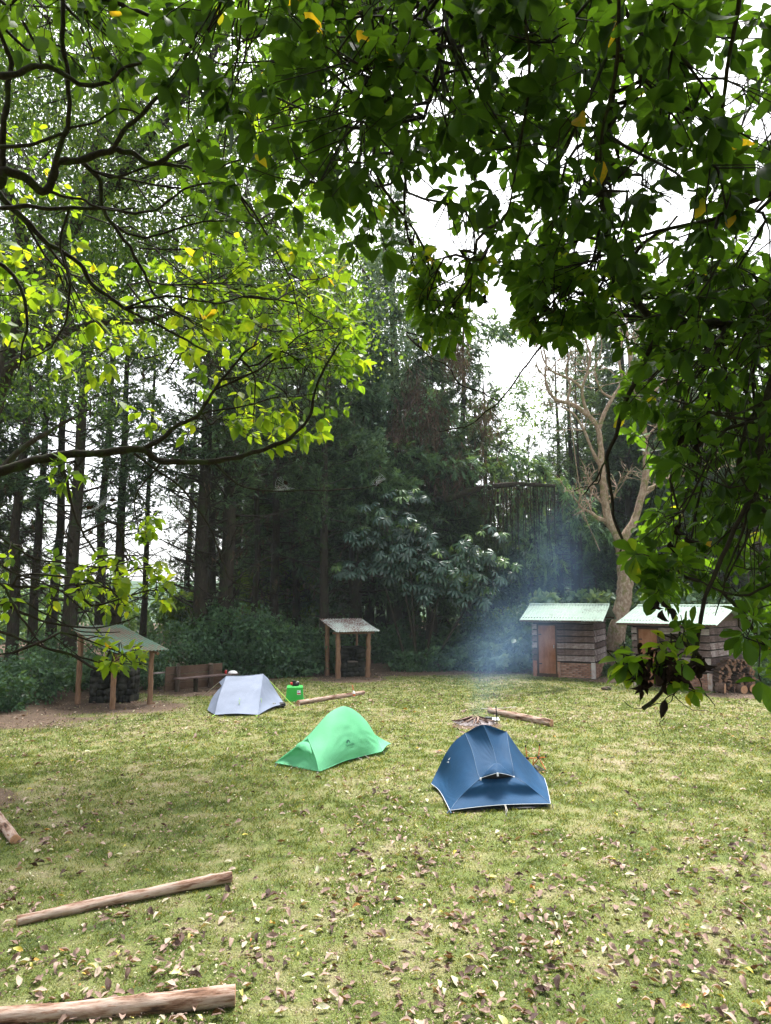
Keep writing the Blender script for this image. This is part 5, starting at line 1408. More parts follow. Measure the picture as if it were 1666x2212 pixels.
# fine leaved tree on the left, mid distance (fills the upper left behind the near twigs)
def fine_tree():
    Y = 15.0; rg = np.random.default_rng(31)
    bx = wx(-60, Y)
    t = thing('mossy_tree', 'big leaning mossy tree with small bright green leaves filling the upper left', 'tree', (bx, Y, 0))
    O = np.array((bx, Y, 0))
    A_ = lambda px, py, dY=0: at(px, py, Y + dY) - O
    limbs = [([(-90, 1500, .5), (-60, 1100, .2), (10, 800, 0), (70, 622, 0), (165, 485, 0), (235, 410, -.2), (310, 310, -.4), (420, 180, -.8), (520, 20, -1)], .26, .06),
             ([(165, 485, 0), (190, 400, .4), (215, 300, .8), (240, 265, .8), (260, 120, 1), (270, -60, 1)], .15, .05),
             ([(70, 622, 0), (40, 480, -.5), (-20, 300, -1), (-60, 60, -1.4)], .15, .05),
             ([(10, 800, 0), (100, 740, -.8), (200, 700, -1.2), (330, 690, -1.6), (430, 640, -2)], .12, .03),
             ([(235, 410, -.2), (340, 380, 0), (470, 300, .3), (560, 250, .5), (660, 200, .6)], .09, .03),
             ([(-60, 1100, .2), (30, 985, -.5), (110, 930, -.9), (200, 880, -1)], .10, .02),
             ([(310, 310, -.4), (450, 420, -.2), (560, 470, 0), (640, 560, .2)], .07, .02)]
    for k, (pts, r0, r1) in enumerate(limbs):
        P = smooth_path([A_(*p) for p in pts], 26); n = 26
        R = np.linspace(r0, r1, n) * (1 + rg.normal(0, .05, n)); b = Buf(); tubes(b, P, R, 9)
        b.obj('trunk' if k == 0 else 'branch', M['bark_dark'], t)
    # crown clumps by region
    cb = Buf(); tw = Buf()
    zones = [((-40, 40), (0, 260), 30), ((60, 330), (0, 330), 60), ((330, 700), (0, 300), 52), ((0, 250), (300, 700), 50), ((230, 560), (300, 620), 62), ((540, 740), (300, 760), 40), ((0, 200), (640, 900), 18), ((560, 760), (560, 800), 20), ((240, 560), (600, 760), 22)]
    C_ = []
    for (x0, x1), (y0, y1), n in zones:
        for i in range(int(n * 5)):
            C_.append(A_(rg.uniform(x0, x1), rg.uniform(y0 - 40, y1), rg.uniform(-2.5, 3.0)))
    C_ = np.array(C_)
    for c in C_:
        k = int(rg.integers(26, 60)); rad = rg.uniform(.28, .55)
        base_t = rg.uniform(.0, .85)
        P = c + rg.normal(0, 1, (k, 3)) * rad * np.array((1, 1, .45))
        D = unit(rg.normal(0, .8, (k, 3)) + np.array((0, 0, -.7))); Nn = unit(rg.normal(0, .6, (k, 3)) + np.array((0, -.2, .8)))
        place(*LEAF_SM, P, D, Nn, rg.uniform(.06, .135, k), None, np.clip(base_t + rg.normal(0, .12, k), 0, 1), cb)
    idx = rg.choice(len(C_), 700)
    ends = C_[idx]; st = ends + unit(rg.normal(0, 1, (700, 3)) + np.array((-.6, 0, -.7))) * rg.uniform(.5, 1.4, (700, 1))
    mid = (ends + st) / 2 + rg.normal(0, .08, (700, 3))
    tubes(tw, np.stack((st, mid, ends), 1), np.array([[.018, .012, .004]]), 4)
    tw.obj('twigs', M['bark_dark'], t, kind='stuff'); cb.obj('crown', M['leaf_fine'], t, smooth=False, kind='stuff')
    print('fine', cb.tris())
fine_tree()

# ---------------------------------------------------------------- vines and creepers on the tall conifers
def creepers():
    rg = np.random.default_rng(8); b = Buf(); hb = Buf(); dd = Buf()
    def blob(px, py, Y, rx, ry, n, size, t0, t1):
        c = at(px, py, Y); s_ = Y / FPX
        leafcloud(b, c, (rx * s_, .9, ry * s_), n, size, LEAF_SM, rg, shell=.2, t0=t0, t1=t1, droop=.9, up=.3)
    for a in ((800, 640, 34.2, 60, 110, 2600, .17, .3, .9), (850, 760, 33.8, 80, 130, 3600, .17, .35, 1), (800, 850, 33, 50, 90, 1500, .17, .2, .9), (870, 560, 35.2, 70, 90, 1900, .16, .2, .8), (930, 900, 33, 60, 80, 900, .16, .2, .7), (800, 960, 31.8, 40, 40, 900, .19, .3, .8), (1130, 860, 38, 60, 60, 900, .17, .2, .6)):
        blob(*a)
    b.obj('climbing_vine', M['vine'], None, smooth=False, label='pale green climbing vine covering the tallest conifer in the middle', category='vine', kind='stuff')
    # grey brown curtains of dead fronds
    for (px, py, Y, w_, h, n) in ((985, 750, 34, 30, 80, 260), (900, 860, 33, 45, 70, 260), (930, 900, 33, 50, 60, 200), (860, 920, 32.6, 30, 50, 120), (1040, 900, 35, 40, 60, 160), (1130, 1060, 33, 120, 40, 240), (980, 1010, 33, 80, 50, 240), (740, 560, 33, 14, 40, 60)):
        s_ = Y / FPX; c = at(px, py, Y)
        O = c + rg.normal(0, .5, (n, 3)) * np.array((w_ * s_, .6, h * s_)); D = unit(np.array((0, 0, -1)) + rg.normal(0, .3, (n, 3)))
        spray(dd, O, D, rg.uniform(.5, 1.0, n), rg.uniform(.3, 1, n), 7, rg=rg, wid=.035)
    dd.obj('dead_fronds', M['conifer_dry'], None, smooth=False, label='grey brown curtains of dead fronds hanging in the middle conifers', category='dead fronds', kind='stuff')
    # hanging mossy strands below a horizontal bough
    P = []
    for i in range(70):
        x = rg.uniform(1040, 1200); y0 = 1052 + rg.normal(0, 6); L = rg.uniform(30, 190); Y = 32 + rg.normal(0, .4)
        a = at(x, y0, Y); e = a + np.array((rg.normal(0, .05), 0, -L * Y / FPX)); m_ = (a + e) / 2 + rg.normal(0, .05, 3); P.append((a, m_, e))
    tubes(hb, np.array(P), np.array([[.022, .018, .006]]), 4)
    O = []; D = []
    for (a, m_, e) in P:
        for u in rg.random(9): O.append(a + (e - a) * u); D.append(unit(rg.normal(0, 1, 3) + (0, 0, -.4)))
    place(*LEAF_SM, np.array(O), np.array(D), unit(rg.normal(0, 1, (len(O), 3))), rg.uniform(.08, .2, len(O)), None, rg.uniform(0, .5, len(O)), hb, 1)
    hb.obj('hanging_moss', [M['bark_dark'], M['bush']], None, label='strands of moss hanging under the broken bough behind the umbrella leaved tree', category='moss', kind='stuff')
    b = Buf(); P = smooth_path([at(960, 1080, 33), at(1040, 1055, 32.4), at(1120, 1046, 32), at(1200, 1050, 31.8)], 16); tubes(b, P, np.linspace(.16, .09, 16) * (1 + rg.normal(0, .08, 16)), 8, caps=True)
    b.obj('dead_bough', M['bark_dark'], None, label='dark horizontal broken bough carrying hanging moss', category='bough')
    # low sweeping green boughs, right of the middle: own thing
    for (nm, lab, pts, n, L0) in (('conifer_bough', 'long dark green conifer bough sweeping down towards the first hut', [(1100, 980), (1160, 1010), (1220, 1070), (1270, 1130), (1290, 1160)], 330, .55),
                        ('conifer_bough', 'hanging green conifer bough left of the blue smoke', [(1120, 1050), (1145, 1110), (1160, 1170), (1165, 1230)], 220, .45),
                        ('conifer_bough', 'bright green conifer bough in the narrow sky gap above the middle', [(1040, 700), (1075, 715), (1110, 720)], 160, .5),
                        ('conifer_bough', 'layered green conifer bough left of the umbrella leaved tree', [(690, 1060), (760, 1010), (830, 1040), (880, 1050)], 360, .5),
                        ('conifer_bough', 'layered green conifer bough above the leaf littered roof', [(680, 1130), (730, 1110), (800, 1120), (850, 1150)], 260, .5),
                        ('conifer_bough', 'green conifer bough above the umbrella leaved tree', [(820, 960), (900, 990), (980, 1010), (1030, 1000)], 300, .55)):
        Yb = 31.5 if lab[0] == 'l' and 'layered' in lab else 33.
        P = smooth_path([at(x, y, Yb) for x, y in pts], 12); t = thing(nm, lab, 'bough', P[0], 'green boughs of the forest conifers')
        b = Buf(); tubes(b, P - P[0], np.linspace(.07, .015, 12), 6); b.obj('stem', M['bark_dark'], t)
        u = rg.random(n) * 11; i = np.minimum(u.astype(int), 10); p = P[i] + (P[i + 1] - P[i]) * (u - i)[:, None] - P[0]
        O = p + rg.normal(0, 1, (n, 3)) * np.array((.45, .5, .22)); D = unit(rg.normal(0, .6, (n, 3)) + unit(P[-1] - P[0]) * .5 + np.array((0, -.3, -.15)))
        b = Buf(); spray(b, O, D, rg.uniform(.6, 1.2, n) * L0 * 1.2, rg.uniform(.55, 1, n), 15, rg=rg, droop=.6); b.obj('sprays', M['conifer'], t, smooth=False, kind='stuff')
creepers()

# ---------------------------------------------------------------- pale forked tree
def pale_tree():
    rg = np.random.default_rng(6); Y0 = 30.3; base = gnd(1325, 1440); base = np.array((wx(1325, Y0), Y0, 0.))
    t = thing('forked_tree', 'pale barked forked tree with bare twisting branches between the two huts', 'tree', base)
    A_ = lambda p: at(p[0], p[1], Y0 + (p[2] if len(p) > 2 else 0)) - base
    def br(pts, w0, w1, nm='branch', n=22, sides=9):
        P = smooth_path([A_(p) for p in pts], n); k = Y0 / FPX / 2
        w0, w1 = (w0, w1) if w0 > 30 else (w0 * .78, w1 * .7); R = np.linspace(w0 * k, w1 * k, n) * (1 + rg.normal(0, .05, n))
        b = Buf(); tubes(b, P, R, sides); V = b.v[0]; c = np.repeat(P, sides, 0); b.v[0] = c + (V - c) * (1 + (vnoise(V[:, 2] * 3, V[:, 0] * 9 + V[:, 1] * 9, 4) - .5) * .35)[:, None]
        b.obj(nm, M['bark_pale'], t)
    br([(1322, 1450), (1326, 1405), (1338, 1341), (1350, 1273), (1349, 1225), (1347, 1191), (1340, 1165)], 36, 30, 'trunk', 30, 12)
    br([(1340, 1172), (1328, 1145), (1318, 1130), (1309, 1096), (1304, 1052), (1299, 1001), (1298, 970), (1293, 930), (1283, 910), (1273, 900)], 27, 14, 'trunk')
    br([(1343, 1172), (1355, 1150), (1372, 1123), (1382, 1086), (1392, 1048), (1397, 1001), (1393, 950), (1385, 890), (1372, 835, .3), (1360, 770, .6), (1352, 700, .8)], 24, 9, 'trunk')
    B = [([(1388, 1060), (1410, 1053), (1433, 1040), (1460, 1027), (1490, 1025), (1530, 1000, -.5)], 13, 6), ([(1392, 1070), (1420, 1050, .4), (1440, 1035, .6)], 8, 3),
         ([(1309, 1125), (1290, 1118), (1278, 1108), (1258, 1098), (1250, 1088)], 13, 6), ([(1306, 1090), (1290, 1075), (1279, 1065)], 10, 5), ([(1309, 1092), (1325, 1075), (1333, 1052)], 9, 5),
         ([(1273, 900), (1248, 880), (1225, 870), (1203, 865), (1186, 845), (1178, 815), (1180, 780), (1172, 740)], 13, 4), ([(1293, 930), (1305, 895), (1323, 860), (1343, 825), (1338, 780), (1345, 730, .4)], 12, 5),
         ([(1273, 900), (1262, 870), (1258, 840), (1270, 800), (1275, 765), (1262, 730), (1250, 705)], 10, 4), ([(1298, 1010), (1278, 970), (1262, 930), (1240, 895), (1215, 880)], 11, 5),
         ([(1258, 840), (1235, 820), (1215, 812), (1190, 800), (1172, 770), (1165, 720)], 8, 3), ([(1225, 870), (1232, 835), (1222, 800), (1232, 760), (1225, 720)], 7, 2),
         ([(1323, 860), (1300, 845), (1285, 800), (1300, 750), (1292, 700)], 7, 2), ([(1385, 890), (1410, 850), (1440, 820), (1465, 780)], 8, 3), ([(1393, 950), (1420, 920), (1450, 905)], 7, 3), ([(1275, 765), (1295, 720), (1300, 680)], 5, 2),
         ([(1178, 815), (1160, 790), (1158, 750)], 5, 2), ([(1343, 825), (1362, 790), (1370, 740), (1390, 700)], 6, 2)]
    for pts, a, c in B: br(pts, a, c)
    ends = [A_(p[0][-1]) for p in B] + [A_(p[0][len(p[0]) // 2]) for p in B]
    tw = []
    for e in ends:
        for q in range(5):
            d = unit(rg.normal(0, 1, 3) + np.array((0, 0, .8))); L = rg.uniform(.6, 1.7); p1 = e + d * L * .5 + rg.normal(0, .08, 3); p2 = p1 + unit(d + rg.normal(0, .5, 3)) * L * .5
            tw.append((e, p1, p2))
            for q2 in range(3):
                s_ = p1 + (p2 - p1) * rg.random(); d2 = unit(d + rg.normal(0, .8, 3)); tw.append((s_, s_ + d2 * .2 + rg.normal(0, .03, 3), s_ + d2 * .5))
    b = Buf(); tubes(b, np.array(tw), np.array([[.022, .014, .005]]), 4); b.obj('twigs', M['bark_pale'], t, kind='stuff')
    # hanging liana
    b = Buf(); P = smooth_path([A_(p) for p in ((1228, 860, -.5), (1238, 950, -.6), (1250, 1040, -.6), (1262, 1110, -.6), (1285, 1165, -.5), (1296, 1190, -.4))], 24); tubes(b, P, np.full(24, .018), 5); b.obj('liana', M['bark_pale'], t)
pale_tree()

# ---------------------------------------------------------------- umbrella leaved tree
def umbrella_tree():
    rg = np.random.default_rng(9); Y0 = 29.6; base = np.array((wx(905, Y0 + 1), Y0 + 1, 0.))
    t = thing('umbrella_tree', 'umbrella leaved tree with glossy bluish fingered leaves in the middle of the forest edge', 'tree', base)
    stems = [(905, 1440, 860, 1200), (915, 1440, 960, 1230), (880, 1440, 830, 1260), (930, 1440, 1040, 1260), (900, 1440, 880, 1120)]
    for (x0, y0, x1, y1) in stems:
        P = smooth_path([at(x0, 1448, Y0 + 1) * (1, 1, 0) - base, at((x0 * 2 + x1) / 3, (y0 * 2 + y1) / 3, Y0 + .9) - base, at(x1, y1, Y0 + .6) - base], 14); b = Buf(); tubes(b, P, np.linspace(.07, .03, 14), 7); b.obj('stem', M['bark_dark'], t)
    shells = [(860, 1090, 75, 40, 46), (835, 1160, 95, 45, 66), (900, 1160, 70, 40, 34), (790, 1215, 65, 30, 40), (1040, 1170, 55, 40, 34), (985, 1215, 80, 45, 64), (1060, 1235, 60, 35, 36), (905, 1215, 70, 40, 40), (960, 1270, 80, 35, 52), (1030, 1290, 60, 30, 30), (745, 1235, 32, 18, 12), (880, 1255, 60, 30, 24)]
    C_ = []; ax = []; tt = []
    for (cx, cy_, rx, ry, n) in shells:
        for i in range(int(n * .6)):
            a = rg.uniform(0, 2 * np.pi); r = math.sqrt(rg.random()); x = cx + rx * r * math.cos(a); y = cy_ + ry * r * math.sin(a)
            dY = (y - cy_) / ry * -.5 + rg.uniform(-.2, .5); p = at(x, y, Y0 + dY); C_.append(p - base)
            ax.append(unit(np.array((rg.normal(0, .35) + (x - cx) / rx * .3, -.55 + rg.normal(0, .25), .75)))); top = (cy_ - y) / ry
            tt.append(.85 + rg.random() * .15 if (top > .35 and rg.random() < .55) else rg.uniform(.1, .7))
    C_ = np.array(C_); ax = np.array(ax); n = len(C_)
    V, T = leaf_template((0, .10, .17, .14, 0), (0, .25, .55, .8, 1), .2)
    V = V.copy(); V[:, 2] -= .35 * V[:, 0] ** 2
    O, D, Nn, L, TI = [], [], [], [], []
    for i in range(n):
        X, Yv, Z = rot_to(ax[i]); k = 8; ph = rg.random() * 6.3; Lf = rg.uniform(.25, .37)
        for j in range(k):
            a = ph + j / k * 2 * np.pi * (.92); d = (X * math.cos(a) + Yv * math.sin(a)) * .9 - Z * rg.uniform(.05, .4)
            O.append(C_[i] + d * .03); D.append(d); Nn.append(Z); L.append(Lf * rg.uniform(.8, 1.1)); TI.append(tt[i] + rg.normal(0, .04))
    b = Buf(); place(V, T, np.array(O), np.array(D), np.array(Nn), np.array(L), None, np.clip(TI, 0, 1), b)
    b.obj('leaves', M['umbrella_leaf'], t, kind='stuff')
    st = C_ - ax * .35 + rg.normal(0, .05, (n, 3)) + np.array((0, .15, -.15)); b = Buf(); tubes(b, np.stack((st, (st + C_) / 2, C_), 1), np.array([[.012, .01, .008]]), 4)
    b.obj('leaf_stalks', M['bark_brown'], t, kind='stuff'); print('umbrella', n)
umbrella_tree()

# ---------------------------------------------------------------- undergrowth along the edge
def undergrowth():
    rg = np.random.default_rng(10); b = Buf()
    def bush(px, py_top, Y, w, n, size, t0=.15, t1=.85, py_bot=None):
        top = zz(py_top, Y); x = wx(px, Y); h = max(top, .3)
        leafcloud(b, np.array((x, Y, h * .48)), (w, w * .7, h * .54), n, size, LEAF_SM, rg, shell=.45, t0=t0, t1=t1, droop=.35, up=.8)
    # left edge to the grey tent
    for px, top, Y, w, n in ((-10, 1440, 19.2, 1.0, 2200), (40, 1420, 20.3, 1.2, 2200), (100, 1400, 21.6, 1.3, 2400), (150, 1405, 22.6, 1.2, 2000), (60, 1360, 24, 1.6, 2400), (215, 1385, 23.6, 1.3, 2200), (290, 1390, 24.2, 1.2, 2400), (350, 1370, 26, 1.5, 2600), (410, 1340, 27.4, 1.4, 3000), (470, 1300, 28, 1.5, 3600), (520, 1310, 28.3, 1.6, 3600), (590, 1335, 28.6, 1.6, 3400), (650, 1360, 29, 1.4, 2600), (695, 1380, 29.4, 1.1, 1800), (560, 1385, 28.0, 1.5, 2000), (620, 1395, 28.3, 1.3, 1600),
                           (700, 1300, 32, 1.3, 1200), (840, 1350, 33, 1.3, 1400), (880, 1408, 30.3, 1.0, 1500), (940, 1400, 30.5, 1.0, 1700), (1000, 1395, 30.7, 1.0, 1700), (1060, 1380, 31, 1.1, 2000), (1110, 1360, 31.3, 1.2, 2400), (1060, 1330, 33.5, 1.5, 2000), (1130, 1310, 33, 1.6, 3200), (1180, 1290, 34, 1.6, 2800), (1250, 1280, 34.5, 1.8, 3000), (1310, 1290, 34, 1.5, 2600), (1390, 1270, 33, 1.7, 2800), (1460, 1260, 33, 1.8, 2800), (1530, 1270, 32, 1.7, 2400), (1350, 1385, 30.2, 1.2, 1600), (1600, 1290, 30, 1.6, 2600), (1650, 1350, 27.5, 1.4, 2400), (1680, 1400, 25.5, 1.1, 2000), (1640, 1440, 25.2, .8, 1400), (1330, 1450, 28.6, .5, 500), (1290, 1455, 28.6, .4, 300)):
        bush(px, top, Y, w, n, .17 if Y > 26 else .13)
    for i in range(30):
        bush(rg.uniform(560, 1160), rg.uniform(1330, 1390), rg.uniform(33, 39), 2.0, 700, .24, .1, .8)
    for i in range(26):        # paler, farther brush that closes the wood
        Y = rg.uniform(40, 60); bush(rg.uniform(520, 1720), rg.uniform(1180, 1290), Y, 3.2, 900, .34, .1, .9)
    for i in range(26):
        Y = rg.uniform(34, 60); bush(rg.uniform(-80, 560), rg.uniform(1240, 1310), Y, 2.8, 900, .30, .2, 1)
    for i in range(24):
        Y = rg.uniform(50, 68); bush(rg.uniform(1120, 1700), rg.uniform(980, 1180), Y, 3.2, 1000, .4, .1, .7)
    b.obj('undergrowth', M['bush'], None, smooth=False, label='tangled green undergrowth along the foot of the forest', category='undergrowth', kind='stuff')
    print('under', b.tris())
    # larger pale glossy leaves behind the first hut
    b = Buf()
    for (px, py, Y, w, h, n) in ((1170, 1310, 30.5, 1.0, .7, 260), (1110, 1400, 29.9, .9, .7, 320), (1290, 1300, 31.5, 1.1, .5, 240), (1430, 1285, 30.5, 1.2, .6, 260), (1060, 1420, 29.6, .7, .5, 160)):
        leafcloud(b, at(px, py, Y), (w, .6, h), n * 2, .28, LEAF_MID, rg, shell=.1, t0=.3, t1=1)
    b.obj('glossy_shrub', M['vine'], None, label='shrub with large pale glossy leaves growing up behind the first hut', category='shrub')
    # thin saplings with sunlit yellow green foliage deeper in the wood
    for k, (px, Y, py, w, lab) in enumerate(((560, 37, 1250, 1.6, 'yellow green sapling glowing between the trunks behind the green box'), (665, 38, 1200, 1.5, 'yellow green sapling glowing left of the leaf littered roof'), (1070, 36, 1330, 1.4, 'yellow green sapling below the umbrella leaved tree'), (1130, 42, 1080, 2.2, 'yellow green leafy tree behind the hanging moss'), (1150, 47, 900, 2.4, 'light green leafy tree under the narrow sky gap'), (380, 36, 1330, 1.3, 'pale green sapling behind the bench'), (1480, 40, 1120, 1.8, 'pale green leafy tree above the second hut'), (1600, 38, 1000, 2.0, 'light green leafy tree in the wood at the right edge'))):
        h = zz(py, Y)
        broadleaf('sapling', lab, (wx(px, Y), Y), h, [(0, 0, h * .5, w * .7, w * .7, h * .3), (rg.normal(0, .4), 0, h * .78, w, w, h * .25)], 3200, .24, 'leaf_fine', 200 + k, r0=.08, t0=.3, t1=1)
    # ferns
    V, T = leaf_template((0, .05, .09, .06, 0), (0, .25, .5, .78, 1), .1)
    fb = Buf()
    for (px, py, n) in ((10, 1520, 26), (30, 1490, 30), (60, 1505, 16), (965, 1420, 16), (1010, 1425, 18), (1050, 1428, 16), (985, 1405, 10), (1100, 1440, 12), (1348, 1450, 16), (1300, 1448, 8), (1650, 1470, 14)):
        c = gnd(px, py + 12)
        for i in range(n):
            a = rg.random() * 6.3; L = rg.uniform(.35, .8); d = np.array((math.cos(a), math.sin(a), 1.1)); d = unit(d)
            o = c + np.array((rg.normal(0, .22), rg.normal(0, .2), 0)); t_ = np.linspace(0, 1, 9)
            rach = o + d * (t_ * L)[:, None] + np.array((0, 0, -.55))[None] * (t_ ** 2 * L)[:, None]
            sd_ = unit(np.cross(d, (0, 0, 1.)))
            for sg in (-1, 1):
                k = 16; u = np.linspace(.1, .97, k); pos = np.stack([np.interp(u, t_, rach[:, q]) for q in range(3)], 1)
                dd_ = sd_ * sg + d * .45 + np.array((0, 0, -.25)); ll = L * .26 * np.sin(u * np.pi * .82 + .45)
                place(*LEAF_SM, pos, np.repeat(unit(dd_)[None], k, 0), np.repeat(np.array((0, -.2, 1.))[None], k, 0), ll, ll * .45, rg.uniform(.3, .9), fb)
    fb.obj('fern_bed', M['fern'], None, smooth=False, label='ferns growing in the dirt along the forest edge', category='ferns', kind='stuff')
    # far wooded hills behind everything
    ys = [70, 90, 130]; b = Buf(); xs = np.linspace(-260, 260, 160)
    for k, (y, h0) in enumerate(((85, 3), (130, 6), (190, 8))):
        hh = h0 * (.5 + fbm(xs * .02 + k * 7, xs * 0, 3, 5)) + (fbm(xs * .35, xs * 0 + k, 9, 3) - .5) * 2.0 + np.where(xs > 0, h0 * .6, 0)
        rows = [np.stack((xs, np.full(160, float(y) + d), hh * f), 1) for d, f in ((-14, -.1), (-7, .55), (0, 1), (12, .8), (30, .0))]
        i = np.arange(159); 
        V = np.concatenate(rows); Q = np.vstack([np.stack((r * 160 + i, r * 160 + i + 1, r * 160 + 161 + i, r * 160 + 160 + i), 1) for r in range(4)])
        b.add(V, None, Q, .3 + .2 * k)
    b.obj('hills', M['hill'], None, kind='structure')
M['hill'] = solid('wooded_hill', (.045, .085, .045), .9, .4, .35, det=8)
undergrowth()
# ================================================================ NEAR TREES OVERHEAD
def near_tree(name, label, skeleton, zones, leafmat_, tmpl, seed, base, per_whorl=(5, 8), tilt=(50, 80), grav=.25, fold=.2, twig_mat='bark_black', max_parts=295, root=None, extra=None, tw_r=.0035):
    rg = np.random.default_rng(seed); base = np.asarray(base, float)
    t = thing(name, label, 'tree', base)
    nodes = []
    for (pts, w0, w1) in skeleton:      # (px, py, distance) with widths in picture units
        Pq = np.array([(*atd(p[0], p[1], p[2]), p[2]) for p in pts]); Pq = smooth_path(Pq, max(8, len(pts) * 5)); n = len(Pq)
        wob = np.stack([fbm(np.linspace(0, n / 4, n), np.full(n, q * 9.1 + seed + pts[0][0]), 5, 3) - .5 for q in range(3)], 1) * .035
        P = Pq[:, :3] + wob * np.minimum(1, np.arange(n) / 3)[:, None] * np.minimum(1, np.arange(n)[::-1] / 3)[:, None]
        R = np.linspace(w0, w1, n) / 2 * Pq[:, 3] / FPX * (1 + rg.normal(0, .07, n))
        b = Buf(); tubes(b, P - base, R, 8 if w0 > 8 else 6, caps=True)
        b.obj('branch', M[twig_mat], t)
        nodes.append(P)
    nodes = np.vstack(nodes)
    if root is not None:
        for pts, r0, r1, nm in root:
            P = smooth_path(np.array(pts, float), 16); b = Buf(); tubes(b, P - base, np.linspace(r0, r1, 16), 12, caps=True); b.obj(nm, M[twig_mat], t)
    O, D, Nn, L, TI = [], [], [], [], []
    TW, TR = [], []
    TW3 = []
    for z in zones:
        poly, n, (d0, d1), (l0, l1), (t0, t1), dirn, blen, holes = z
        poly = np.array(poly, float); x0, y0 = poly.min(0); x1, y1 = poly.max(0)
        k = 0; W = []
        while len(W) < n and k < 60:
            xs = rg.uniform(x0, x1, n * 2); ys_ = rg.uniform(y0, y1, n * 2); ok = inpoly(xs, ys_, poly)
            for h in holes: ok &= ~inpoly(xs, ys_, h)
            ok &= (vnoise(xs / 48, ys_ / 48, seed + len(zones)) > .36) | (rg.random(n * 2) < .22)
            W += list(zip(xs[ok], ys_[ok])); k += 1
        W = W[:n]; n = len(W)
        dist = rg.uniform(d0, d1, n) if n else []
        W3 = np.array([atd(x, y, d) for (x, y), d in zip(W, dist)])
        ns = max(1, n // 9); seeds = W3[rg.choice(n, ns, replace=False)]
        own = np.argmin(((W3[:, None] - seeds[None]) ** 2).sum(-1), 1)
        dirn = np.array(dirn, float)
        for s_ in range(ns):
            mem = np.where(own == s_)[0]
            if not len(mem): continue
            c = W3[mem].mean(0); dv = unit(dirn + rg.normal(0, .25, 3)); e = c + dv * blen * rg.uniform(.7, 1.3)
            dn = np.linalg.norm(nodes - e, axis=1); j = dn.argmin()
            if dn[j] < blen * 1.6: e = nodes[rg.choice(np.argsort(dn)[:14])]
            m1 = c + (e - c) * .35 + rg.normal(0, .05, 3) + np.array((0, 0, .05)); m2 = c + (e - c) * .7 + rg.normal(0, .06, 3)
            path = smooth_path([c - (e - c) * .05, m1, m2, e], 9)
            TW.append(path); TR.append(np.linspace(tw_r * 1.0, tw_r * 2.6, 9))
            for w_ in mem:
                q = path[rg.integers(0, 6)]; a = W3[w_]
                if np.linalg.norm(q - a) > 1.2: q = a + unit(q - a) * 1.2
                mm = (q + a) / 2 + rg.normal(0, .03, 3) + np.array((0, 0, .02))
                TW3.append((a, a * .75 + mm * .25 + rg.normal(0, .006, 3), mm, q))
                axis = unit((a - q) * 1.0 / max(np.linalg.norm(a - q), .01) + np.array((0, 0, -.25)) + rg.normal(0, .35, 3))
                X, Yv, Z = rot_to(axis); nl = int(rg.integers(*per_whorl)); ph = rg.random() * 6.3; tb = rg.uniform(t0, t1); lf = rg.uniform(l0, l1)
                for i in range(nl):
                    an = ph + i * 2.39996; ti = math.radians(rg.uniform(*tilt)) * (1 if i < nl - 1 else .35)
                    d = Z * math.cos(ti) + (X * math.cos(an) + Yv * math.sin(an)) * math.sin(ti); d = unit(d + np.array((0, 0, -grav)))
                    st = a - axis * rg.uniform(0, .05)
                    O.append(st + d * .012); D.append(d); Nn.append(unit(axis * -1 if rg.random() < .0 else np.array((0, 0, 1.)) * .8 + axis * -.5 + rg.normal(0, .28, 3)))
                    L.append(lf * rg.uniform(.65, 1.12)); u = rg.random()
                    TI.append(np.clip(tb + rg.normal(0, .1), 0, .9) if u > .008 else rg.uniform(.93, 1))
                for i in range(int(rg.integers(0, 3))):      # leaves along the twig
                    f = rg.uniform(.15, .6); p = a + (mm - a) * f; d = unit(rg.normal(0, 1, 3) + axis * .6 + np.array((0, 0, -.2)))
                    O.append(p); D.append(d); Nn.append(unit(np.array((0, 0, 1.)) + rg.normal(0, .4, 3))); L.append(lf * rg.uniform(.5, .9)); TI.append(np.clip(tb + rg.normal(0, .12), 0, .95))
    O, D, Nn, L, TI = map(np.array, (O, D, Nn, L, TI))
    b = Buf(); tubes(b, np.array(TW) - base, np.array(TR), 5); tubes(b, np.array(TW3) - base, np.array([[tw_r * .55, tw_r * .6, tw_r * .75, tw_r * 1.0]]), 4)
    b.obj('twigs', M[twig_mat], t, kind='stuff')
    curl = rg.normal(.16, .24, len(O))
    pr = proj(O + unit(D) * (L * .5)[:, None]); size = L / np.maximum(pr[:, 2], .2)
    inv = (pr[:, 0] > 0) & (pr[:, 0] < 1666) & (pr[:, 1] > 0) & (pr[:, 1] < 2212) & (pr[:, 2] > .3)
    big = np.zeros(len(O), bool); big[np.argsort(-(size * inv))[:max_parts]] = True
    V, T = tmpl; s_ = ~big
    b = Buf(); place(V, T, O[s_] - base, D[s_], Nn[s_], L[s_], None, TI[s_], b, curl=curl[s_])
    b.obj('leaves', M[leafmat_], t, kind='stuff')
    cache = {}
    for i in np.where(big)[0]:
        key = (round(TI[i] * 8), round(float(np.clip(curl[i], -.1, .4)) * 8))
        if key not in cache:
            vv = V.copy(); vv[:, 2] -= key[1] / 8 * vv[:, 0] ** 2; bb = Buf(); bb.add(vv, T, None, key[0] / 8); cache[key] = bb.mesh('leaf', M[leafmat_])
        o = link('leaf', cache[key], t); d = unit(D[i]); y = unit(np.cross(Nn[i], d)); z = np.cross(d, y); p = O[i] - base
        o.matrix_local = Matrix(((d[0], y[0], z[0], p[0]), (d[1], y[1], z[1], p[1]), (d[2], y[2], z[2], p[2]), (0, 0, 0, 1))) @ Matrix.Scale(float(L[i]), 4)
    print(name, 'leaves', len(O), 'tris', b.tris())
    return t

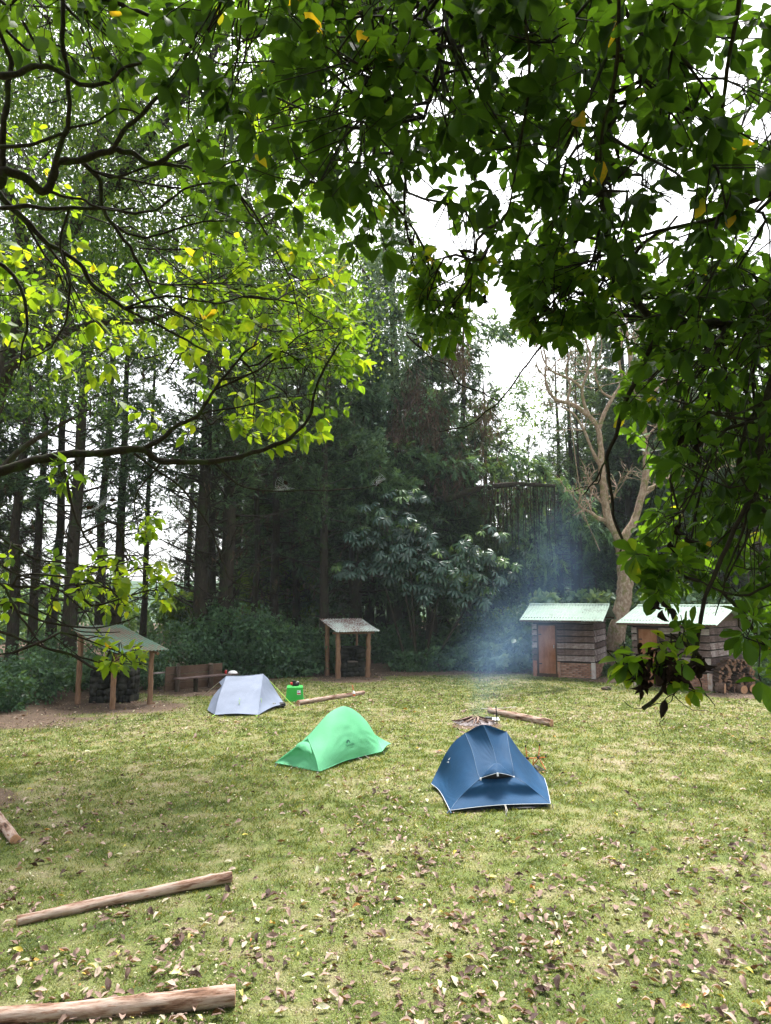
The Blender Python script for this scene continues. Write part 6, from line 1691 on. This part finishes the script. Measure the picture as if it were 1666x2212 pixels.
# openings through which sky and forest show
GAP1 = [(873, 375), (925, 345), (965, 405), (950, 480), (1030, 478), (1085, 520), (1075, 560), (1010, 545), (960, 560), (925, 540), (880, 470)]
GAP2 = [(1035, 560), (1090, 540), (1100, 640), (1115, 735), (1030, 735), (1025, 640)]
def right_tree():
    up = (.35, .2, 1.0)
    sk = [
     ([(1760, 690, 4.2), (1666, 705, 4.1), (1540, 698, 4.0), (1430, 707, 3.9), (1380, 650, 3.9), (1325, 560, 3.9), (1310, 490, 3.9), (1300, 400, 3.8), (1320, 200, 3.6), (1340, 0, 3.4)], 17, 10),
     ([(1430, 707, 3.9), (1390, 790, 3.85), (1345, 890, 3.8), (1318, 965, 3.75), (1313, 1000, 3.75), (1316, 1040, 3.75), (1325, 1110, 3.75), (1345, 1165, 3.75)], 11, 6),
     ([(1345, 1165, 3.75), (1340, 1185, 3.75), (1342, 1205, 3.75)], 5, 4), ([(1316, 975, 3.75), (1285, 1040, 3.8), (1260, 1070, 3.85)], 5, 2), ([(1316, 975, 3.75), (1300, 1010, 3.7), (1290, 1045, 3.7), (1240, 1060, 3.9)], 4, 1.5),
     ([(1720, 560, 3.4), (1660, 850, 3.3), (1625, 1010, 3.2), (1620, 1080, 3.2), (1580, 1150, 3.15), (1545, 1230, 3.1), (1528, 1280, 3.1), (1515, 1340, 3.05), (1500, 1420, 3.0), (1470, 1470, 3.0)], 15, 7),
     ([(1620, 1080, 3.2), (1612, 1150, 3.2), (1608, 1230, 3.2)], 5, 2), ([(1620, 1090, 3.2), (1590, 1180, 3.2), (1560, 1270, 3.2), (1545, 1330, 3.2)], 6, 2), ([(1622, 1080, 3.2), (1660, 1120, 3.2), (1700, 1200, 3.2)], 8, 5),
     ([(1500, 1420, 3.0), (1490, 1380, 3.0), (1478, 1360, 3.0)], 5, 2), ([(1500, 1420, 3.0), (1510, 1460, 3.0), (1530, 1500, 3.0), (1545, 1525, 3.0)], 4, 1.5), ([(1480, 1470, 3.0), (1455, 1500, 3.0), (1420, 1520, 3.0), (1380, 1530, 3.0), (1345, 1512, 3.0)], 2.5, 1.2), ([(1460, 1495, 3.0), (1440, 1530, 3.0), (1432, 1560, 3.0), (1436, 1590, 3.0)], 2.2, 1), ([(1455, 1500, 3.0), (1490, 1535, 3.0), (1530, 1535, 3.0)], 2, 1), ([(1485, 1450, 3.0), (1440, 1480, 3.0), (1425, 1500, 3.0)], 4, 1.5),
     ([(1266, 656, 3.9), (1192, 720, 3.9), (1148, 776, 3.95), (1088, 852, 4.0), (1060, 885, 4.0), (1020, 916, 4.0), (960, 932, 4.05), (935, 925, 4.1)], 5, 2.2), ([(1325, 560, 3.9), (1300, 620, 3.9), (1266, 656, 3.9)], 6, 5),
     ([(900, 732, 4.2), (925, 765, 4.2), (960, 788, 4.2), (1000, 832, 4.2), (1035, 848, 4.2), (1072, 864, 4.1)], 2, 3.5),
     ([(1360, -900, 3.2), (1350, -400, 3.0), (1340, -20, 2.9), (1325, 180, 3.0), (1300, 300, 3.1), (1290, 420, 3.2)], 10, 5), ([(1060, -900, 3.2), (1120, -400, 3.0), (1130, -20, 3.0), (1140, 160, 3.1), (1120, 330, 3.3), (1090, 470, 3.6), (1010, 580, 3.7), (900, 640, 3.8)], 8, 2.5),
     ([(1560, -900, 3.2), (1500, -400, 3.0), (1480, -20, 3.0), (1440, 180, 3.2), (1380, 330, 3.4), (1200, 500, 3.7)], 8, 3), ([(1600, -20, 2.9), (1560, 250, 3.1), (1530, 420, 3.4)], 8, 4),
     ([(1700, 400, 3.4), (1560, 470, 3.5), (1440, 500, 3.6), (1330, 560, 3.9)], 8, 4), ([(1700, 920, 3.4), (1560, 900, 3.6), (1450, 860, 3.8), (1400, 840, 3.8)], 8, 3),
     ([(1700, 1240, 3.3), (1600, 1290, 3.3), (1500, 1250, 3.5)], 7, 3),
     ([(700, -900, 3.4), (760, -400, 3.4), (800, 0, 3.5), (820, 200, 3.7), (800, 400, 3.9)], 7, 2), ([(480, -900, 3.6), (500, -400, 3.6), (520, 0, 3.7), (500, 180, 3.9), (430, 300, 4.0)], 7, 2), ([(900, -900, 3.6), (930, -300, 3.6), (960, 0, 3.8), (940, 200, 4.1), (870, 340, 4.3)], 7, 2),
    ]
    top = [(320, -40), (700, -60), (1100, -60), (1720, -60), (1720, 560), (1500, 560), (1390, 640), (1260, 650), (1120, 640), (1090, 540), (1040, 470), (960, 500), (925, 345), (870, 375), (845, 560), (790, 565), (745, 520), (640, 480), (560, 420), (450, 400), (400, 300), (330, 210)]
    rmass = [(1110, 530), (1250, 520), (1400, 560), (1720, 540), (1720, 1320), (1640, 1330), (1580, 1260), (1440, 1310), (1400, 1230), (1370, 1190), (1390, 1120), (1440, 1080), (1400, 1000), (1350, 930), (1340, 780), (1280, 700), (1200, 725), (1120, 720)]
    small = [(840, 640), (895, 590), (900, 530), (985, 500), (1080, 490), (1110, 560), (1075, 600), (1030, 650), (1020, 715), (965, 755), (915, 730), (885, 665)]
    skyholes = [GAP1, GAP2, [(1235, 130), (1290, 110), (1310, 200), (1250, 230)], [(1530, 130), (1600, 150), (1590, 250), (1520, 260)], [(1610, 240), (1666, 250), (1666, 330), (1610, 330)]]
    zones = [
     (top, 170, (2.9, 3.8), (.095, .135), (.0, .4), up, 1.1, skyholes),
     (top, 330, (3.8, 5.8), (.10, .135), (.1, .7), up, 1.3, skyholes),
     ([(500, -60), (1350, -60), (1300, 330), (900, 330), (820, 430), (600, 330)], 210, (3.0, 6.0), (.095, .13), (.05, .6), up, 1.2, []),
     (rmass, 150, (3.2, 4.2), (.075, .105), (.0, .55), (1, .2, .5), 1.0, skyholes),
     (rmass, 210, (4.0, 5.8), (.08, .115), (.2, .8), (1, .2, .5), 1.0, skyholes),
     ([(1420, 600), (1720, 560), (1720, 1280), (1560, 1250), (1470, 1100), (1430, 900)], 120, (3.0, 5.0), (.085, .115), (.0, .55), (1, .2, .5), .9, []),
     (small, 66, (3.6, 4.2), (.075, .105), (.45, .85), (.3, .2, 1), .5, [GAP1]),
     ([(1110, 560), (1330, 560), (1330, 690), (1230, 730), (1120, 725)], 70, (3.4, 4.2), (.08, .11), (.4, .8), (.4, .2, 1), .6, []),
     # hanging end with pale leaves in front of the second hut
     ([(1385, 1360), (1450, 1315), (1510, 1335), (1540, 1370), (1530, 1440), (1460, 1440), (1400, 1420)], 9, (2.8, 3.1), (.065, .088), (.55, .88), (.2, .1, -.2), .25, []),
     ([(1320, 1430), (1370, 1410), (1400, 1450), (1360, 1480)], 4, (2.9, 3.0), (.085, .11), (.7, .9), (.8, .1, .2), .25, []),
     ([(1440, 1460), (1490, 1440), (1520, 1480), (1500, 1500)], 4, (2.9, 3.1), (.06, .09), (.5, .8), (.2, .1, .5), .25, []),
     ([(1590, 1300), (1700, 1290), (1700, 1500), (1620, 1490), (1600, 1400)], 9, (2.8, 3.4), (.09, .115), (.2, .7), (1, .1, .2), .5, []),
     ([(1370, 1180), (1440, 1150), (1480, 1230), (1400, 1300), (1370, 1240)], 16, (3.0, 3.4), (.09, .12), (.4, .8), (1, .1, .2), .5, []),
    ]
    base = np.array((3.1, 2.6, 0))
    root = [([(3.1, 2.6, -.3), (3.05, 2.6, 1.2), (2.9, 2.7, 2.6), (2.5, 2.9, 3.9), (2.0, 3.0, 5.4)], .17, .09, 'trunk'), ([(2.9, 2.7, 2.6), (2.6, 3.0, 3.4), tuple(atd(1720, 700, 4.15))], .08, .03, 'branch'), ([(2.5, 2.9, 3.9), (2.2, 1.6, 5.4), (.8, 1.1, 6.2), (-.6, .9, 6.4)], .07, .03, 'branch')]
    zones = [(z[0], int(z[1] * 1.12), z[2], (z[3][0] * .88, z[3][1] * .88), *z[4:]) for z in zones]
    t = near_tree('overhanging_tree', 'near tree with large dark oval leaves hanging over the top and right of the view', sk, zones, 'leaf_dark', LEAF_BIG, 41, base, root=root, per_whorl=(5, 9))
    # unseen crown above and behind the viewer, added to shade the near leaves
    rg = np.random.default_rng(14); b = Buf()
    leafcloud(b, np.array((1.0, -1.6, 6.2)) - base, (6.5, 3.6, 1.9), 26000, .13, LEAF_SM, rg, shell=.15, t0=.1, t1=.7, up=1.0)
    leafcloud(b, np.array((4.8, 1.0, 4.2)) - base, (1.6, 3.0, 2.4), 7000, .12, LEAF_SM, rg, shell=.2, t0=.1, t1=.7)
    leafcloud(b, np.array((0.5, -5.2, 3.2)) - base, (6.5, 2.0, 3.0), 14000, .14, LEAF_SM, rg, shell=.2, t0=.1, t1=.7)
    leafcloud(b, np.array((.8, 4.2, 8.4)) - base, (5.0, 3.0, 1.5), 8000, .13, LEAF_SM, rg, shell=.1, t0=.1, t1=.7, up=1.0)
    b.obj('crown', M['leaf_dark'], t, smooth=False, kind='stuff')
    # shrivelled black leaf bunches
    rg = np.random.default_rng(4); b = Buf(); V, T = leaf_template((0, .16, .22, .15, 0), (0, .25, .5, .78, 1), .9)
    for (px, py, d, n, sp) in ((1400, 1455, 2.95, 26, .035), (1445, 1470, 2.95, 26, .03), (1378, 1465, 2.95, 9, .015), (1520, 1455, 3.0, 10, .012), (1043, 655, 3.9, 5, .012), (975, 690, 3.9, 6, .015), (1500, 960, 3.2, 5, .015), (1428, 1325, 3.0, 6, .015), (1465, 1180, 3.2, 6, .02)):
        c = atd(px, py, d); O = c + rg.normal(0, 1, (n, 3)) * np.array((sp, sp, sp * 1.3)); D = unit(np.array((0, 0, -1)) + rg.normal(0, .35, (n, 3)))
        place(V, T, O - base + np.array((0, 0, .04)), D, unit(rg.normal(0, 1, (n, 3))), rg.uniform(.035, .068, n), None, rg.random(n) * .3, b, curl=rg.uniform(.2, .8, n))
    b.obj('shrivelled_leaves', M['shrivelled'], t, kind='stuff')
right_tree()

def left_tree():
    def h(l, d): return [(a[0], a[1], d + (a[2] if len(a) > 2 else 0)) for a in l]
    sk = [
     (h([(-60, 420), (0, 395), (5, 370), (30, 375), (65, 390), (102, 412), (120, 355), (130, 347), (170, 345), (245, 322), (280, 332), (325, 352), (350, 343), (400, 318), (450, 290)], 4.4), 20, 6),
     (h([(5, 370), (7, 280), (20, 165), (20, 125), (0, 60), (-10, 0)], 4.4), 12, 7),
     (h([(-20, 170), (35, 158), (75, 145), (125, 155), (155, 172), (200, 185), (245, 175), (275, 145), (330, 130)], 4.2), 12, 4),
     (h([(135, -20), (135, 85), (150, 165), (150, 240), (135, 300), (120, 350)], 4.3), 7, 9),
     (h([(-20, 322), (75, 308), (150, 285), (210, 260), (260, 235), (310, 250)], 4.3), 7, 2.5),
     (h([(102, 412), (170, 430), (225, 450), (290, 450)], 4.4), 6, 3),
     (h([(-20, 400), (50, 465), (100, 525), (135, 545), (170, 570), (210, 620), (270, 665), (340, 700), (400, 735), (450, 760)], 4.6), 12, 4),
     (h([(0, 450), (75, 447), (150, 447), (240, 452), (320, 457), (380, 425), (440, 400), (500, 395)], 4.5), 8, 3),
     (h([(170, 345), (190, 360), (215, 395), (225, 450), (260, 500), (290, 550), (320, 610), (350, 650), (420, 700)], 4.6), 9, 3),
     (h([(-60, 1040), (0, 1020), (75, 995), (125, 985), (250, 975), (310, 970), (350, 995), (425, 997), (470, 995), (590, 965), (635, 940), (670, 890), (690, 820), (710, 775), (735, 740)], 4.9), 20, 4),
     (h([(310, 970), (375, 925), (425, 895), (465, 840), (520, 770), (560, 740)], 4.9), 11, 3),
     (h([(125, 990), (145, 1035), (155, 1095), (175, 1145), (215, 1200), (260, 1230)], 4.8), 7, 2.5),
     (h([(290, 980), (390, 1055), (450, 1135), (480, 1215), (505, 1255), (600, 1285)], 5.0), 6, 2),
     (h([(465, 1000), (525, 1050), (650, 1060), (740, 1058), (800, 1050), (830, 1040)], 5.0), 5, 2),
     (h([(245, 322), (270, 280), (320, 230), (400, 120), (450, 20)], 4.3), 9, 4), (h([(-20, 560), (40, 600), (60, 700), (40, 800)], 4.6), 8, 3),
     (h([(220, 0), (300, 20), (350, 35), (420, 20)], 4.2), 8, 5), (h([(0, 0), (60, 60), (90, 140)], 4.3), 6, 4), (h([(350, 350), (400, 360), (450, 372), (520, 345)], 4.5), 5, 3),
     (h([(135, 545), (150, 620), (140, 700), (100, 760), (30, 780)], 4.6), 6, 2), (h([(150, 447), (130, 520), (145, 600), (180, 660), (230, 720)], 4.5), 5, 2),
     (h([(500, 395), (560, 480), (610, 560), (640, 640), (650, 720)], 4.6), 5, 2), (h([(270, 665), (360, 640), (470, 655), (560, 640), (640, 660), (720, 700)], 4.6), 5, 2), (h([(425, 895), (520, 880), (600, 860), (690, 850)], 4.9), 4, 2),
     # low brownish twig arcs in front of the shelter
     (h([(-30, 1255), (60, 1270), (150, 1262), (220, 1258), (260, 1262)], 4.4), 7, 2), (h([(-30, 1290), (60, 1330), (140, 1350), (230, 1352), (300, 1330)], 4.3), 7, 2),
     (h([(-30, 1350), (50, 1385), (150, 1410), (230, 1430), (320, 1435)], 4.2), 6, 2), (h([(-30, 1230), (20, 1290), (60, 1350), (110, 1400), (200, 1425)], 4.2), 6, 2),
     (h([(-30, 1310), (40, 1300), (110, 1330), (180, 1362), (260, 1365)], 4.3), 5, 2), (h([(-20, 1200), (30, 1230), (90, 1255), (160, 1300), (220, 1370)], 4.3), 5, 2), (h([(-20, 1420), (60, 1390), (120, 1300), (130, 1250)], 4.2), 4, 1.5), (h([(0, 1160), (60, 1200), (150, 1215), (240, 1230), (330, 1225)], 4.4), 5, 2),
    ]
    zones = [
     # dark sprays of the same wood, top left
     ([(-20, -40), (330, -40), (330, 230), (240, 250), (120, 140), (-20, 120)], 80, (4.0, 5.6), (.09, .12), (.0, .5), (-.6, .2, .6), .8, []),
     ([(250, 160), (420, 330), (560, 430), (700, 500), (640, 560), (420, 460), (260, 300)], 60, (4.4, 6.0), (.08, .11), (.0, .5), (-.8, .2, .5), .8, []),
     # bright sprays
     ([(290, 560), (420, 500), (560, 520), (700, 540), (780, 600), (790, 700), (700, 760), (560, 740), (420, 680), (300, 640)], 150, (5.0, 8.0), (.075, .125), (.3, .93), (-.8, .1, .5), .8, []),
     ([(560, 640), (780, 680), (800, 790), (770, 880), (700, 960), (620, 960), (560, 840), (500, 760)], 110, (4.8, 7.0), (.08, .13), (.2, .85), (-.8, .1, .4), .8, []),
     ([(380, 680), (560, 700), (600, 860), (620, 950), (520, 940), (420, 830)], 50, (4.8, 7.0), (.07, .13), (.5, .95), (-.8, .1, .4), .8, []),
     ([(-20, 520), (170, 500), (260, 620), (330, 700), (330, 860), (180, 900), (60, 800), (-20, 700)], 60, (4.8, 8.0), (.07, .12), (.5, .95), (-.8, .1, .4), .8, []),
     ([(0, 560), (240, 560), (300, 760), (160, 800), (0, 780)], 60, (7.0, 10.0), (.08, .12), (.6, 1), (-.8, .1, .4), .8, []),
     ([(250, 880), (700, 930), (620, 985), (300, 940)], 12, (4.9, 5.5), (.06, .10), (.6, .95), (-.8, .1, .3), .5, []),
     ([(100, 995), (240, 1000), (240, 1060), (150, 1080), (100, 1040)], 7, (4.7, 5.0), (.07, .11), (.5, .9), (0, .1, 1), .4, []),
     ([(190, 1120), (360, 1110), (300, 1180), (200, 1200)], 9, (4.7, 5.2), (.05, .09), (.6, .95), (-.4, .1, 1), .4, []),
     ([(150, 1220), (300, 1200), (375, 1230), (365, 1310), (250, 1340), (180, 1310)], 46, (4.2, 5.0), (.05, .09), (.6, .95), (-1, .1, .1), .5, []),
     ([(190, 1370), (320, 1395), (330, 1440), (240, 1450)], 18, (4.0, 4.4), (.05, .08), (.65, .95), (-1, .1, .0), .5, []),
     ([(-20, 1200), (160, 1190), (170, 1300), (-20, 1400)], 16, (4.2, 4.8), (.045, .08), (.5, .95), (-1, .1, .1), .5, []),
     ([(-20, 240), (120, 240), (240, 480), (100, 520), (-20, 480)], 26, (5.0, 8.0), (.06, .10), (.4, .9), (-.8, .2, .4), .8, []),
     ([(480, 180), (700, 200), (760, 420), (640, 470), (500, 400)], 46, (5.5, 8.0), (.08, .12), (.5, .9), (-.6, .2, .6), .8, []),
    ]
    base = np.array((-3.5, 3.2, 0))
    a1 = tuple(atd(-60, 420, 4.4)); a2 = tuple(atd(-60, 1040, 4.9)); a3 = tuple(atd(-30, 1300, 4.3))
    root = [([(-3.5, 3.2, -.3), (-3.4, 3.3, 1.2), (-3.1, 3.5, 2.6), (-2.9, 3.6, 4.0), (-2.6, 3.6, 5.6)], .16, .07, 'trunk'), ([(-3.0, 3.55, 3.4), ((-3.0 + a1[0]) / 2, (3.5 + a1[1]) / 2, a1[2] - .3), a1], .06, .03, 'branch'), ([(-3.1, 3.5, 2.4), ((-3.1 + a2[0]) / 2, (3.5 + a2[1]) / 2, a2[2] - .1), a2], .06, .033, 'branch'), ([(-3.2, 3.4, 1.8), a3], .04, .012, 'branch')]
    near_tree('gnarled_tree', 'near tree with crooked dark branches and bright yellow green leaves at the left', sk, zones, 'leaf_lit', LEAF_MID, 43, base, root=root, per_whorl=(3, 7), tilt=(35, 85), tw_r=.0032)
left_tree()

# ---------------------------------------------------------------- spider webs on the twigs
def webs():
    rg = np.random.default_rng(2); M['web'] = solid('spider_web', (.55, .57, .6), .8, .1, trans=.4)
    for (c, d, pts, lab) in (((215, 1090), 4.7, [(175, 1115), (225, 1070), (262, 1062), (240, 1080), (200, 1108)], 'pale cobweb strung on the twigs above the mossy roofed shelter'),
                             ((603, 1045), 5.0, [(588, 1060), (600, 1025), (640, 1055), (608, 1062)], 'cobweb holding dead leaves on the long thin twig in the middle left'),
                             ((815, 1040), 5.0, [(800, 1048), (822, 1018), (835, 1035), (812, 1052)], 'cobweb at the tip of the long thin twig')):
        Cc = atd(*c, d); t = thing('cobweb', lab, 'cobweb', Cc); b = Buf(); Pn = np.array([atd(x, y, d + rg.normal(0, .03)) for x, y in pts]) - Cc; S2 = []
        for i in range(40):
            w_ = rg.dirichlet(np.ones(len(pts)) * .8); a = w_ @ Pn; w2 = rg.dirichlet(np.ones(len(pts)) * .5); e = w2 @ Pn; S2.append((a, (a + e) / 2 + rg.normal(0, .004, 3), e))
        tubes(b, np.array(S2), np.array([[.0008, .0007, .0006]]), 3); b.obj('threads', M['web'], t, kind='stuff')
        b = Buf(); V, T = LEAF_MID; k = 4
        place(V, T, (rg.dirichlet(np.ones(len(pts)), k) @ Pn), unit(rg.normal(0, 1, (k, 3))), unit(rg.normal(0, 1, (k, 3))), rg.uniform(.03, .05, k), None, rg.random(k), b); b.obj('caught_leaves', M['shrivelled'], t)
webs()

# ---------------------------------------------------------------- smoke
def smoke():
    m = bpy.data.materials.new('smoke'); m.use_nodes = True; nt = m.node_tree; nt.nodes.remove(nt.nodes['Principled BSDF'])
    pv = nt.nodes.new('ShaderNodeVolumePrincipled'); pv.inputs['Color'].default_value = (.36, .6, 1, 1); pv.inputs['Anisotropy'].default_value = .25
    tc = nt.nodes.new('ShaderNodeTexCoord'); ln = nt.nodes.new('ShaderNodeVectorMath'); ln.operation = 'LENGTH'; nt.links.new(tc.outputs['Object'], ln.inputs[0])
    fall = math_(nt, 'POWER', math_(nt, 'SUBTRACT', 1.0, ln.outputs['Value'], True), 1.3)
    geo = nt.nodes.new('ShaderNodeNewGeometry'); n = nt.nodes.new('ShaderNodeTexNoise'); n.inputs['Scale'].default_value = .8; n.inputs['Detail'].default_value = 3; n.inputs['Distortion'].default_value = .8
    nt.links.new(geo.outputs['Position'], n.inputs['Vector'])
    wisps = ramp(nt, [(.38, (.15, .15, .15)), (.62, (1, 1, 1))], n.outputs[0])
    oi = nt.nodes.new('ShaderNodeObjectInfo')
    dn = math_(nt, 'MULTIPLY', math_(nt, 'MULTIPLY', fall, wisps), oi.outputs['Alpha'])
    nt.links.new(dn, pv.inputs['Density']); nt.links.new(pv.outputs[0], nt.nodes['Material Output'].inputs['Volume'])
    bm = bmesh.new(); bmesh.ops.create_icosphere(bm, subdivisions=3, radius=1); me = bpy.data.meshes.new('puff'); bm.to_mesh(me); bm.free(); me.materials.append(m)
    c0 = gnd(1030, 1558); t = thing('smoke', 'thin blue smoke drifting from the campfire towards the first hut', 'smoke', c0); t['kind'] = 'stuff'
    for (px, py, Y, rx, ry, rz, dens) in ((1030, 1535, 17.3, .42, .42, .55, .30), (1045, 1500, 18.0, .6, .8, .7, .17), (1068, 1455, 19.6, .9, 1.2, .8, .15), (1085, 1420, 21.5, 1.5, 1.6, 1.2, .20), (1110, 1370, 24, 2.2, 2.0, 1.7, .20), (1150, 1300, 26, 2.4, 2.0, 2.0, .12), (1190, 1210, 29.5, 2.7, 2.6, 2.6, .11), (1215, 1120, 32, 2.0, 2.4, 2.2, .07), (1060, 1440, 24.5, 2.6, 1.8, 1.3, .15), (1225, 1250, 31.5, 2.4, 2.4, 2.0, .12)):
        p = at(px, py, Y) - c0; o = link('smoke_puff', me, t, tuple(p)); o.scale = (rx, ry, rz); o.color = (1, 1, 1, dens * .5)
smoke()

# ---------------------------------------------------------------- thin haze over the clearing and the wood
def haze():
    m = bpy.data.materials.new('haze'); m.use_nodes = True; nt = m.node_tree; nt.nodes.remove(nt.nodes['Principled BSDF'])
    pv = nt.nodes.new('ShaderNodeVolumePrincipled'); pv.inputs['Color'].default_value = (.80, .90, 1, 1); pv.inputs['Density'].default_value = .0004
    nt.links.new(pv.outputs[0], nt.nodes['Material Output'].inputs['Volume'])
    b = Buf(); box(b, (0, 160, 16), (680, 360, 35)); b.obj('haze', m, None, smooth=False, kind='stuff', label='thin pale haze hanging in the clearing and between the trees', category='haze')
haze()
print('objects', len(S.objects))
